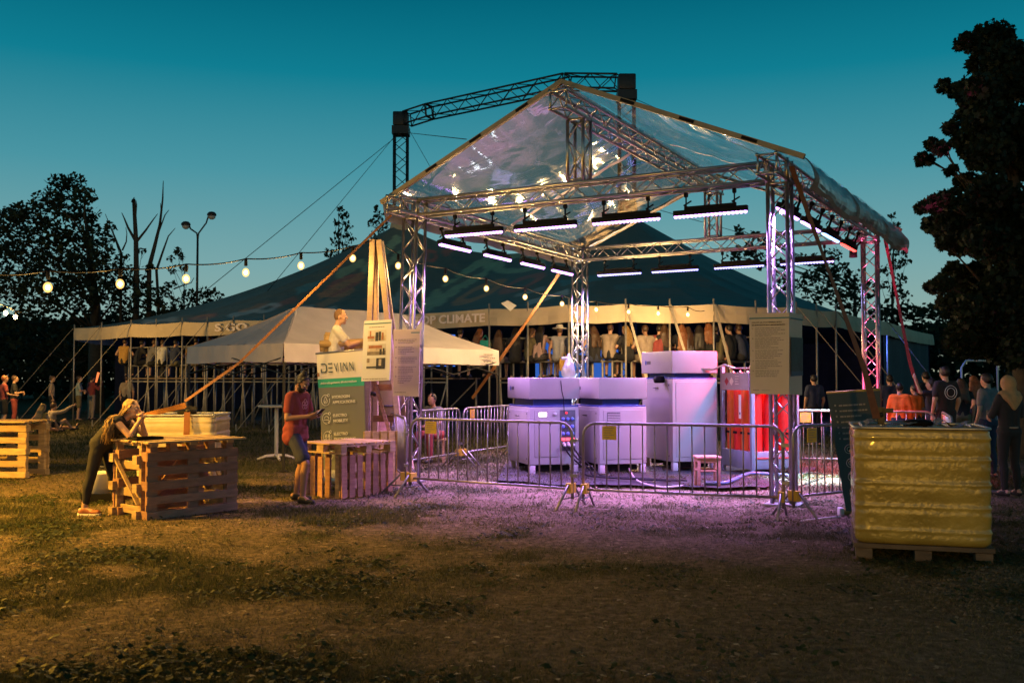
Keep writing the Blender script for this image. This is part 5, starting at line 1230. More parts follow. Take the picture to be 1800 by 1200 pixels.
# small white crate on the ground behind the woman
cr = thing('plastic_crate', 'small white plastic tub on a dark base behind the pallet bar', 'tub', (-5.55, 13.55, 0)); q = V(cr.location)
mb = MB(); mb.lathe([(.15, .10), (.17, .34), (.19, .36), (.19, .38), (.16, .38), (.13, .14)], q, 14); mb.build('body', WHITEPVC, cr, True)
mb = MB(); mb.obox(q+Z*.05, V((.2, 0, 0)), V((0, .2, 0)), Z*.048); mb.build('base', BLACK, cr)
mb = MB(); mb.path([q+V((-.17, 0, .36)), q+V((-.12, -.1, .46)), q+V((.12, -.1, .46)), q+V((.17, 0, .36))], .006, 5); mb.build('handle', STEEL, cr, True)

# ------------------------------------------------------------------ white gazebo
gN, gR, gL = V((-4.04, 17.6, 0)), V((-.30, 22.3, 0)), V((-6.45, 19.8, 0)); gB = gL+gR-gN
gz = thing('gazebo', 'white pop up gazebo between the phone man and the tent', 'gazebo', (gN+gB)/2)
ZT, ZV, ZPK = 2.26, 1.93, 3.08
p1 = lerp(gN, gR, .25)+(gL-gN)*.5+Z*ZPK; p2 = lerp(gN, gR, .75)+(gL-gN)*.5+Z*ZPK
def sheet(a, b, c, d, name, nu=26, nv=18, sag=.10, wr=.016, seed=0):   # a-b eave, d-c ridge
    vs = []; nrm_ = (b-a).cross(d-a).normalized(); nrm_ = nrm_ if nrm_.z > 0 else -nrm_
    for i in range(nv+1):
        for j in range(nu+1):
            u, v = j/nu, i/nv; p = lerp(lerp(a, b, u), lerp(d, c, u), v)
            edge = math.sin(math.pi*v)*(.5+.5*math.sin(math.pi*u)); p = p-nrm_*sag*edge
            w2 = wr*(math.sin(u*38+v*9+seed)*math.exp(-v*3)+math.sin((u-.5)*16/(.3+v)+seed)*.6*v); vs.append(p+nrm_*w2*math.sin(math.pi*min(1, u*1.0)))
    off = np.array(wloc(gz)); k = nu+1; i = np.arange(nv)[:, None]*k+np.arange(nu)[None]; f = np.stack([i, i+1, i+k+1, i+k], -1).reshape(-1)
    o = np_mesh(name, np.array([tuple(p) for p in vs])-off, f, 4, GAZEBO, None, None, True); o.parent = gz; reg(o)
eN, eR_, eL_, eB_ = [q+Z*ZT for q in (gN, gR, gL, gB)]
sheet(eN, eR_, p2, p1, 'roof_panel', 40, 20, seed=1); sheet(eB_, eL_, p1, p2, 'roof_panel', 40, 20, seed=2); sheet(eL_, eN, p1, p1+(p2-p1)*.001, 'roof_panel', 26, 20, seed=3); sheet(eR_, eB_, p2, p2+(p1-p2)*.001, 'roof_panel', 26, 20, seed=4)
cg = (gN+gB)/2
for a, b in ((gN, gR), (gR, gB), (gB, gL), (gL, gN)):
    mb = MB(); n_ = 30; prev = None; o_ = V((b-a).normalized()); o_ = V((o_.y, -o_.x, 0)); o_ = o_ if o_.dot(a-cg) > 0 else -o_
    for k in range(n_+1):
        t = k/n_; top = lerp(a, b, t)+Z*(ZT+.004)+o_*.006; w2 = .022*math.sin(t*19)+.012*math.sin(t*43+1); bot = lerp(a, b, t)+Z*(ZV+.02*math.sin(math.pi*t)-.012*abs(math.sin(t*3*math.pi)))+o_*(.018+w2)
        if prev: mb.quad(prev[0], top, bot, prev[1])
        prev = (top, bot)
    mb.build('valance', GAZEBO, gz, True)
for q in (gN, gR, gL, gB, (gN+gR)/2, (gL+gB)/2):
    ins = (cg-q).normalized()*.03; mb = MB(); mb.obox(q+ins+Z*.97, V((.022, 0, 0)), V((0, .022, 0)), Z*.97); mb.build('leg', DARKMETAL, gz)
    mb = MB(); mb.obox(q+ins+Z*.012, V((.06, 0, 0)), V((0, .06, 0)), Z*.008); mb.build('foot_plate', DARKMETAL, gz)
for a, b, n_ in ((gN, gR, 4), (gL, gB, 4), (gN, gL, 2), (gR, gB, 2)):
    for k in range(n_):
        q0, q1 = lerp(a, b, k/n_), lerp(a, b, (k+1)/n_)
        for s in (0, 1): mb = MB(); mb.tube(q0+Z*(1.72 if s else 2.02), q1+Z*(2.02 if s else 1.72), .014, 5); mb.build('scissor_bar', DARKMETAL, gz)
mb = MB(); q = lerp(gN, gR, .90)+Z*1.98; o_ = (gR-gN).normalized(); print_lines(mb, q+Z*.17+V((.03, -.03, 0)), o_, Z, .42, 3, .05, .03, 90, lift=.03); mb.build('print', GREYINK, gz, kind='stuff')
# white bar table under it
tb = thing('bar_table', 'round white standing table beside the gazebo post', 'table', (wx(487, 20.2), 20.2, 0)); q = V(tb.location)
mb = MB(); mb.lathe([(.36, 1.06), (.375, 1.075), (.375, 1.09), (.36, 1.10)], q, 28); mb.build('tabletop', WHITEPVC, tb, True)
mb = MB(); mb.tube(q+Z*.05, q+Z*1.06, .04, 12); mb.build('column', WHITEPVC, tb, True)
for k in range(4): a = .4+k*math.pi/2; mb = MB(); mb.path([q+Z*.09, q+V((math.cos(a)*.2, math.sin(a)*.2, .08)), q+V((math.cos(a)*.38, math.sin(a)*.38, .02))], [.035, .03, .02], 8); mb.build('leg', WHITEPVC, tb, True)

# ------------------------------------------------------------------ wooden lookout with A frame
lk = thing('lookout_tower', 'wooden lookout chair with tall pointed timber frame', 'lookout', (-2.25, 15.7, 0)); 
apex = at(661, 421, 15.6)
for (px, py, Y, dx) in ((640, 840, 15.35, -.045), (712, 830, 15.5, .05), (660, 820, 16.4, -.02), (725, 815, 16.4, .06)):
    b = at(px, py, Y); b.z = 0; mb = MB(); mb.beam(b, apex+V((dx, (Y-15.6)*.12, -.02*abs(dx)*10)), .085, .13, (0, 1, 0)); bevel(mb.build('leg', NEWWOOD, lk), .006, 1)
mb = MB(); mb.beam(at(655, 660, 15.6), at(697, 800, 15.45), .05, .09, (0, 1, 0)); mb.build('brace', REDWOOD, lk)
for z in (.55, 1.0, 1.5): mb = MB(); mb.beam(V((-2.22, 16.0, z)), V((-1.72, 15.9, z)), .04, .10, Z); mb.build('rung', REDWOOD, lk)
# platform and log railing
mb = MB(); mb.obox((-2.63, 15.95, 1.70), (.40, 0, 0), (0, .45, 0), (0, 0, .03)); mb.build('platform', REDWOOD, lk)
for x in (-2.96, -2.28):
    for y in (15.75, 16.3): mb = MB(); mb.tube((x, y, 0), (x, y, 1.67), .055, 9); mb.build('post', LOGWOOD, lk, True)
def log_(name, a, b, r): mb = MB(); mb.tube(a, b, r, 10); mb.build(name, LOGWOOD, lk, True)
log_('rail', at(563, 605, 15.65), at(642, 601, 15.6), .06); log_('rail', at(563, 612, 16.2), at(640, 608, 16.2), .06)
log_('post', at(573, 632, 15.75), at(577, 584, 15.75), .05); log_('post', at(571, 636, 16.15), at(575, 588, 16.15), .05)
log_('back_rail', at(576, 596, 15.7), at(574, 598, 16.2), .045)
mb = MB(); mb.obox((-2.72, 15.8, 1.79), (.25, 0, 0), (0, .3, 0), (0, 0, .025)); mb.build('seat', REDWOOD, lk)
mb = MB(); mb.obox((-2.72, 15.8, 1.747), (.2, 0, 0), (0, .2, 0), (0, 0, .017)); mb.build('seat_block', REDWOOD, lk)
# barrel behind it, and upright pallet
ba = thing('barrel', 'dull olive barrel standing behind the timber frame legs', 'barrel', (-2.18, 17.1, 0)); q = V(ba.location)
mb = MB(); mb.lathe([(.24, .95), (.30, 1.0), (.33, 1.2), (.335, 1.45), (.33, 1.65), (.28, 1.83), (.2, 1.86)], q, 20); mb.build('body', mat('olive_drum', (.24, .19, .07), .5, 0, .25, 4), ba, True)
mb = MB(); mb.lathe([(.30, .02), (.30, .93)], q, 16); mb.build('stand', REDWOOD, ba, True)
for z in (1.18, 1.62): mb = MB(); mb.path([q+V((.338*math.cos(a), .338*math.sin(a), z)) for a in np.linspace(0, 6.283, 25)[:-1]], .012, 5, closed=True); mb.build('hoop', DARKMETAL, ba, True)
lp = thing('leaning_pallet', 'upright pallet behind the pallet table beside the timber frame', 'pallet', (-1.95, 15.25, 0))
pallet(lp, V((-1.95, 15.2, .42)), Z, (.9, .25, 0), V((.27, -.96, 0)), PALLET, .84, .6, 5)

# ------------------------------------------------------------------ roll-up banners
def banner_cloth(parent, tl, tr, bl, br, m, name='cloth', wav=.006, seed=0, nu=20, nv=30, uv=None):
    vs = []; n = (tr-tl).cross(tl-bl).normalized(); n = n if n.y < 0 else -n
    for i in range(nv+1):
        for j in range(nu+1):
            u, v = j/nu, i/nv; p = lerp(lerp(tl, tr, u), lerp(bl, br, u), v); vs.append(p+n*(wav*math.sin(u*7+v*3+seed)*math.sin(math.pi*v)-.015*math.sin(math.pi*u)*math.sin(math.pi*v)))
    return vs, n
tl, tr = at(556, 622, 15.50), at(639, 614.5, 15.05); bl, br_ = V((-2.93, 15.62, .08)), V((-2.22, 15.28, .08))
dv = thing('rollup_banner', 'white and grey roll up banner reading DEVINN behind the pallet table', 'banner', ((bl+br_)/2)*V((1, 1, 0)).length*0+V(((bl.x+br_.x)/2, (bl.y+br_.y)/2, 0)))
vs, bn = banner_cloth(dv, tl, tr, bl, br_, None, seed=1)
def bmat():
    m = bpy.data.materials.new('banner_print'); m.use_nodes = True; n = m.node_tree; p = n.nodes['Principled BSDF']; a = n.nodes.new('ShaderNodeAttribute'); a.attribute_name = 'print'
    n.links.new(a.outputs['Color'], p.inputs['Base Color']); p.inputs['Roughness'].default_value = .38; return m
BANNER = bmat()
def bcloth(parent, tl, tr, bl, br, colf, seed, nu=40, nv=160):
    vs, n = banner_cloth(parent, tl, tr, bl, br, None, seed=seed, nu=nu, nv=nv); P = np.array([tuple(v) for v in vs])-np.array(wloc(parent)); k = nu+1
    i = np.arange(nv)[:, None]*k+np.arange(nu)[None]; f = np.stack([i, i+1, i+k+1, i+k], -1).reshape(-1); o = np_mesh('cloth', P, f, 4, BANNER, None, None, True); o.parent = parent; reg(o)
    U, Vv = np.meshgrid(np.linspace(0, 1, nu+1), np.linspace(0, 1, nv+1)); c = colf(U.ravel(), Vv.ravel()); a = o.data.color_attributes.new('print', 'FLOAT_COLOR', 'POINT'); a.data.foreach_set('color', np.concatenate([c, np.ones((len(c), 1))], 1).astype(np.float32).ravel()); return n
def devc(u, v):
    c = np.tile([.20, .21, .20], (len(u), 1)); c[v < .205] = (.76, .73, .68); c[(v >= .205) & (v < .272)] = (.05, .42, .30); c[v > .93] = (.72, .7, .66); return c
bn = bcloth(dv, tl, tr, bl, br_, devc, 1)
def bpt(u, v): return lerp(lerp(tl, tr, u), lerp(bl, br_, u), v)+bn*.0
bw = (tr-tl).length; bru = (tr-tl).normalized(); bd = (tl-bl).normalized()
def bpl(u, v): return bpt(u, v)+bn*.016
lg = mat('logo_slate', (.05, .10, .14), .5)
def stroke_(mb, pts, w_):
    for a, b in zip(pts[:-1], pts[1:]): mb.beam(a, b, .003, w_, (b-a).cross(bn))
mb = MB()     # the first two letters are drawn as cut strokes, the rest set in type
U0, V0, V1 = .10, .085, .150
for q in ([(.10, V0), (.19, V0), (.215, .10), (.215, .135), (.19, V1), (.10, V1)],): stroke_(mb, [bpl(a, b) for a, b in q], .018)
stroke_(mb, [bpl(.10, .122), bpl(.10, V1)], .016)
for v_ in (V0, (V0+V1)/2, V1): stroke_(mb, [bpl(.255, v_), bpl(.345, v_)], .017)
mb.build('lettering', lg, dv)
for ch, u0, w2 in (('V', .40, .085), ('I', .535, .018), ('N', .60, .082), ('N', .73, .082)): text(ch, bpl(u0, .1525), bru, bd, .135, bw*w2, lg, dv, font_off=-.002, lift=.014)
text('#development #innovation', bpl(.08, .25), bru, bd, .045, bw*.76, WHITEINK, dv, font_off=.01, lift=.012)
for k, (a, b) in enumerate((('HYDROGEN', 'APPLICATIONS'), ('ELECTRO', 'MOBILITY'), ('ELECTRO', 'ENGINEERING'), ('CAD', 'DESIGN'))):
    v = .36+k*.145; text(a, bpl(.32, v), bru, bd, .045, bw*{'HYDROGEN': .37, 'ELECTRO': .29, 'CAD': .14}[a], WHITEINK, dv, font_off=.015, lift=.014); text(b, bpl(.32, v+.042), bru, bd, .045, bw*{'APPLICATIONS': .48, 'MOBILITY': .31, 'ENGINEERING': .45, 'DESIGN': .27}[b], WHITEINK, dv, font_off=.015, lift=.014)
    c = bpl(.16, v+.012)+bn*.006; mb = MB(); R0 = .082
    def arc(cc, r, a0=0, a1=6.283, n_=22): mb.path([cc+bru*r*math.cos(t)+bd*r*math.sin(t) for t in np.linspace(a0, a1, n_)], .005, 4)
    arc(c, R0, .9, 6.6); arc(c+bru*.062+bd*.075, .02)
    if k == 0: mb.path([c+bd*.06, c+bru*.035-bd*.01, c+bru*.025-bd*.04, c-bd*.05, c-bru*.025-bd*.04, c-bru*.035-bd*.01, c+bd*.06], .005, 4); text('H', c-bru*.012-bd*.035, bru, bd, .03, None, WHITEINK, dv, lift=.006)
    if k == 1: arc(c-bd*.01, .045, .2, 2.9); mb.path([c-bru*.06-bd*.02, c+bru*.05-bd*.02], .005, 4); arc(c+bru*.045-bd*.055, .016)
    if k == 2:
        for sx in (-.03, .03):
            for sy in (-.03, .025): arc(c+bru*sx+bd*sy, .014, n_=12)
        mb.path([c-bru*.06, c+bru*.06], .005, 4)
    if k == 3: mb.path([c-bru*.04-bd*.04, c-bru*.04+bd*.05], .005, 4); mb.path([c-bru*.04-bd*.04, c+bru*.05+bd*.02], .005, 4)
    mb.build('icon', WHITEINK, dv)
mb = MB(); mb.tube(tl-bru*.01+bd*.005, tr+bru*.01+bd*.005, .014, 8); mb.build('top_bar', ALU, dv, True)
mb = MB(); mb.beam(bl-bru*.02-Z*.02, br_+bru*.02-Z*.02, .16, .09, Z); bevel(mb.build('base', ALU, dv), .015)
mb = MB(); mb.tube((bl+br_)/2-bn*.09, (tl+tr)/2-bn*.05, .012, 6); mb.build('pole', ALU, dv)
# dark banner leaning by the tank
tl, tr = at(1453, 690, 12.05), at(1547, 684, 11.75); bl, br_ = at(1487, 905, 11.75), at(1556, 898, 11.55); bl.z = br_.z = .09
kb = thing('rollup_banner', 'leaning black roll up banner behind the yellow lit tank', 'banner', V(((bl.x+br_.x)/2, (bl.y+br_.y)/2, 0)))
def dkc(u, v): c = np.tile([.022, .026, .024], (len(u), 1)); c[v < .012] = (.45, .35, .12); return c
bn = bcloth(kb, tl, tr, bl, br_, dkc, 4); bru = (tr-tl).normalized(); bw = (tr-tl).length
bd = (tl-bl).normalized()
mb = MB()
def bpt(u, v): return lerp(lerp(tl, tr, u), lerp(bl, br_, u), v)+bn*.012
for k in range(7):
    c = bpt(.13+.0*k, .115+k*.047); mb.poly([c+bru*.012*math.cos(q)+Z*.012*math.sin(q) for q in np.linspace(0, 6.283, 9)[:-1]]); print_lines(mb, bpt(.2, .125+k*.047), bru, Z, bw*(.66-.06*(k % 3)), 1, .035, 0, 100+k)
mb.build('print', GREYINK, kb, kind='stuff')
for k in range(4):
    c = bpt(.30, .485+k*.115)+bn*.004; mb = MB()
    for r in (.052, .026): mb.path([c+bru*r*math.cos(t)+Z*r*math.sin(t) for t in np.linspace(0, 6.283, 20)], .0045, 4)
    mb.build('icon', mat('pale_print', (.45, .40, .33), .6), kb); mb = MB(); print_lines(mb, bpt(.52, .475+k*.115), bru, Z, bw*.35, 2, .03, .015, 120+k); mb.build('print', GREENINK, kb, kind='stuff')
mb = MB(); mb.tube(tl, tr, .014, 8); mb.build('top_bar', mat('gold_bar', (.5, .36, .1), .4, .4), kb, True)
mb = MB(); q0, q1 = gnd(1480, 908), gnd(1560, 900); mb.tube(q0+Z*.055, q1+Z*.055, .045, 12); mb.build('base_roller', mat('gold_bar', (.5, .36, .1), .4, .4), kb, True); mb = MB(); mb.obox(q0+Z*.058-(q1-q0).normalized()*.02, (.028, 0, 0), (0, .05, 0), (0, 0, .055)); bevel(mb.build('end_cap', WHITEPVC, kb), .01)
rod = MB(); rod.tube(gnd(1409, 918)+Z*.02, gnd(1477, 912)+Z*.03, .012, 7); tag(rod.build('banner_pole', WHITEPVC, None, True), 'thin white pole lying on the grass before the black banner', 'pole')

# ------------------------------------------------------------------ festoon bulbs
bulbs = [(-40, 512, 10.4), (84, 505, 11.2), (211, 499, 12.0), (327, 490, 12.8), (432, 479, 13.6), (529, 467, 14.4), (620, 454, 15.15), (700, 467, 16.1), (783, 490, 17.4), (855, 507, 18.7), (923, 522, 20.1), (988, 534, 21.6), (1048, 544, 22.8), (1105, 548, 23.3), (1157, 551, 23.6), (1209, 553, 23.9)]
GLOW = emat('bulb_glow', (1, .74, .36), 40)
GLASS = bpy.data.materials.new('frosted_bulb_glass'); GLASS.use_nodes = True; _n = GLASS.node_tree; _n.nodes.clear()
_go = _n.nodes.new('ShaderNodeOutputMaterial'); _gm = _n.nodes.new('ShaderNodeMixShader'); _gt = _n.nodes.new('ShaderNodeBsdfTransparent'); _ge = _n.nodes.new('ShaderNodeEmission')
_ge.inputs[0].default_value = (1, .55, .16, 1); _ge.inputs[1].default_value = 2.4; _gm.inputs[0].default_value = .5
_n.links.new(_gt.outputs[0], _gm.inputs[1]); _n.links.new(_ge.outputs[0], _gm.inputs[2]); _n.links.new(_gm.outputs[0], _go.inputs[0])
pts = []
where = ['nearest the frame edge, unsupported end', 'over the bright pallet bar', 'above the woman at the pallet bar', 'left of the lamp post foot', 'right of the lamp post', 'above the gazebo peak', 'beside the pointed timber frame', 'behind the poster tower', 'first one past the poster tower', 'before the green painted stroke', 'above the word CLIMATE', 'before the inner lilac tower', 'just past the inner lilac tower', 'third from the cable end, over the valance', 'second from the cable end, over the valance', 'at the cable end, over the valance']
for k, (px, py, Y) in enumerate(bulbs):
    c = at(px, py, Y); top = c+Z*.17
    t = thing('festoon_bulb', 'glowing warm festoon bulb '+where[k].replace('left of', 'before').replace('right of', 'just past'), 'light bulb', top, 'festoon bulbs')
    mb = MB(); mb.lathe([(.012, .07), (.022, .06), (.024, -.02), (.02, -.03)], top-Z*.05, 8); mb.build('socket', BLACK, t, True)
    mb = MB(); mb.ell(c, .050, .050, .060, None, 12, 8); gb = mb.build('globe', GLASS, t, True); mb = MB(); mb.ell(c, .025, .025, .030, None, 10, 7); mb.build('filament', GLOW, gb, True)
    l = bpy.data.lights.new('bulb_light', 'POINT'); l.energy = BULB_W*(.7 if k in (6, 7) else 1.0 if k < 7 else 1.0 if k < 9 else 2.1); l.color = WARM if k > 6 else (1.0, .56, .14); l.shadow_soft_size = .04; lo = bpy.data.objects.new('bulb_light', l); COL.objects.link(lo); lo.parent = t; lo.location = (0, 0, -.29)
    pts.append(top+Z*.02)
pole_top = apex+Z*.02
seq = pts[:7]+[pole_top]+pts[7:]+[at(1238, 546, 25.2)]
cb = MB(); path = []
for a, b in zip(seq[:-1], seq[1:]):
    for k in range(8): t = k/8; path.append(lerp(a, b, t)-Z*(.035*(b-a).length*4*t*(1-t)))
path.append(seq[-1]); cb.path(path, .009, 5); tag(cb.build('festoon_cable', BLACK, None, True), 'sagging black festoon cable carrying the warm bulbs', 'cable')
mb = MB(); q = at(-60, 545, 11.0); q.z = 0; 
for k, (px, py, Y) in enumerate(((10, 550, 30), (27, 557, 31))):
    c = at(px, py, Y); t = thing('festoon_bulb', ['far small festoon bulb at the frame edge, higher one', 'far small festoon bulb by the frame edge, lower one'][k], 'light bulb', c+Z*.17, 'festoon bulbs')
    mb = MB(); mb.lathe([(.012, .07), (.022, .06), (.024, -.02)], c+Z*.12, 8); mb.build('socket', BLACK, t, True); mb = MB(); mb.ell(c, .06, .06, .07, None, 10, 7); mb.build('globe', GLOW, t, True); l = bpy.data.lights.new('bulb_light', 'POINT'); l.energy = 420; l.color = (1.0, .55, .12); l.shadow_soft_size = .06; lo = bpy.data.objects.new('bulb_light', l); COL.objects.link(lo); lo.parent = t; lo.location = (0, 0, -.34)
mb = MB(); mb.path([at(-30, 535, 28)+Z*.2, at(10, 550, 30)+Z*.2, at(27, 557, 31)+Z*.2, at(75, 568, 33)+Z*.2], .012, 5); tag(mb.build('festoon_cable', BLACK, None, True), 'short far cable carrying two small bulbs by the hedge', 'cable')

# pale stall frame far on the right
sf = thing('stall_frame', 'pale rounded metal frame standing far behind the dark crowd', 'frame', (wx(1722, 33), 33, 0))
mb = MB(); X0, X1 = wx(1690, 33), wx(1753, 33); mb.path([(X0, 33, .2), (X0, 33, 2.0), (X0+.15, 33, 2.22), (X1-.15, 33, 2.22), (X1, 33, 2.1), (X1, 33, .2)], .035, 7); mb.build('hoop', WHITEPVC, sf, True)
mb = MB(); mb.tube((X0, 33, .25), (X1, 33, .25), .03, 6); mb.build('crossbar', WHITEPVC, sf)

# ------------------------------------------------------------------ people
REMESH = []
CLOTH_TEX = bpy.data.textures.new('cloth_folds', 'CLOUDS'); CLOTH_TEX.noise_scale = .11; CLOTH_TEX.noise_depth = 2
def cl(name, c, rough=.85): return mat('cloth_'+name, c, rough, 0, .12, 14, .25, 60)
def remesh(o, vox, smooth=4, folds=0):
    m = o.modifiers.new('r', 'REMESH'); m.mode = 'VOXEL'; m.voxel_size = vox; m.use_smooth_shade = True
    s = o.modifiers.new('s', 'SMOOTH'); s.factor = .5; s.iterations = smooth
    if folds:
        d = o.modifiers.new('d', 'DISPLACE'); d.texture = CLOTH_TEX; d.strength = folds; d.mid_level = .5; d.texture_coords = 'LOCAL'
    REMESH.append(o)
def stand(**k):
    J = dict(pel=(0, 0, .96), chest=(0, .0, 1.25), neck=(0, -.01, 1.47), head=(0, .02, 1.615), hipR=(.09, 0, .92), hipL=(-.09, 0, .92), knR=(.10, .02, .49), knL=(-.10, .02, .49), anR=(.11, -.02, .08), anL=(-.11, -.02, .08), toR=(.14, .14, .03), toL=(-.14, .14, .03),
             shR=(.175, -.01, 1.41), shL=(-.175, -.01, 1.41), elR=(.235, -.03, 1.13), elL=(-.235, -.03, 1.13), wrR=(.225, .06, .89), wrL=(-.225, .06, .89), look=(0, 1, 0), hdR=(0, .15, -1), hdL=(0, .15, -1))
    J.update(k); return J
def sit(lean=.10, arms='fwd', twist=0, **k):
    J = dict(pel=(0, 0, .11), chest=(0, lean*.5, .40), neck=(0, lean, .62), head=(0, lean+.05, .77), hipR=(.095, .03, .09), hipL=(-.095, .03, .09), knR=(.13, .44, .10), knL=(-.13, .44, .10), anR=(.13, .42, -.36), anL=(-.13, .40, -.36), toR=(.15, .56, -.42), toL=(-.15, .55, -.42),
             shR=(.18, lean*.9, .56), shL=(-.18, lean*.9, .56), elR=(.26, lean+.14, .32), elL=(-.26, lean+.14, .32), wrR=(.10, lean+.33, .28), wrL=(-.10, lean+.33, .28), look=(0, 1, -.1), hdR=(-.3, 1, -.2), hdL=(.3, 1, -.2))
    if arms == 'wide': J.update(elR=(.33, lean+.02, .34), elL=(-.33, lean+.02, .34), wrR=(.16, lean+.26, .30), wrL=(-.16, lean+.26, .30))
    if arms == 'down': J.update(elR=(.25, -.04, .30), elL=(-.25, -.04, .30), wrR=(.24, -.06, .06), wrL=(-.24, -.06, .06))
    if arms == 'up': J.update(elR=(.24, lean+.25, .52), wrR=(.1, lean+.32, .72))
    J.update(k); return J
def hand(mb, w_, d, n, side, curl=.5, sc=1.0):
    d = V(d).normalized(); n = V(n); n = (n-d*n.dot(d)).normalized(); s = d.cross(n)*side; w_ = V(w_)
    for k, (off, L, r) in enumerate(((-.028, .072, .0088), (-.009, .080, .009), (.010, .074, .0088), (.028, .058, .0078))):
        a = w_+s*off*.5*sc; b = w_+d*.088*sc+s*off*sc; mb.cap(a, b, .015*sc, .012*sc, 8)
        p = b; ang = 0
        for q in range(3):
            ang += curl*(.9, .8, .6)[q]; dd = d*math.cos(ang)+n*math.sin(ang)+s*off*1.2; e = p+dd.normalized()*L*(.45, .32, .25)[q]*sc; mb.cap(p, e, r*sc*(1, .93, .85)[q], r*sc*(.95, .87, .75)[q], 7); p = e
    a = w_+d*.025*sc-s*.022*sc; b = a+(d*.6-s*.75+n*.35).normalized()*.045*sc; c = b+(d*.9-s*.15+n*.35).normalized()*.034*sc
    mb.cap(a, b, .014*sc, .011*sc, 7); mb.cap(b, c, .010*sc, .008*sc, 7)
def person(label, loc, yaw, J, top, bottom, hair, skin=SKIN, shoes=None, sleeves='short', legs='long', hairstyle='short', vox=.02, fem=False, sc=1.0, group=None, fine=False, dress=None, beard=None, hat=None, cat='person', curl=.5, sole=None, hem=0):
    t = thing('person', label, cat, loc, group); R = Matrix.Rotation(yaw, 3, 'Z'); base = V(loc)
    P = {k: (R @ V(v) if k in ('look', 'hdR', 'hdL') else base+(R @ (V(v)*sc))) for k, v in J.items()}
    lx = (P['shR']-P['shL']).normalized(); cut = lx
    lk = P['look'].normalized(); hx = lk.cross(Z).normalized(); hu = hx.cross(lk); HM = Matrix((hx, lk, hu)).transposed()
    hd = P['head']; s_ = sc
    def hp(x, y, z): return hd+HM @ V((x, y, z))*s_
    hw = .93 if fem else 1.0; cw = .9 if fem else 1.0
    def torso(mb, f=0):
        px_ = (P['hipR']-P['hipL']).normalized()
        mb.cap(P['hipL']+(P['pel']-P['hipL'])*.25, P['hipR']+(P['pel']-P['hipR'])*.25, (.103+f)*s_, None)
        for s in (-1, 1):
            mb.cap(P['pel']+px_*.05*s*s_, P['chest']+lx*.068*s*s_*cw, (.098*cw+f)*s_, (.108*cw+f)*s_)
            sh = P['shR'] if s > 0 else P['shL']
            mb.cap(P['chest']+lx*.068*s*s_*cw, lerp(P['neck'], sh, .62)-(P['neck']-P['chest']).normalized()*.05*s_, (.108*cw+f)*s_, (.075+f)*s_)
        mb.cap(lerp(P['neck'], P['shL'], .86), lerp(P['neck'], P['shR'], .86), (.058+f)*s_*hw, None)
    def arm(mb, s, f=0, k=1.0, fore=1.0):
        S, E_, W_ = P['sh'+s], P['el'+s], P['wr'+s]; e2 = lerp(S, E_, min(1, k)); mb.cap(lerp(S, P['neck'], .08), e2, (.052*hw+f)*s_, (.041*hw+f+(.006 if k < 1 else 0))*s_)
        if fore > 0 and k >= 1: mb.cap(E_, lerp(E_, W_, fore), (.041*hw+f)*s_, (.028*hw+f)*s_)
    def leg(mb, s, f=0, k=2.0):
        Hp, K, A = P['hip'+s], P['kn'+s], P['an'+s]
        if k <= 1: mb.cap(Hp, lerp(Hp, K, k), (.088+f)*s_, (.066+f+.012)*s_); return
        mb.cap(Hp, K, (.086+f)*s_, (.056+f)*s_)
        c_ = lerp(K, A, .3)+(lk*-.012)*s_; a2 = lerp(K, A, k-1); mb.cap(K, c_, (.054+f)*s_, (.056+f)*s_); mb.cap(c_, a2, (.056+f)*s_, (.036+f)*s_)
    mb = MB(); torso(mb, -.006)
    for s in 'RL':
        arm(mb, s); leg(mb, s); mb.cap(P['an'+s], P['to'+s], .040*s_, .032*s_); mb.cap(P['an'+s]-(P['to'+s]-P['an'+s]).normalized()*.05*s_-Z*.03*s_, P['to'+s], .034*s_, .028*s_)
        hand(mb, P['wr'+s], P['hd'+s], (-lx if s == 'R' else lx)+Z*-.1 if fine is not True else (-lx if s == 'R' else lx)*.6+Z*.5, 1 if s == 'R' else -1, curl, s_)
    mb.cap(P['neck']-(P['head']-P['neck'])*.25, hp(0, -.02, -.07), .052*s_*hw, .050*s_*hw)
    mb.ell(hp(0, -.004, .012), .074*s_, .092*s_, .103*s_, HM, 18, 12); mb.ell(hp(0, .028, -.062), .054*s_, .056*s_, .056*s_, HM, 14, 9); mb.cap(hp(0, .066, -.098), hp(0, .06, -.085), .018*s_, .022*s_)
    for q in (-1, 1):
        mb.ell(hp(q*.074, -.008, -.012), .010*s_, .020*s_, .031*s_, HM, 8, 6); mb.cap(hp(q*.016, .082, .020), hp(q*.046, .070, .020), .012*s_, .010*s_, 6); mb.ell(hp(q*.042, .056, -.030), .022*s_, .024*s_, .02*s_, HM, 8, 6)
    mb.cap(hp(0, .090, .010), hp(0, .106, -.026), .009*s_, .014*s_, 7); mb.cap(hp(-.018, .080, -.064), hp(.018, .080, -.064), .009*s_, None, 6); mb.cap(hp(-.016, .079, -.052), hp(.016, .079, -.052), .009*s_, None, 6)
    remesh(mb.build('body', skin, t, True), vox*.62 if fine else vox, 3 if fine else 2)
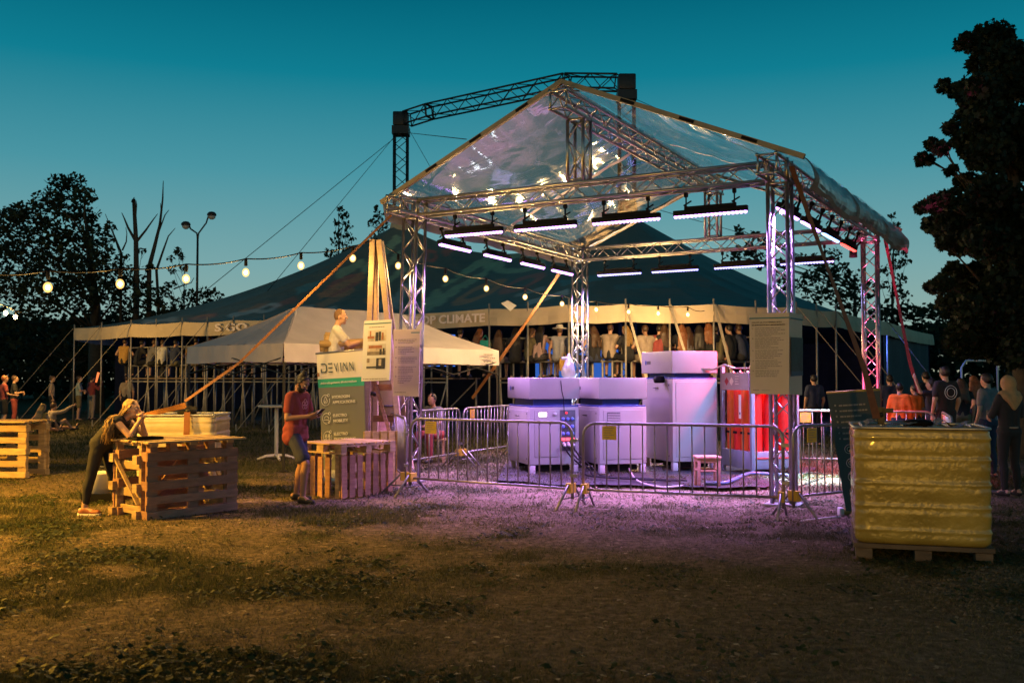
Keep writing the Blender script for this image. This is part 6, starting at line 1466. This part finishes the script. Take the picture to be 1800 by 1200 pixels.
    if fine:
        for q in (-1, 1):
            mb = MB(); mb.ell(hp(q*.031, .076, .002), .0125*s_, .0115*s_, .010*s_, HM, 10, 7); e_ = mb.build('eye', WHITEINK, t, True); mb = MB(); mb.ell(hp(q*.031, .0835, .002), .006*s_, .005*s_, .006*s_, HM, 8, 6); mb.build('iris', INK, e_, True)
            mb = MB(); mb.path([hp(q*.014, .0925, .022), hp(q*.034, .087, .028), hp(q*.052, .070, .022)], [.003*s_, .0042*s_, .002*s_], 5); mb.build('eyebrow', hair, t, True)
        mb = MB(); mb.path([hp(-.024, .082, -.058), hp(-.008, .091, -.056), hp(.008, .091, -.056), hp(.024, .082, -.058)], [.003*s_, .006*s_, .006*s_, .003*s_], 6); mb.build('lips', mat('lips', (.36, .12, .10), .5), t, True)
    fold = .012 if fine else .018
    if dress is None:
        if top is not None:
            mb = MB(); torso(mb, .013)
            if sleeves != 'none':
                for s in 'RL': arm(mb, s, .016, .62 if sleeves == 'short' else 1.0, .93)
            if hem: mb.cap(P['hipL']-Z*hem*s_, P['hipR']-Z*hem*s_, .128*s_, None); mb.cap(lerp(P['hipL'], P['pel'], .2)+Z*.03, lerp(P['hipR'], P['pel'], .2)+Z*.03, .130*s_, None)
            remesh(mb.build('top', top, t, True), vox, 2, fold)
        if bottom is not None:
            mb = MB(); mb.cap(lerp(P['hipL'], P['pel'], .2), lerp(P['hipR'], P['pel'], .2), .117*s_, None); mb.cap(P['pel'], lerp(P['pel'], P['chest'], .22), .122*s_*cw, .112*s_*cw)
            if legs == 'skirt':
                for s in 'RL': mb.cap(P['hip'+s], lerp(P['hip'+s], P['kn'+s], .8), .115*s_, .12*s_)
            else:
                for s in 'RL': leg(mb, s, .015 if not fem else .008, {'long': 1.93, 'short': .80, 'calf': 1.8, 'brief': .45}[legs])
            remesh(mb.build('trousers' if legs in ('long', 'calf') else ('skirt' if legs == 'skirt' else 'shorts'), bottom, t, True), vox, 2, fold)
    else:
        mb = MB(); torso(mb, .014)
        for s in 'RL': mb.cap(P['hip'+s], lerp(P['hip'+s], P['kn'+s], .85), .125*s_, .15*s_)
        remesh(mb.build('dress', dress, t, True), vox, 2, fold)
    if shoes is not None:
        for s in 'RL':
            d = (P['to'+s]-P['an'+s]); d.z = 0; d.normalize(); mb = MB(); A, T_ = P['an'+s], P['to'+s]
            mb.cap(A-Z*.038*s_-d*.045*s_, T_+d*.03*s_+Z*.012*s_, .040*s_, .036*s_); mb.cap(A-Z*.01*s_, A-Z*.03*s_+d*.06*s_, .047*s_, .043*s_); sh_ = mb.build('shoe', shoes, t, True); remesh(sh_, .012 if fine else vox, 2)
            if sole: mb = MB(); mb.cap(A-Z*.064*s_-d*.05*s_, T_+d*.035*s_-Z*.014*s_, .042*s_, .038*s_); q = mb.build('sole', sole, t, True); q.scale = (1, 1, 1); remesh(q, .014, 1)
    # hair
    mb = MB(); rr = random.Random(hash(label) % 1000 if False else len(label))
    if hairstyle == 'buzz': mb.ell(hp(0, -.014, .018), .0765*s_, .090*s_, .101*s_, HM, 16, 10)
    elif hairstyle != 'none':
        mb.ell(hp(0, -.028, .022), .081*s_, .088*s_, .101*s_, HM, 16, 10); mb.cap(hp(-.05, .030, .078), hp(.05, .030, .078), .026*s_, None, 8)
        for q in (-1, 1): mb.cap(hp(q*.072, .02, .03), hp(q*.075, -.02, -.02), .014*s_, .012*s_, 7)
    if hairstyle == 'bun': mb.ell(hp(0, -.05, .128), .036*s_, .036*s_, .034*s_, HM, 10, 7); mb.cap(hp(0, -.03, .09), hp(0, -.05, .12), .03*s_, .022*s_)
    if hairstyle in ('long', 'verylong', 'midlong'):
        Lh = {'long': .30, 'midlong': .20}.get(hairstyle, .44); dn = ((lerp(P['pel'], P['chest'], .5)-P['neck']).normalized()*.45-Z*.75).normalized(); back = -(dn.cross(lx)).normalized(); back = back if back.dot(lk) < 0 else -back; 
        for k in range(15 if not fine else 26):
            a = math.pi*(k/(14 if not fine else 25))-math.pi/2; s0 = hp(.082*math.sin(a), -.035-.055*math.cos(a), -.01+rr.uniform(-.02, .03)); m0 = P['neck']+lx*.105*math.sin(a)*s_+back*(.075+.02*math.cos(a))*s_+dn*.02; e0 = m0+dn*Lh*s_*rr.uniform(.75, 1.05)+back*.035*s_+lx*rr.uniform(-.03, .03)+lx*.03*math.sin(a)
            w1 = lerp(m0, e0, .5)+lx*rr.uniform(-.02, .02)+back*rr.uniform(0, .02); mb.path([s0, lerp(s0, m0, .6)+back*.02*s_, m0, w1, e0], [.028*s_, .026*s_, .026*s_, .022*s_, .008*s_], 7)
    if hairstyle != 'none' and mb.v: remesh(mb.build('hair', hair, t, True), vox*.7 if fine else vox, 1, .012 if hairstyle != 'buzz' else 0)
    if beard is not None:
        mb = MB(); mb.ell(hp(0, .034, -.078), .060*s_, .062*s_, .052*s_, HM, 14, 9); mb.cap(hp(-.03, .084, -.046), hp(.03, .084, -.046), .010*s_, None, 6)
        for q in (-1, 1): mb.cap(hp(q*.066, .008, -.01), hp(q*.052, .045, -.065), .014*s_, .022*s_, 7)
        remesh(mb.build('beard', beard, t, True), .010, 1, .006)
    if hat is not None: mb = MB(); mb.lathe([(.19*s_, -.002), (.19*s_, .01), (.095*s_, .022), (.09*s_, .09), (.06*s_, .12), (.0, .125)], hp(0, -.02, .05), 20, hu); mb.build('hat', hat, t, True)
    return t, P, hp, R

BLOND = mat('blond_hair', (.30, .18, .065), .5, 0, .35, 30); BROWN = mat('brown_hair', (.07, .035, .018), .5, 0, .3, 30); DARKH = mat('black_hair', (.018, .013, .010), .5, 0, .3, 30); AUBURN = mat('auburn_hair', (.22, .08, .03), .5, 0, .3, 30); BUZZ = mat('cropped_hair', (.16, .09, .05), .8, 0, .3, 60)
K_ = cl('black', (.018, .018, .022)); NAVY = cl('navy', (.03, .04, .085)); DENIM = cl('denim_blue', (.028, .035, .07)); MAROON = cl('maroon', (.26, .05, .05)); RED_T = cl('brick_red', (.27, .05, .045)); WHITE_T = cl('white', (.60, .57, .53)); BEIGE = cl('beige', (.33, .26, .205)); PINKT = cl('pale_pink', (.58, .38, .34)); GREYT = cl('grey', (.18, .17, .18)); TEALT = cl('pale_teal', (.30, .38, .38)); AMBERT = cl('amber', (.50, .28, .07)); OLIVE = cl('olive', (.17, .14, .07)); HIVIS = cl('orange_hi_vis', (.85, .16, .01)); PATT = mat('patterned_cloth', (.24, .23, .25), .8, 0, .8, 45); DOTS = mat('dotted_cloth', (.10, .09, .09), .8, 0, 1.0, 60); DKGREEN = cl('dark_green', (.05, .07, .05))
TRAINER = mat('rust_trainer', (.28, .09, .04), .6); BLACKSHOE = mat('black_shoe', (.02, .02, .02), .55)

# woman leaning on the pallet bar, chin on hands
Jw = stand(pel=(0, -.03, .90), chest=(0, .13, 1.07), neck=(0, .25, 1.19), head=(0, .345, 1.30), hipR=(.085, -.03, .87), hipL=(-.085, -.03, .87), knR=(.10, -.12, .46), knL=(-.10, .06, .47), anR=(.10, -.19, .08), anL=(-.12, .13, .08), toR=(.11, -.04, .03), toL=(-.13, .28, .03),
           shR=(.155, .215, 1.15), shL=(-.155, .215, 1.15), elR=(.15, .40, .97), elL=(-.16, .44, .97), wrR=(.045, .47, 1.155), wrL=(-.03, .46, 1.14), hdR=(-.3, -.1, 1), hdL=(.35, -.15, 1), look=(0, 1, .02))
tW, PW, hpW, RW = person('woman in black with long wavy blond hair leaning on the pallet bar', (-4.93, 12.08, 0), -math.pi/2-.10, Jw, K_, K_, BLOND, SKIN, TRAINER, 'none', 'calf', 'short', .013, True, .985, None, True, curl=.9, sole=WHITEPVC)
# loose wavy locks down her near shoulder
mb = MB(); rr = random.Random(3)
for k in range(300):
    a = rr.uniform(-1, 1); b = rr.uniform(0, 1)          # a: far to near side, b: temple to nape
    s0 = hpW(.075*a*(.5+.5*b), .03-.09*b, .105-.035*abs(a)-.03*b); s1 = hpW(.089*a, -.0-.10*b, .0-.03*b); nk = PW['neck']+V((-.045-.03*b, -.085*a, -.02)); sh = lerp(nk, PW['shR'] if a > 0 else PW['shL'], .55*abs(a))+V((-.015-.03*b, -.06 if a > .2 else 0, .05))
    ln = rr.uniform(.16, .34); w1 = V((rr.uniform(-.03, .03), rr.uniform(-.025, .02), 0)); e0 = sh+V((-.05*rr.random()-.03*b, -.06*max(a, 0)+rr.uniform(-.03, .02), -ln)); m1 = lerp(sh, e0, .33)+w1; m2 = lerp(sh, e0, .68)-w1*.9
    q_ = rr.uniform(.0045, .0085); mb.path([s0, s1, nk, sh, m1, m2, e0], [q_*.8, q_, q_, q_, q_, q_*.9, q_*.25], 5)
lk_ = mb.build('hair_locks', BLOND, tW, True)
# man looking at his phone
Jm = stand(pel=(0, -.03, .955), chest=(0, -.02, 1.24), neck=(0, .02, 1.45), head=(0, .075, 1.585), look=(0, .80, -.52), hipR=(.09, -.03, .92), hipL=(-.09, -.03, .92), knR=(.14, .24, .53), knL=(-.10, .0, .49), anR=(.15, .20, .085), anL=(-.12, -.10, .085), toR=(.18, .35, .03), toL=(-.16, .05, .03),
           elR=(.25, .02, 1.12), elL=(-.25, .04, 1.12), wrR=(.095, .255, 1.145), wrL=(-.085, .27, 1.15), hdR=(-.45, .8, .25), hdL=(.45, .8, .25), shR=(.185, .0, 1.40), shL=(-.185, .0, 1.40))
tM, PM, hpM, RM = person('bearded man in red tee and denim shorts looking down at his phone', (-2.86, 13.30, 0), -math.pi/2-.42, Jm, RED_T, DENIM, DARKH, SKIN2, BLACKSHOE, 'short', 'short', 'bun', .013, False, 1.0, None, True, beard=DARKH, curl=.75, hem=.05)
ph = thing('phone', 'dark smartphone held in both hands by the bearded man', 'phone', lerp(PM['wrR'], PM['wrL'], .5)+RM @ V((0, .10, .045))); q = V(ph.location); fx, fy, fz = RM @ V((1, 0, 0)), RM @ V((0, .75, .66)), RM @ V((0, -.66, .75))
mb = MB(); mb.obox(q, fx*.037, fy*.075, fz*.004); bevel(mb.build('case', BLACK, ph), .003); mb = MB(); mb.quad(*[q+fz*.0046+fx*a*.034+fy*b*.070 for a, b in ((-1, -1), (1, -1), (1, 1), (-1, 1))]); mb.build('display', emat('phone_display', (.55, .65, 1), .9), ph)
# outline print on the tee front: interlaced loops
mb = MB(); c = PM['chest']+RM @ V((.02, .142, .06)); a_, b_ = RM @ V((1, 0, 0)), RM @ V((0, .1, 1))
for k in range(5):
    t_ = k*1.257+.3; cc = c+a_*.036*math.cos(t_)+b_*.042*math.sin(t_); mb.path([cc+a_*.024*math.cos(u_)+b_*.026*math.sin(u_)+(RM @ V((0, .012-.25*((cc-c).dot(a_)+.024*math.cos(u_))**2, 0))) for u_ in np.linspace(0, 6.283, 14)], .004, 4)
mb.build('shirt_print', mat('pink_print', (.72, .30, .36), .6), tM)
mb = MB(); wd_ = (PM['wrL']-PM['elL']).normalized(); mb.lathe([(.036, -.012), (.037, 0), (.036, .012)], PM['wrL']-wd_*.03, 14, wd_); mb.build('watch', ALU, tM, True)
# man on the lookout
Js = sit(.02, 'fwd', elR=(.24, .22, .33), wrR=(.20, .44, .40), elL=(-.24, .22, .33), wrL=(-.18, .46, .42), look=(0, 1, -.04), hdR=(-.1, 1, .05), hdL=(.1, 1, .05))
person('man with cropped hair in white tee seated high on the wooden lookout', (-2.79, 15.75, 1.82), -math.pi/2+.12, Js, WHITE_T, NAVY, BUZZ, SKIN, BLACKSHOE, 'short', 'short', 'buzz', .013, False, 1.04, None, True, beard=None)
# couple sitting on the lawn
def sitg(**k):
    J = sit(.06, 'down', knR=(.16, .38, .34), knL=(-.12, .45, .10), anR=(.14, .62, .08), anL=(-.10, .86, .08), toR=(.16, .76, .06), toL=(-.1, .92, .2)); J.update(k); return J
person('blond woman with bare back sitting on the dark lawn', (*gnd(70, 762)[:2], .0), -.35, sitg(elL=(-.28, -.10, .34), wrL=(-.26, -.16, .08), elR=(.27, .1, .34), wrR=(.2, .2, .2)), AMBERT, K_, BLOND, SKIN, BLACKSHOE, 'none', 'short', 'long', .02, True)
person('companion on the dark lawn pointing an arm toward the tent', (*gnd(88, 758)[:2], .0), -.7, sitg(elR=(.34, .26, .62), wrR=(.42, .48, .78), hdR=(.3, 1, .5)), BEIGE, K_, BROWN, SKIN, BLACKSHOE, 'long', 'brief', 'short', .02, False)
# people standing at the far left
ST = 'people standing near the dark tent end'
for (px, py, yaw, J, top, bot, hair, hs, legs, slv, lab, fem, sk) in (
        (6, 757, -.9, stand(elR=(.25, .05, 1.14), wrR=(.12, .28, 1.10), hdR=(0, 1, 0)), MAROON, K_, AUBURN, 'short', 'short', 'short', 'person in red top and black shorts cut by the frame edge', True, SKIN),
        (24, 754, -1.1, stand(elR=(.25, .04, 1.14), wrR=(.10, .27, 1.20)), K_, MAROON, BROWN, 'short', 'long', 'short', 'person in black tee turned toward the frame edge figure', False, SKIN),
        (90, 742, -1.2, stand(), BEIGE, K_, BROWN, 'short', 'long', 'short', 'woman in beige tee and black trousers watching from the dark', True, SKIN),
        (138, 740, -1.3, stand(elR=(.22, .08, 1.15), wrR=(-.02, .22, 1.18), elL=(-.22, .08, 1.15), wrL=(.02, .2, 1.14)), TEALT, OLIVE, BROWN, 'short', 'short', 'short', 'man in pale tee and shorts with folded arms by tent pole', False, SKIN),
        (160, 738, -.6, stand(elR=(.26, .14, 1.20), wrR=(.2, .3, 1.42), hdR=(0, .1, 1)), MAROON, BEIGE, DARKH, 'short', 'long', 'long', 'person in dark maroon jacket holding up a glowing orange wand', False, SKIN),
        (222, 742, .3, stand(), BEIGE, K_, BROWN, 'short', 'long', 'short', 'lone figure in beige under the grandstand, partly hidden by hair', False, SKIN)):
    person(lab, gnd(px, py), yaw, J, top, bot, hair, sk, BLACKSHOE, slv, legs, hs, .022, fem, 1.0, ST)
q = gnd(160, 738); wnd = thing('glow_wand', 'orange glowing wand held up by the maroon jacketed person', 'light wand', q+V((.30, -.30, 1.48))); c = V(wnd.location)
mb = MB(); mb.tube(c, c+V((.10, -.02, .38)), .035, 8, .05); mb.build('tube', emat('wand_glow', (1, .22, .06), 1.2), wnd, True); mb = MB(); mb.tube(c-V((.03, 0, .12)), c, .022, 8); mb.build('handle', BLACK, wnd)
# spectators on the grandstand, backs to us
def bench_pt(px, ins=.36):
    best = None
    for k in range(400):
        t = k/400*(len(EV)-1.001); p, d, n = ring_pt(t, ins); e = abs(900+F*p.x/p.y-px)
        if best is None or e < best[0]: best = (e, p, d, n)
    return best[1], math.atan2(best[3].y, best[3].x)-math.pi/2
GS = 'spectators seated on the grandstands'
DRESSG = cl('silver_print', (.34, .33, .36))
rows_ = [
 (772, GREYT, K_, BROWN, 'short', 'short', 'fwd', 'person in grey tee peeking above the gazebo roof'),
 (805, K_, K_, DARKH, 'short', 'short', 'wide', 'person in black between gazebo slope and maroon top'),
 (926, OLIVE, K_, BROWN, 'short', 'long', 'fwd', 'person in olive top just left of pale pink top'),
 (1006, NAVY, K_, DARKH, 'short', 'short', 'fwd', 'person in navy hidden behind the inner lilac tower'),
 (1044, K_, NAVY, BROWN, 'none', 'long', 'wide', 'long haired person in black beside the beige hooded sweatshirt'),
 (1154, MAROON, K_, DARKH, 'short', 'short', 'fwd', 'person in maroon squeezed beside the black strappy top'),
 (1216, GREYT, K_, BROWN, 'none', 'long', 'wide', 'person in grey vest between auburn hair and dark curls'),
 (1248, K_, K_, AUBURN, 'short', 'long', 'fwd', 'auburn haired person above the tall cabinet edge'),
 (838, MAROON, K_, AUBURN, 'none', 'long', 'wide', 'woman in maroon top with bare arms, beside the teal bag'),
 (875, K_, BEIGE, BROWN, 'none', 'verylong', 'wide', 'very long haired woman under the word CLIMATE end'),
 (907, K_, K_, DARKH, 'short', 'long', 'fwd', 'dark haired person behind the slanting orange strap'),
 (948, PINKT, DOTS, DARKH, 'none', 'verylong', 'fwd', 'dark haired woman in pale pink top and dotted skirt'),
 (981, None, DRESSG, BROWN, 'none', 'short', 'down', 'woman in white sun hat and silvery patterned strap dress'),
 (1070, BEIGE, K_, BROWN, 'long', 'short', 'fwd', 'broad person in beige hooded sweatshirt'),
 (1103, K_, K_, BLOND, 'short', 'long', 'wide', 'long blond haired person in black top'),
 (1134, BEIGE, BEIGE, BROWN, 'short', 'short', 'wide', 'person in beige top leaning an elbow out'),
 (1172, K_, TEALT, BROWN, 'none', 'verylong', 'wide', 'woman in black strappy top and pale teal skirt'),
 (1201, K_, K_, AUBURN, 'short', 'verylong', 'fwd', 'auburn long haired woman in black top'),
 (1232, K_, OLIVE, DARKH, 'none', 'verylong', 'wide', 'woman with thick dark curls and olive trousers'),
 (1262, OLIVE, BEIGE, DARKH, 'none', 'short', 'down', 'person with bare shoulders beside the poster tower end'),
 (1286, K_, K_, DARKH, 'short', 'short', 'fwd', 'person in black with a dark cap near the poster'),
 (1308, NAVY, K_, BROWN, 'short', 'short', 'fwd', 'person in navy half hidden by the big poster'),
 (216, AMBERT, K_, BROWN, 'none', 'short', 'wide', 'person in amber top at the outermost end of the far grandstand'),
 (241, K_, K_, DARKH, 'short', 'short', 'fwd', 'person in black second along the far grandstand'),
 (262, GREYT, K_, BROWN, 'short', 'short', 'wide', 'person in grey tee low between amber and white shirts'),
 (283, WHITE_T, K_, BROWN, 'long', 'short', 'fwd', 'tall person in white shirt on the far grandstand'),
 (307, NAVY, OLIVE, DARKH, 'short', 'short', 'fwd', 'bare legged person in navy beside the white shirt'),
 (343, AMBERT, OLIVE, DARKH, 'short', 'short', 'wide', 'person in amber tee above the gazebo corner'),
 (362, OLIVE, K_, BROWN, 'short', 'short', 'fwd', 'person in olive between amber tee and patterned shirt'),
 (381, PATT, K_, DARKH, 'short', 'short', 'fwd', 'person in grey patterned shirt behind the gazebo edge'),
 (404, K_, K_, BROWN, 'short', 'short', 'wide', 'person in black beside the patterned shirt'),
 (430, MAROON, K_, DARKH, 'short', 'short', 'fwd', 'person in maroon furthest behind the gazebo slope')]
rr = random.Random(21)
for k, (px, top, bot, hair, slv, hs, arms, lab) in enumerate(rows_):
    p, yw = bench_pt(px); big = px > 700; J = sit(rr.uniform(.0, .16), arms)
    person(lab, up_(p, SEAT+rr.uniform(-.05, .04)), yw+rr.uniform(-.6, .6), J, top, bot, hair, SKIN if k % 3 else SKIN2, BLACKSHOE, slv, 'long' if not (k % 2) else 'short', hs, .022, hs in ('long', 'verylong'), rr.uniform(1.03, 1.10) if big else rr.uniform(1.0, 1.08), GS, dress=(DRESSG if top is None else None), hat=(WHITEPVC if top is None else None))
p, yw = bench_pt(852, .15); bg = thing('shoulder_bag', 'teal green bag resting on the grandstand rail', 'bag', up_(p, 2.44)); mb = MB(); mb.obox(V(bg.location)+Z*.14, V((.15, 0, 0)), V((0, .06, 0)), Z*.12); bevel(mb.build('body', cl('teal_bag', (.03, .40, .34)), bg), .04); mb = MB(); mb.path([V(bg.location)+V((-.1, 0, .25)), V(bg.location)+V((0, 0, .40)), V(bg.location)+V((.1, 0, .25))], .012, 6); mb.build('strap', cl('teal_bag', (.03, .40, .34)), bg)
p, yw = bench_pt(989, .2); bg = thing('tote_bag', 'amber tote bag hanging below the bench by the inner tower', 'bag', up_(p, 1.82)); q = V(bg.location); mb = MB(); mb.obox(q+Z*.18, V((.12, 0, 0)), V((0, .04, 0)), Z*.17); bevel(mb.build('body', AMBERT, bg), .02); mb = MB(); mb.path([q+V((-.06, 0, .35)), q+V((-.04, 0, .48)), q+V((.04, 0, .48)), q+V((.06, 0, .35))], .01, 5); mb.build('handle', AMBERT, bg)
# seated person under the gazebo and its stool
person('person in red trousers seated on a stool behind the lilac barrier', (wx(768, 19.6), 19.6, .46), 2.6, sit(.12, 'fwd'), GREYT, RED_T, DARKH, SKIN2, BLACKSHOE, 'short', 'long', 'short', .02)
s2 = thing('stool', 'orange lit wooden stool under the person in red trousers', 'stool', (wx(768, 19.6), 19.6, 0)); q = V(s2.location); mb = MB(); mb.obox(q+Z*.445, V((.18, 0, 0)), V((0, .18, 0)), Z*.018); mb.build('seat', PALLET, s2)
for sx in (-1, 1):
    for sy in (-1, 1): mb = MB(); mb.obox(q+V((sx*.14, sy*.14, .213)), V((.02, 0, 0)), V((0, .02, 0)), Z*.213); mb.build('leg', PALLET, s2)
# dark crowd on the right
CR = 'dark crowd beyond the yellow tank'
for (px, py, yaw, J, top, bot, hair, hs, lab, fem, slv, sc_) in (
        (1776, 872, .25, stand(elR=(.24, .06, 1.16), wrR=(.12, .26, 1.2), elL=(-.24, .06, 1.16), wrL=(-.12, .26, 1.2)), K_, K_, AUBURN, 'none', 'person in black with a beige hood down, cut by the frame edge', True, 'long', .97),
        (1738, 842, .5, stand(elR=(.23, .1, 1.15), wrR=(.05, .3, 1.28)), GREYT, NAVY, DARKH, 'short', 'man in greyish shirt just before the beige hood', False, 'short', 1.0),
        (1664, 820, .2, stand(), K_, K_, DARKH, 'short', 'broad man in black tee with a round back emblem', False, 'short', 1.08),
        (1640, 815, .9, stand(elL=(-.30, .14, 1.45), wrL=(-.34, .22, 1.70), hdL=(0, .2, 1)), K_, K_, DARKH, 'short', 'person raising a pink lit arm beside the strap', False, 'short', .95),
        (1692, 812, -.2, stand(), K_, OLIVE, BROWN, 'long', 'woman in black between round emblem and beige hood', True, 'short', .95),
        (1714, 808, -.1, stand(), NAVY, K_, AUBURN, 'long', 'woman with lighter brown hair deeper in the crowd', True, 'short', .98),
        (1583, 812, -.5, stand(), HIVIS, K_, DARKH, 'short', 'shorter steward in orange hi vis top by the barrier', False, 'long', .90),
        (1610, 806, .5, stand(elL=(-.27, .05, 1.2), wrL=(-.2, .2, 1.35)), HIVIS, K_, DARKH, 'short', 'second steward in orange hi vis behind the first', False, 'short', .88),
        (1566, 795, 0, stand(), NAVY, K_, DARKH, 'short', 'dark figure beside the pink tower', False, 'short', 1.0),
        (1630, 790, .3, stand(), K_, K_, DARKH, 'short', 'tall dark figure at the back of crowd', False, 'short', 1.04),
        (1432, 785, .2, stand(), NAVY, K_, DARKH, 'short', 'dark blue lit figure under the tent corner', False, 'short', 1.0)):
    person(lab, gnd(px, py), yaw, J, top, bot, hair, SKIN, BLACKSHOE, slv, 'long', hs, .016 if px == 1776 else .022, fem, sc_, CR, fine=(px == 1776))
    if px == 1776:
        q = gnd(px, py); R_ = Matrix.Rotation(yaw, 3, 'Z'); t_ = bpy.data.objects[[o.name for o in bpy.data.objects if o.get('label', '') == lab][0]]; mb = MB()
        def w_(x, y, z): return q+R_ @ (V((x, y, z))*sc_)
        mb.ell(w_(0, .0, 1.62), .105*sc_, .115*sc_, .125*sc_, R_, 16, 10); mb.cap(w_(-.10, -.02, 1.44), w_(.10, -.02, 1.44), .085, None); mb.cap(w_(0, -.02, 1.5), w_(0, -.02, 1.42), .10, .12); mb.cap(w_(-.1, -.09, 1.42), w_(0, -.115, 1.26), .05, .03); mb.cap(w_(.1, -.09, 1.42), w_(0, -.115, 1.26), .05, .03); mb.cap(w_(0, -.09, 1.42), w_(0, -.11, 1.28), .07, .03)
        remesh(mb.build('hood', cl('tan_hood', (.42, .26, .12)), t_, True), .016, 2, .015)
        mb = MB(); mb.path([w_(.125*math.cos(a), .02+.135*math.sin(a), .99) for a in np.linspace(0, 6.283, 19)[:-1]], .014, 5, closed=True); mb.build('belt', BEIGE, t_, True)
    if px == 1664:
        q = gnd(px, py); R_ = Matrix.Rotation(yaw, 3, 'Z'); t_ = bpy.data.objects[[o.name for o in bpy.data.objects if o.get('label', '') == lab][0]]; mb = MB()
        for r in (.115, .075): mb.path([q+R_ @ (V((r*math.cos(a), -.15, 1.28+r*math.sin(a)))*sc_) for a in np.linspace(0, 6.283, 25)[:-1]], .006, 4, closed=True)
        mb.build('back_emblem', WHITEINK, t_)

# ------------------------------------------------------------------ finish: lettering to mesh, figures to mesh
fix_texts()
dg = bpy.context.evaluated_depsgraph_get()
for o in REMESH:
    me = bpy.data.meshes.new_from_object(o.evaluated_get(dg)); m0 = list(o.data.materials)
    if len(me.vertices) == 0: o.modifiers.clear(); continue
    me.name = o.name
    if not me.materials:
        for mm in m0: me.materials.append(mm)
    o['_n'] = 0; del o['_n']; o.modifiers.clear(); o.data = me
    me.polygons.foreach_set('use_smooth', [True]*len(me.polygons))
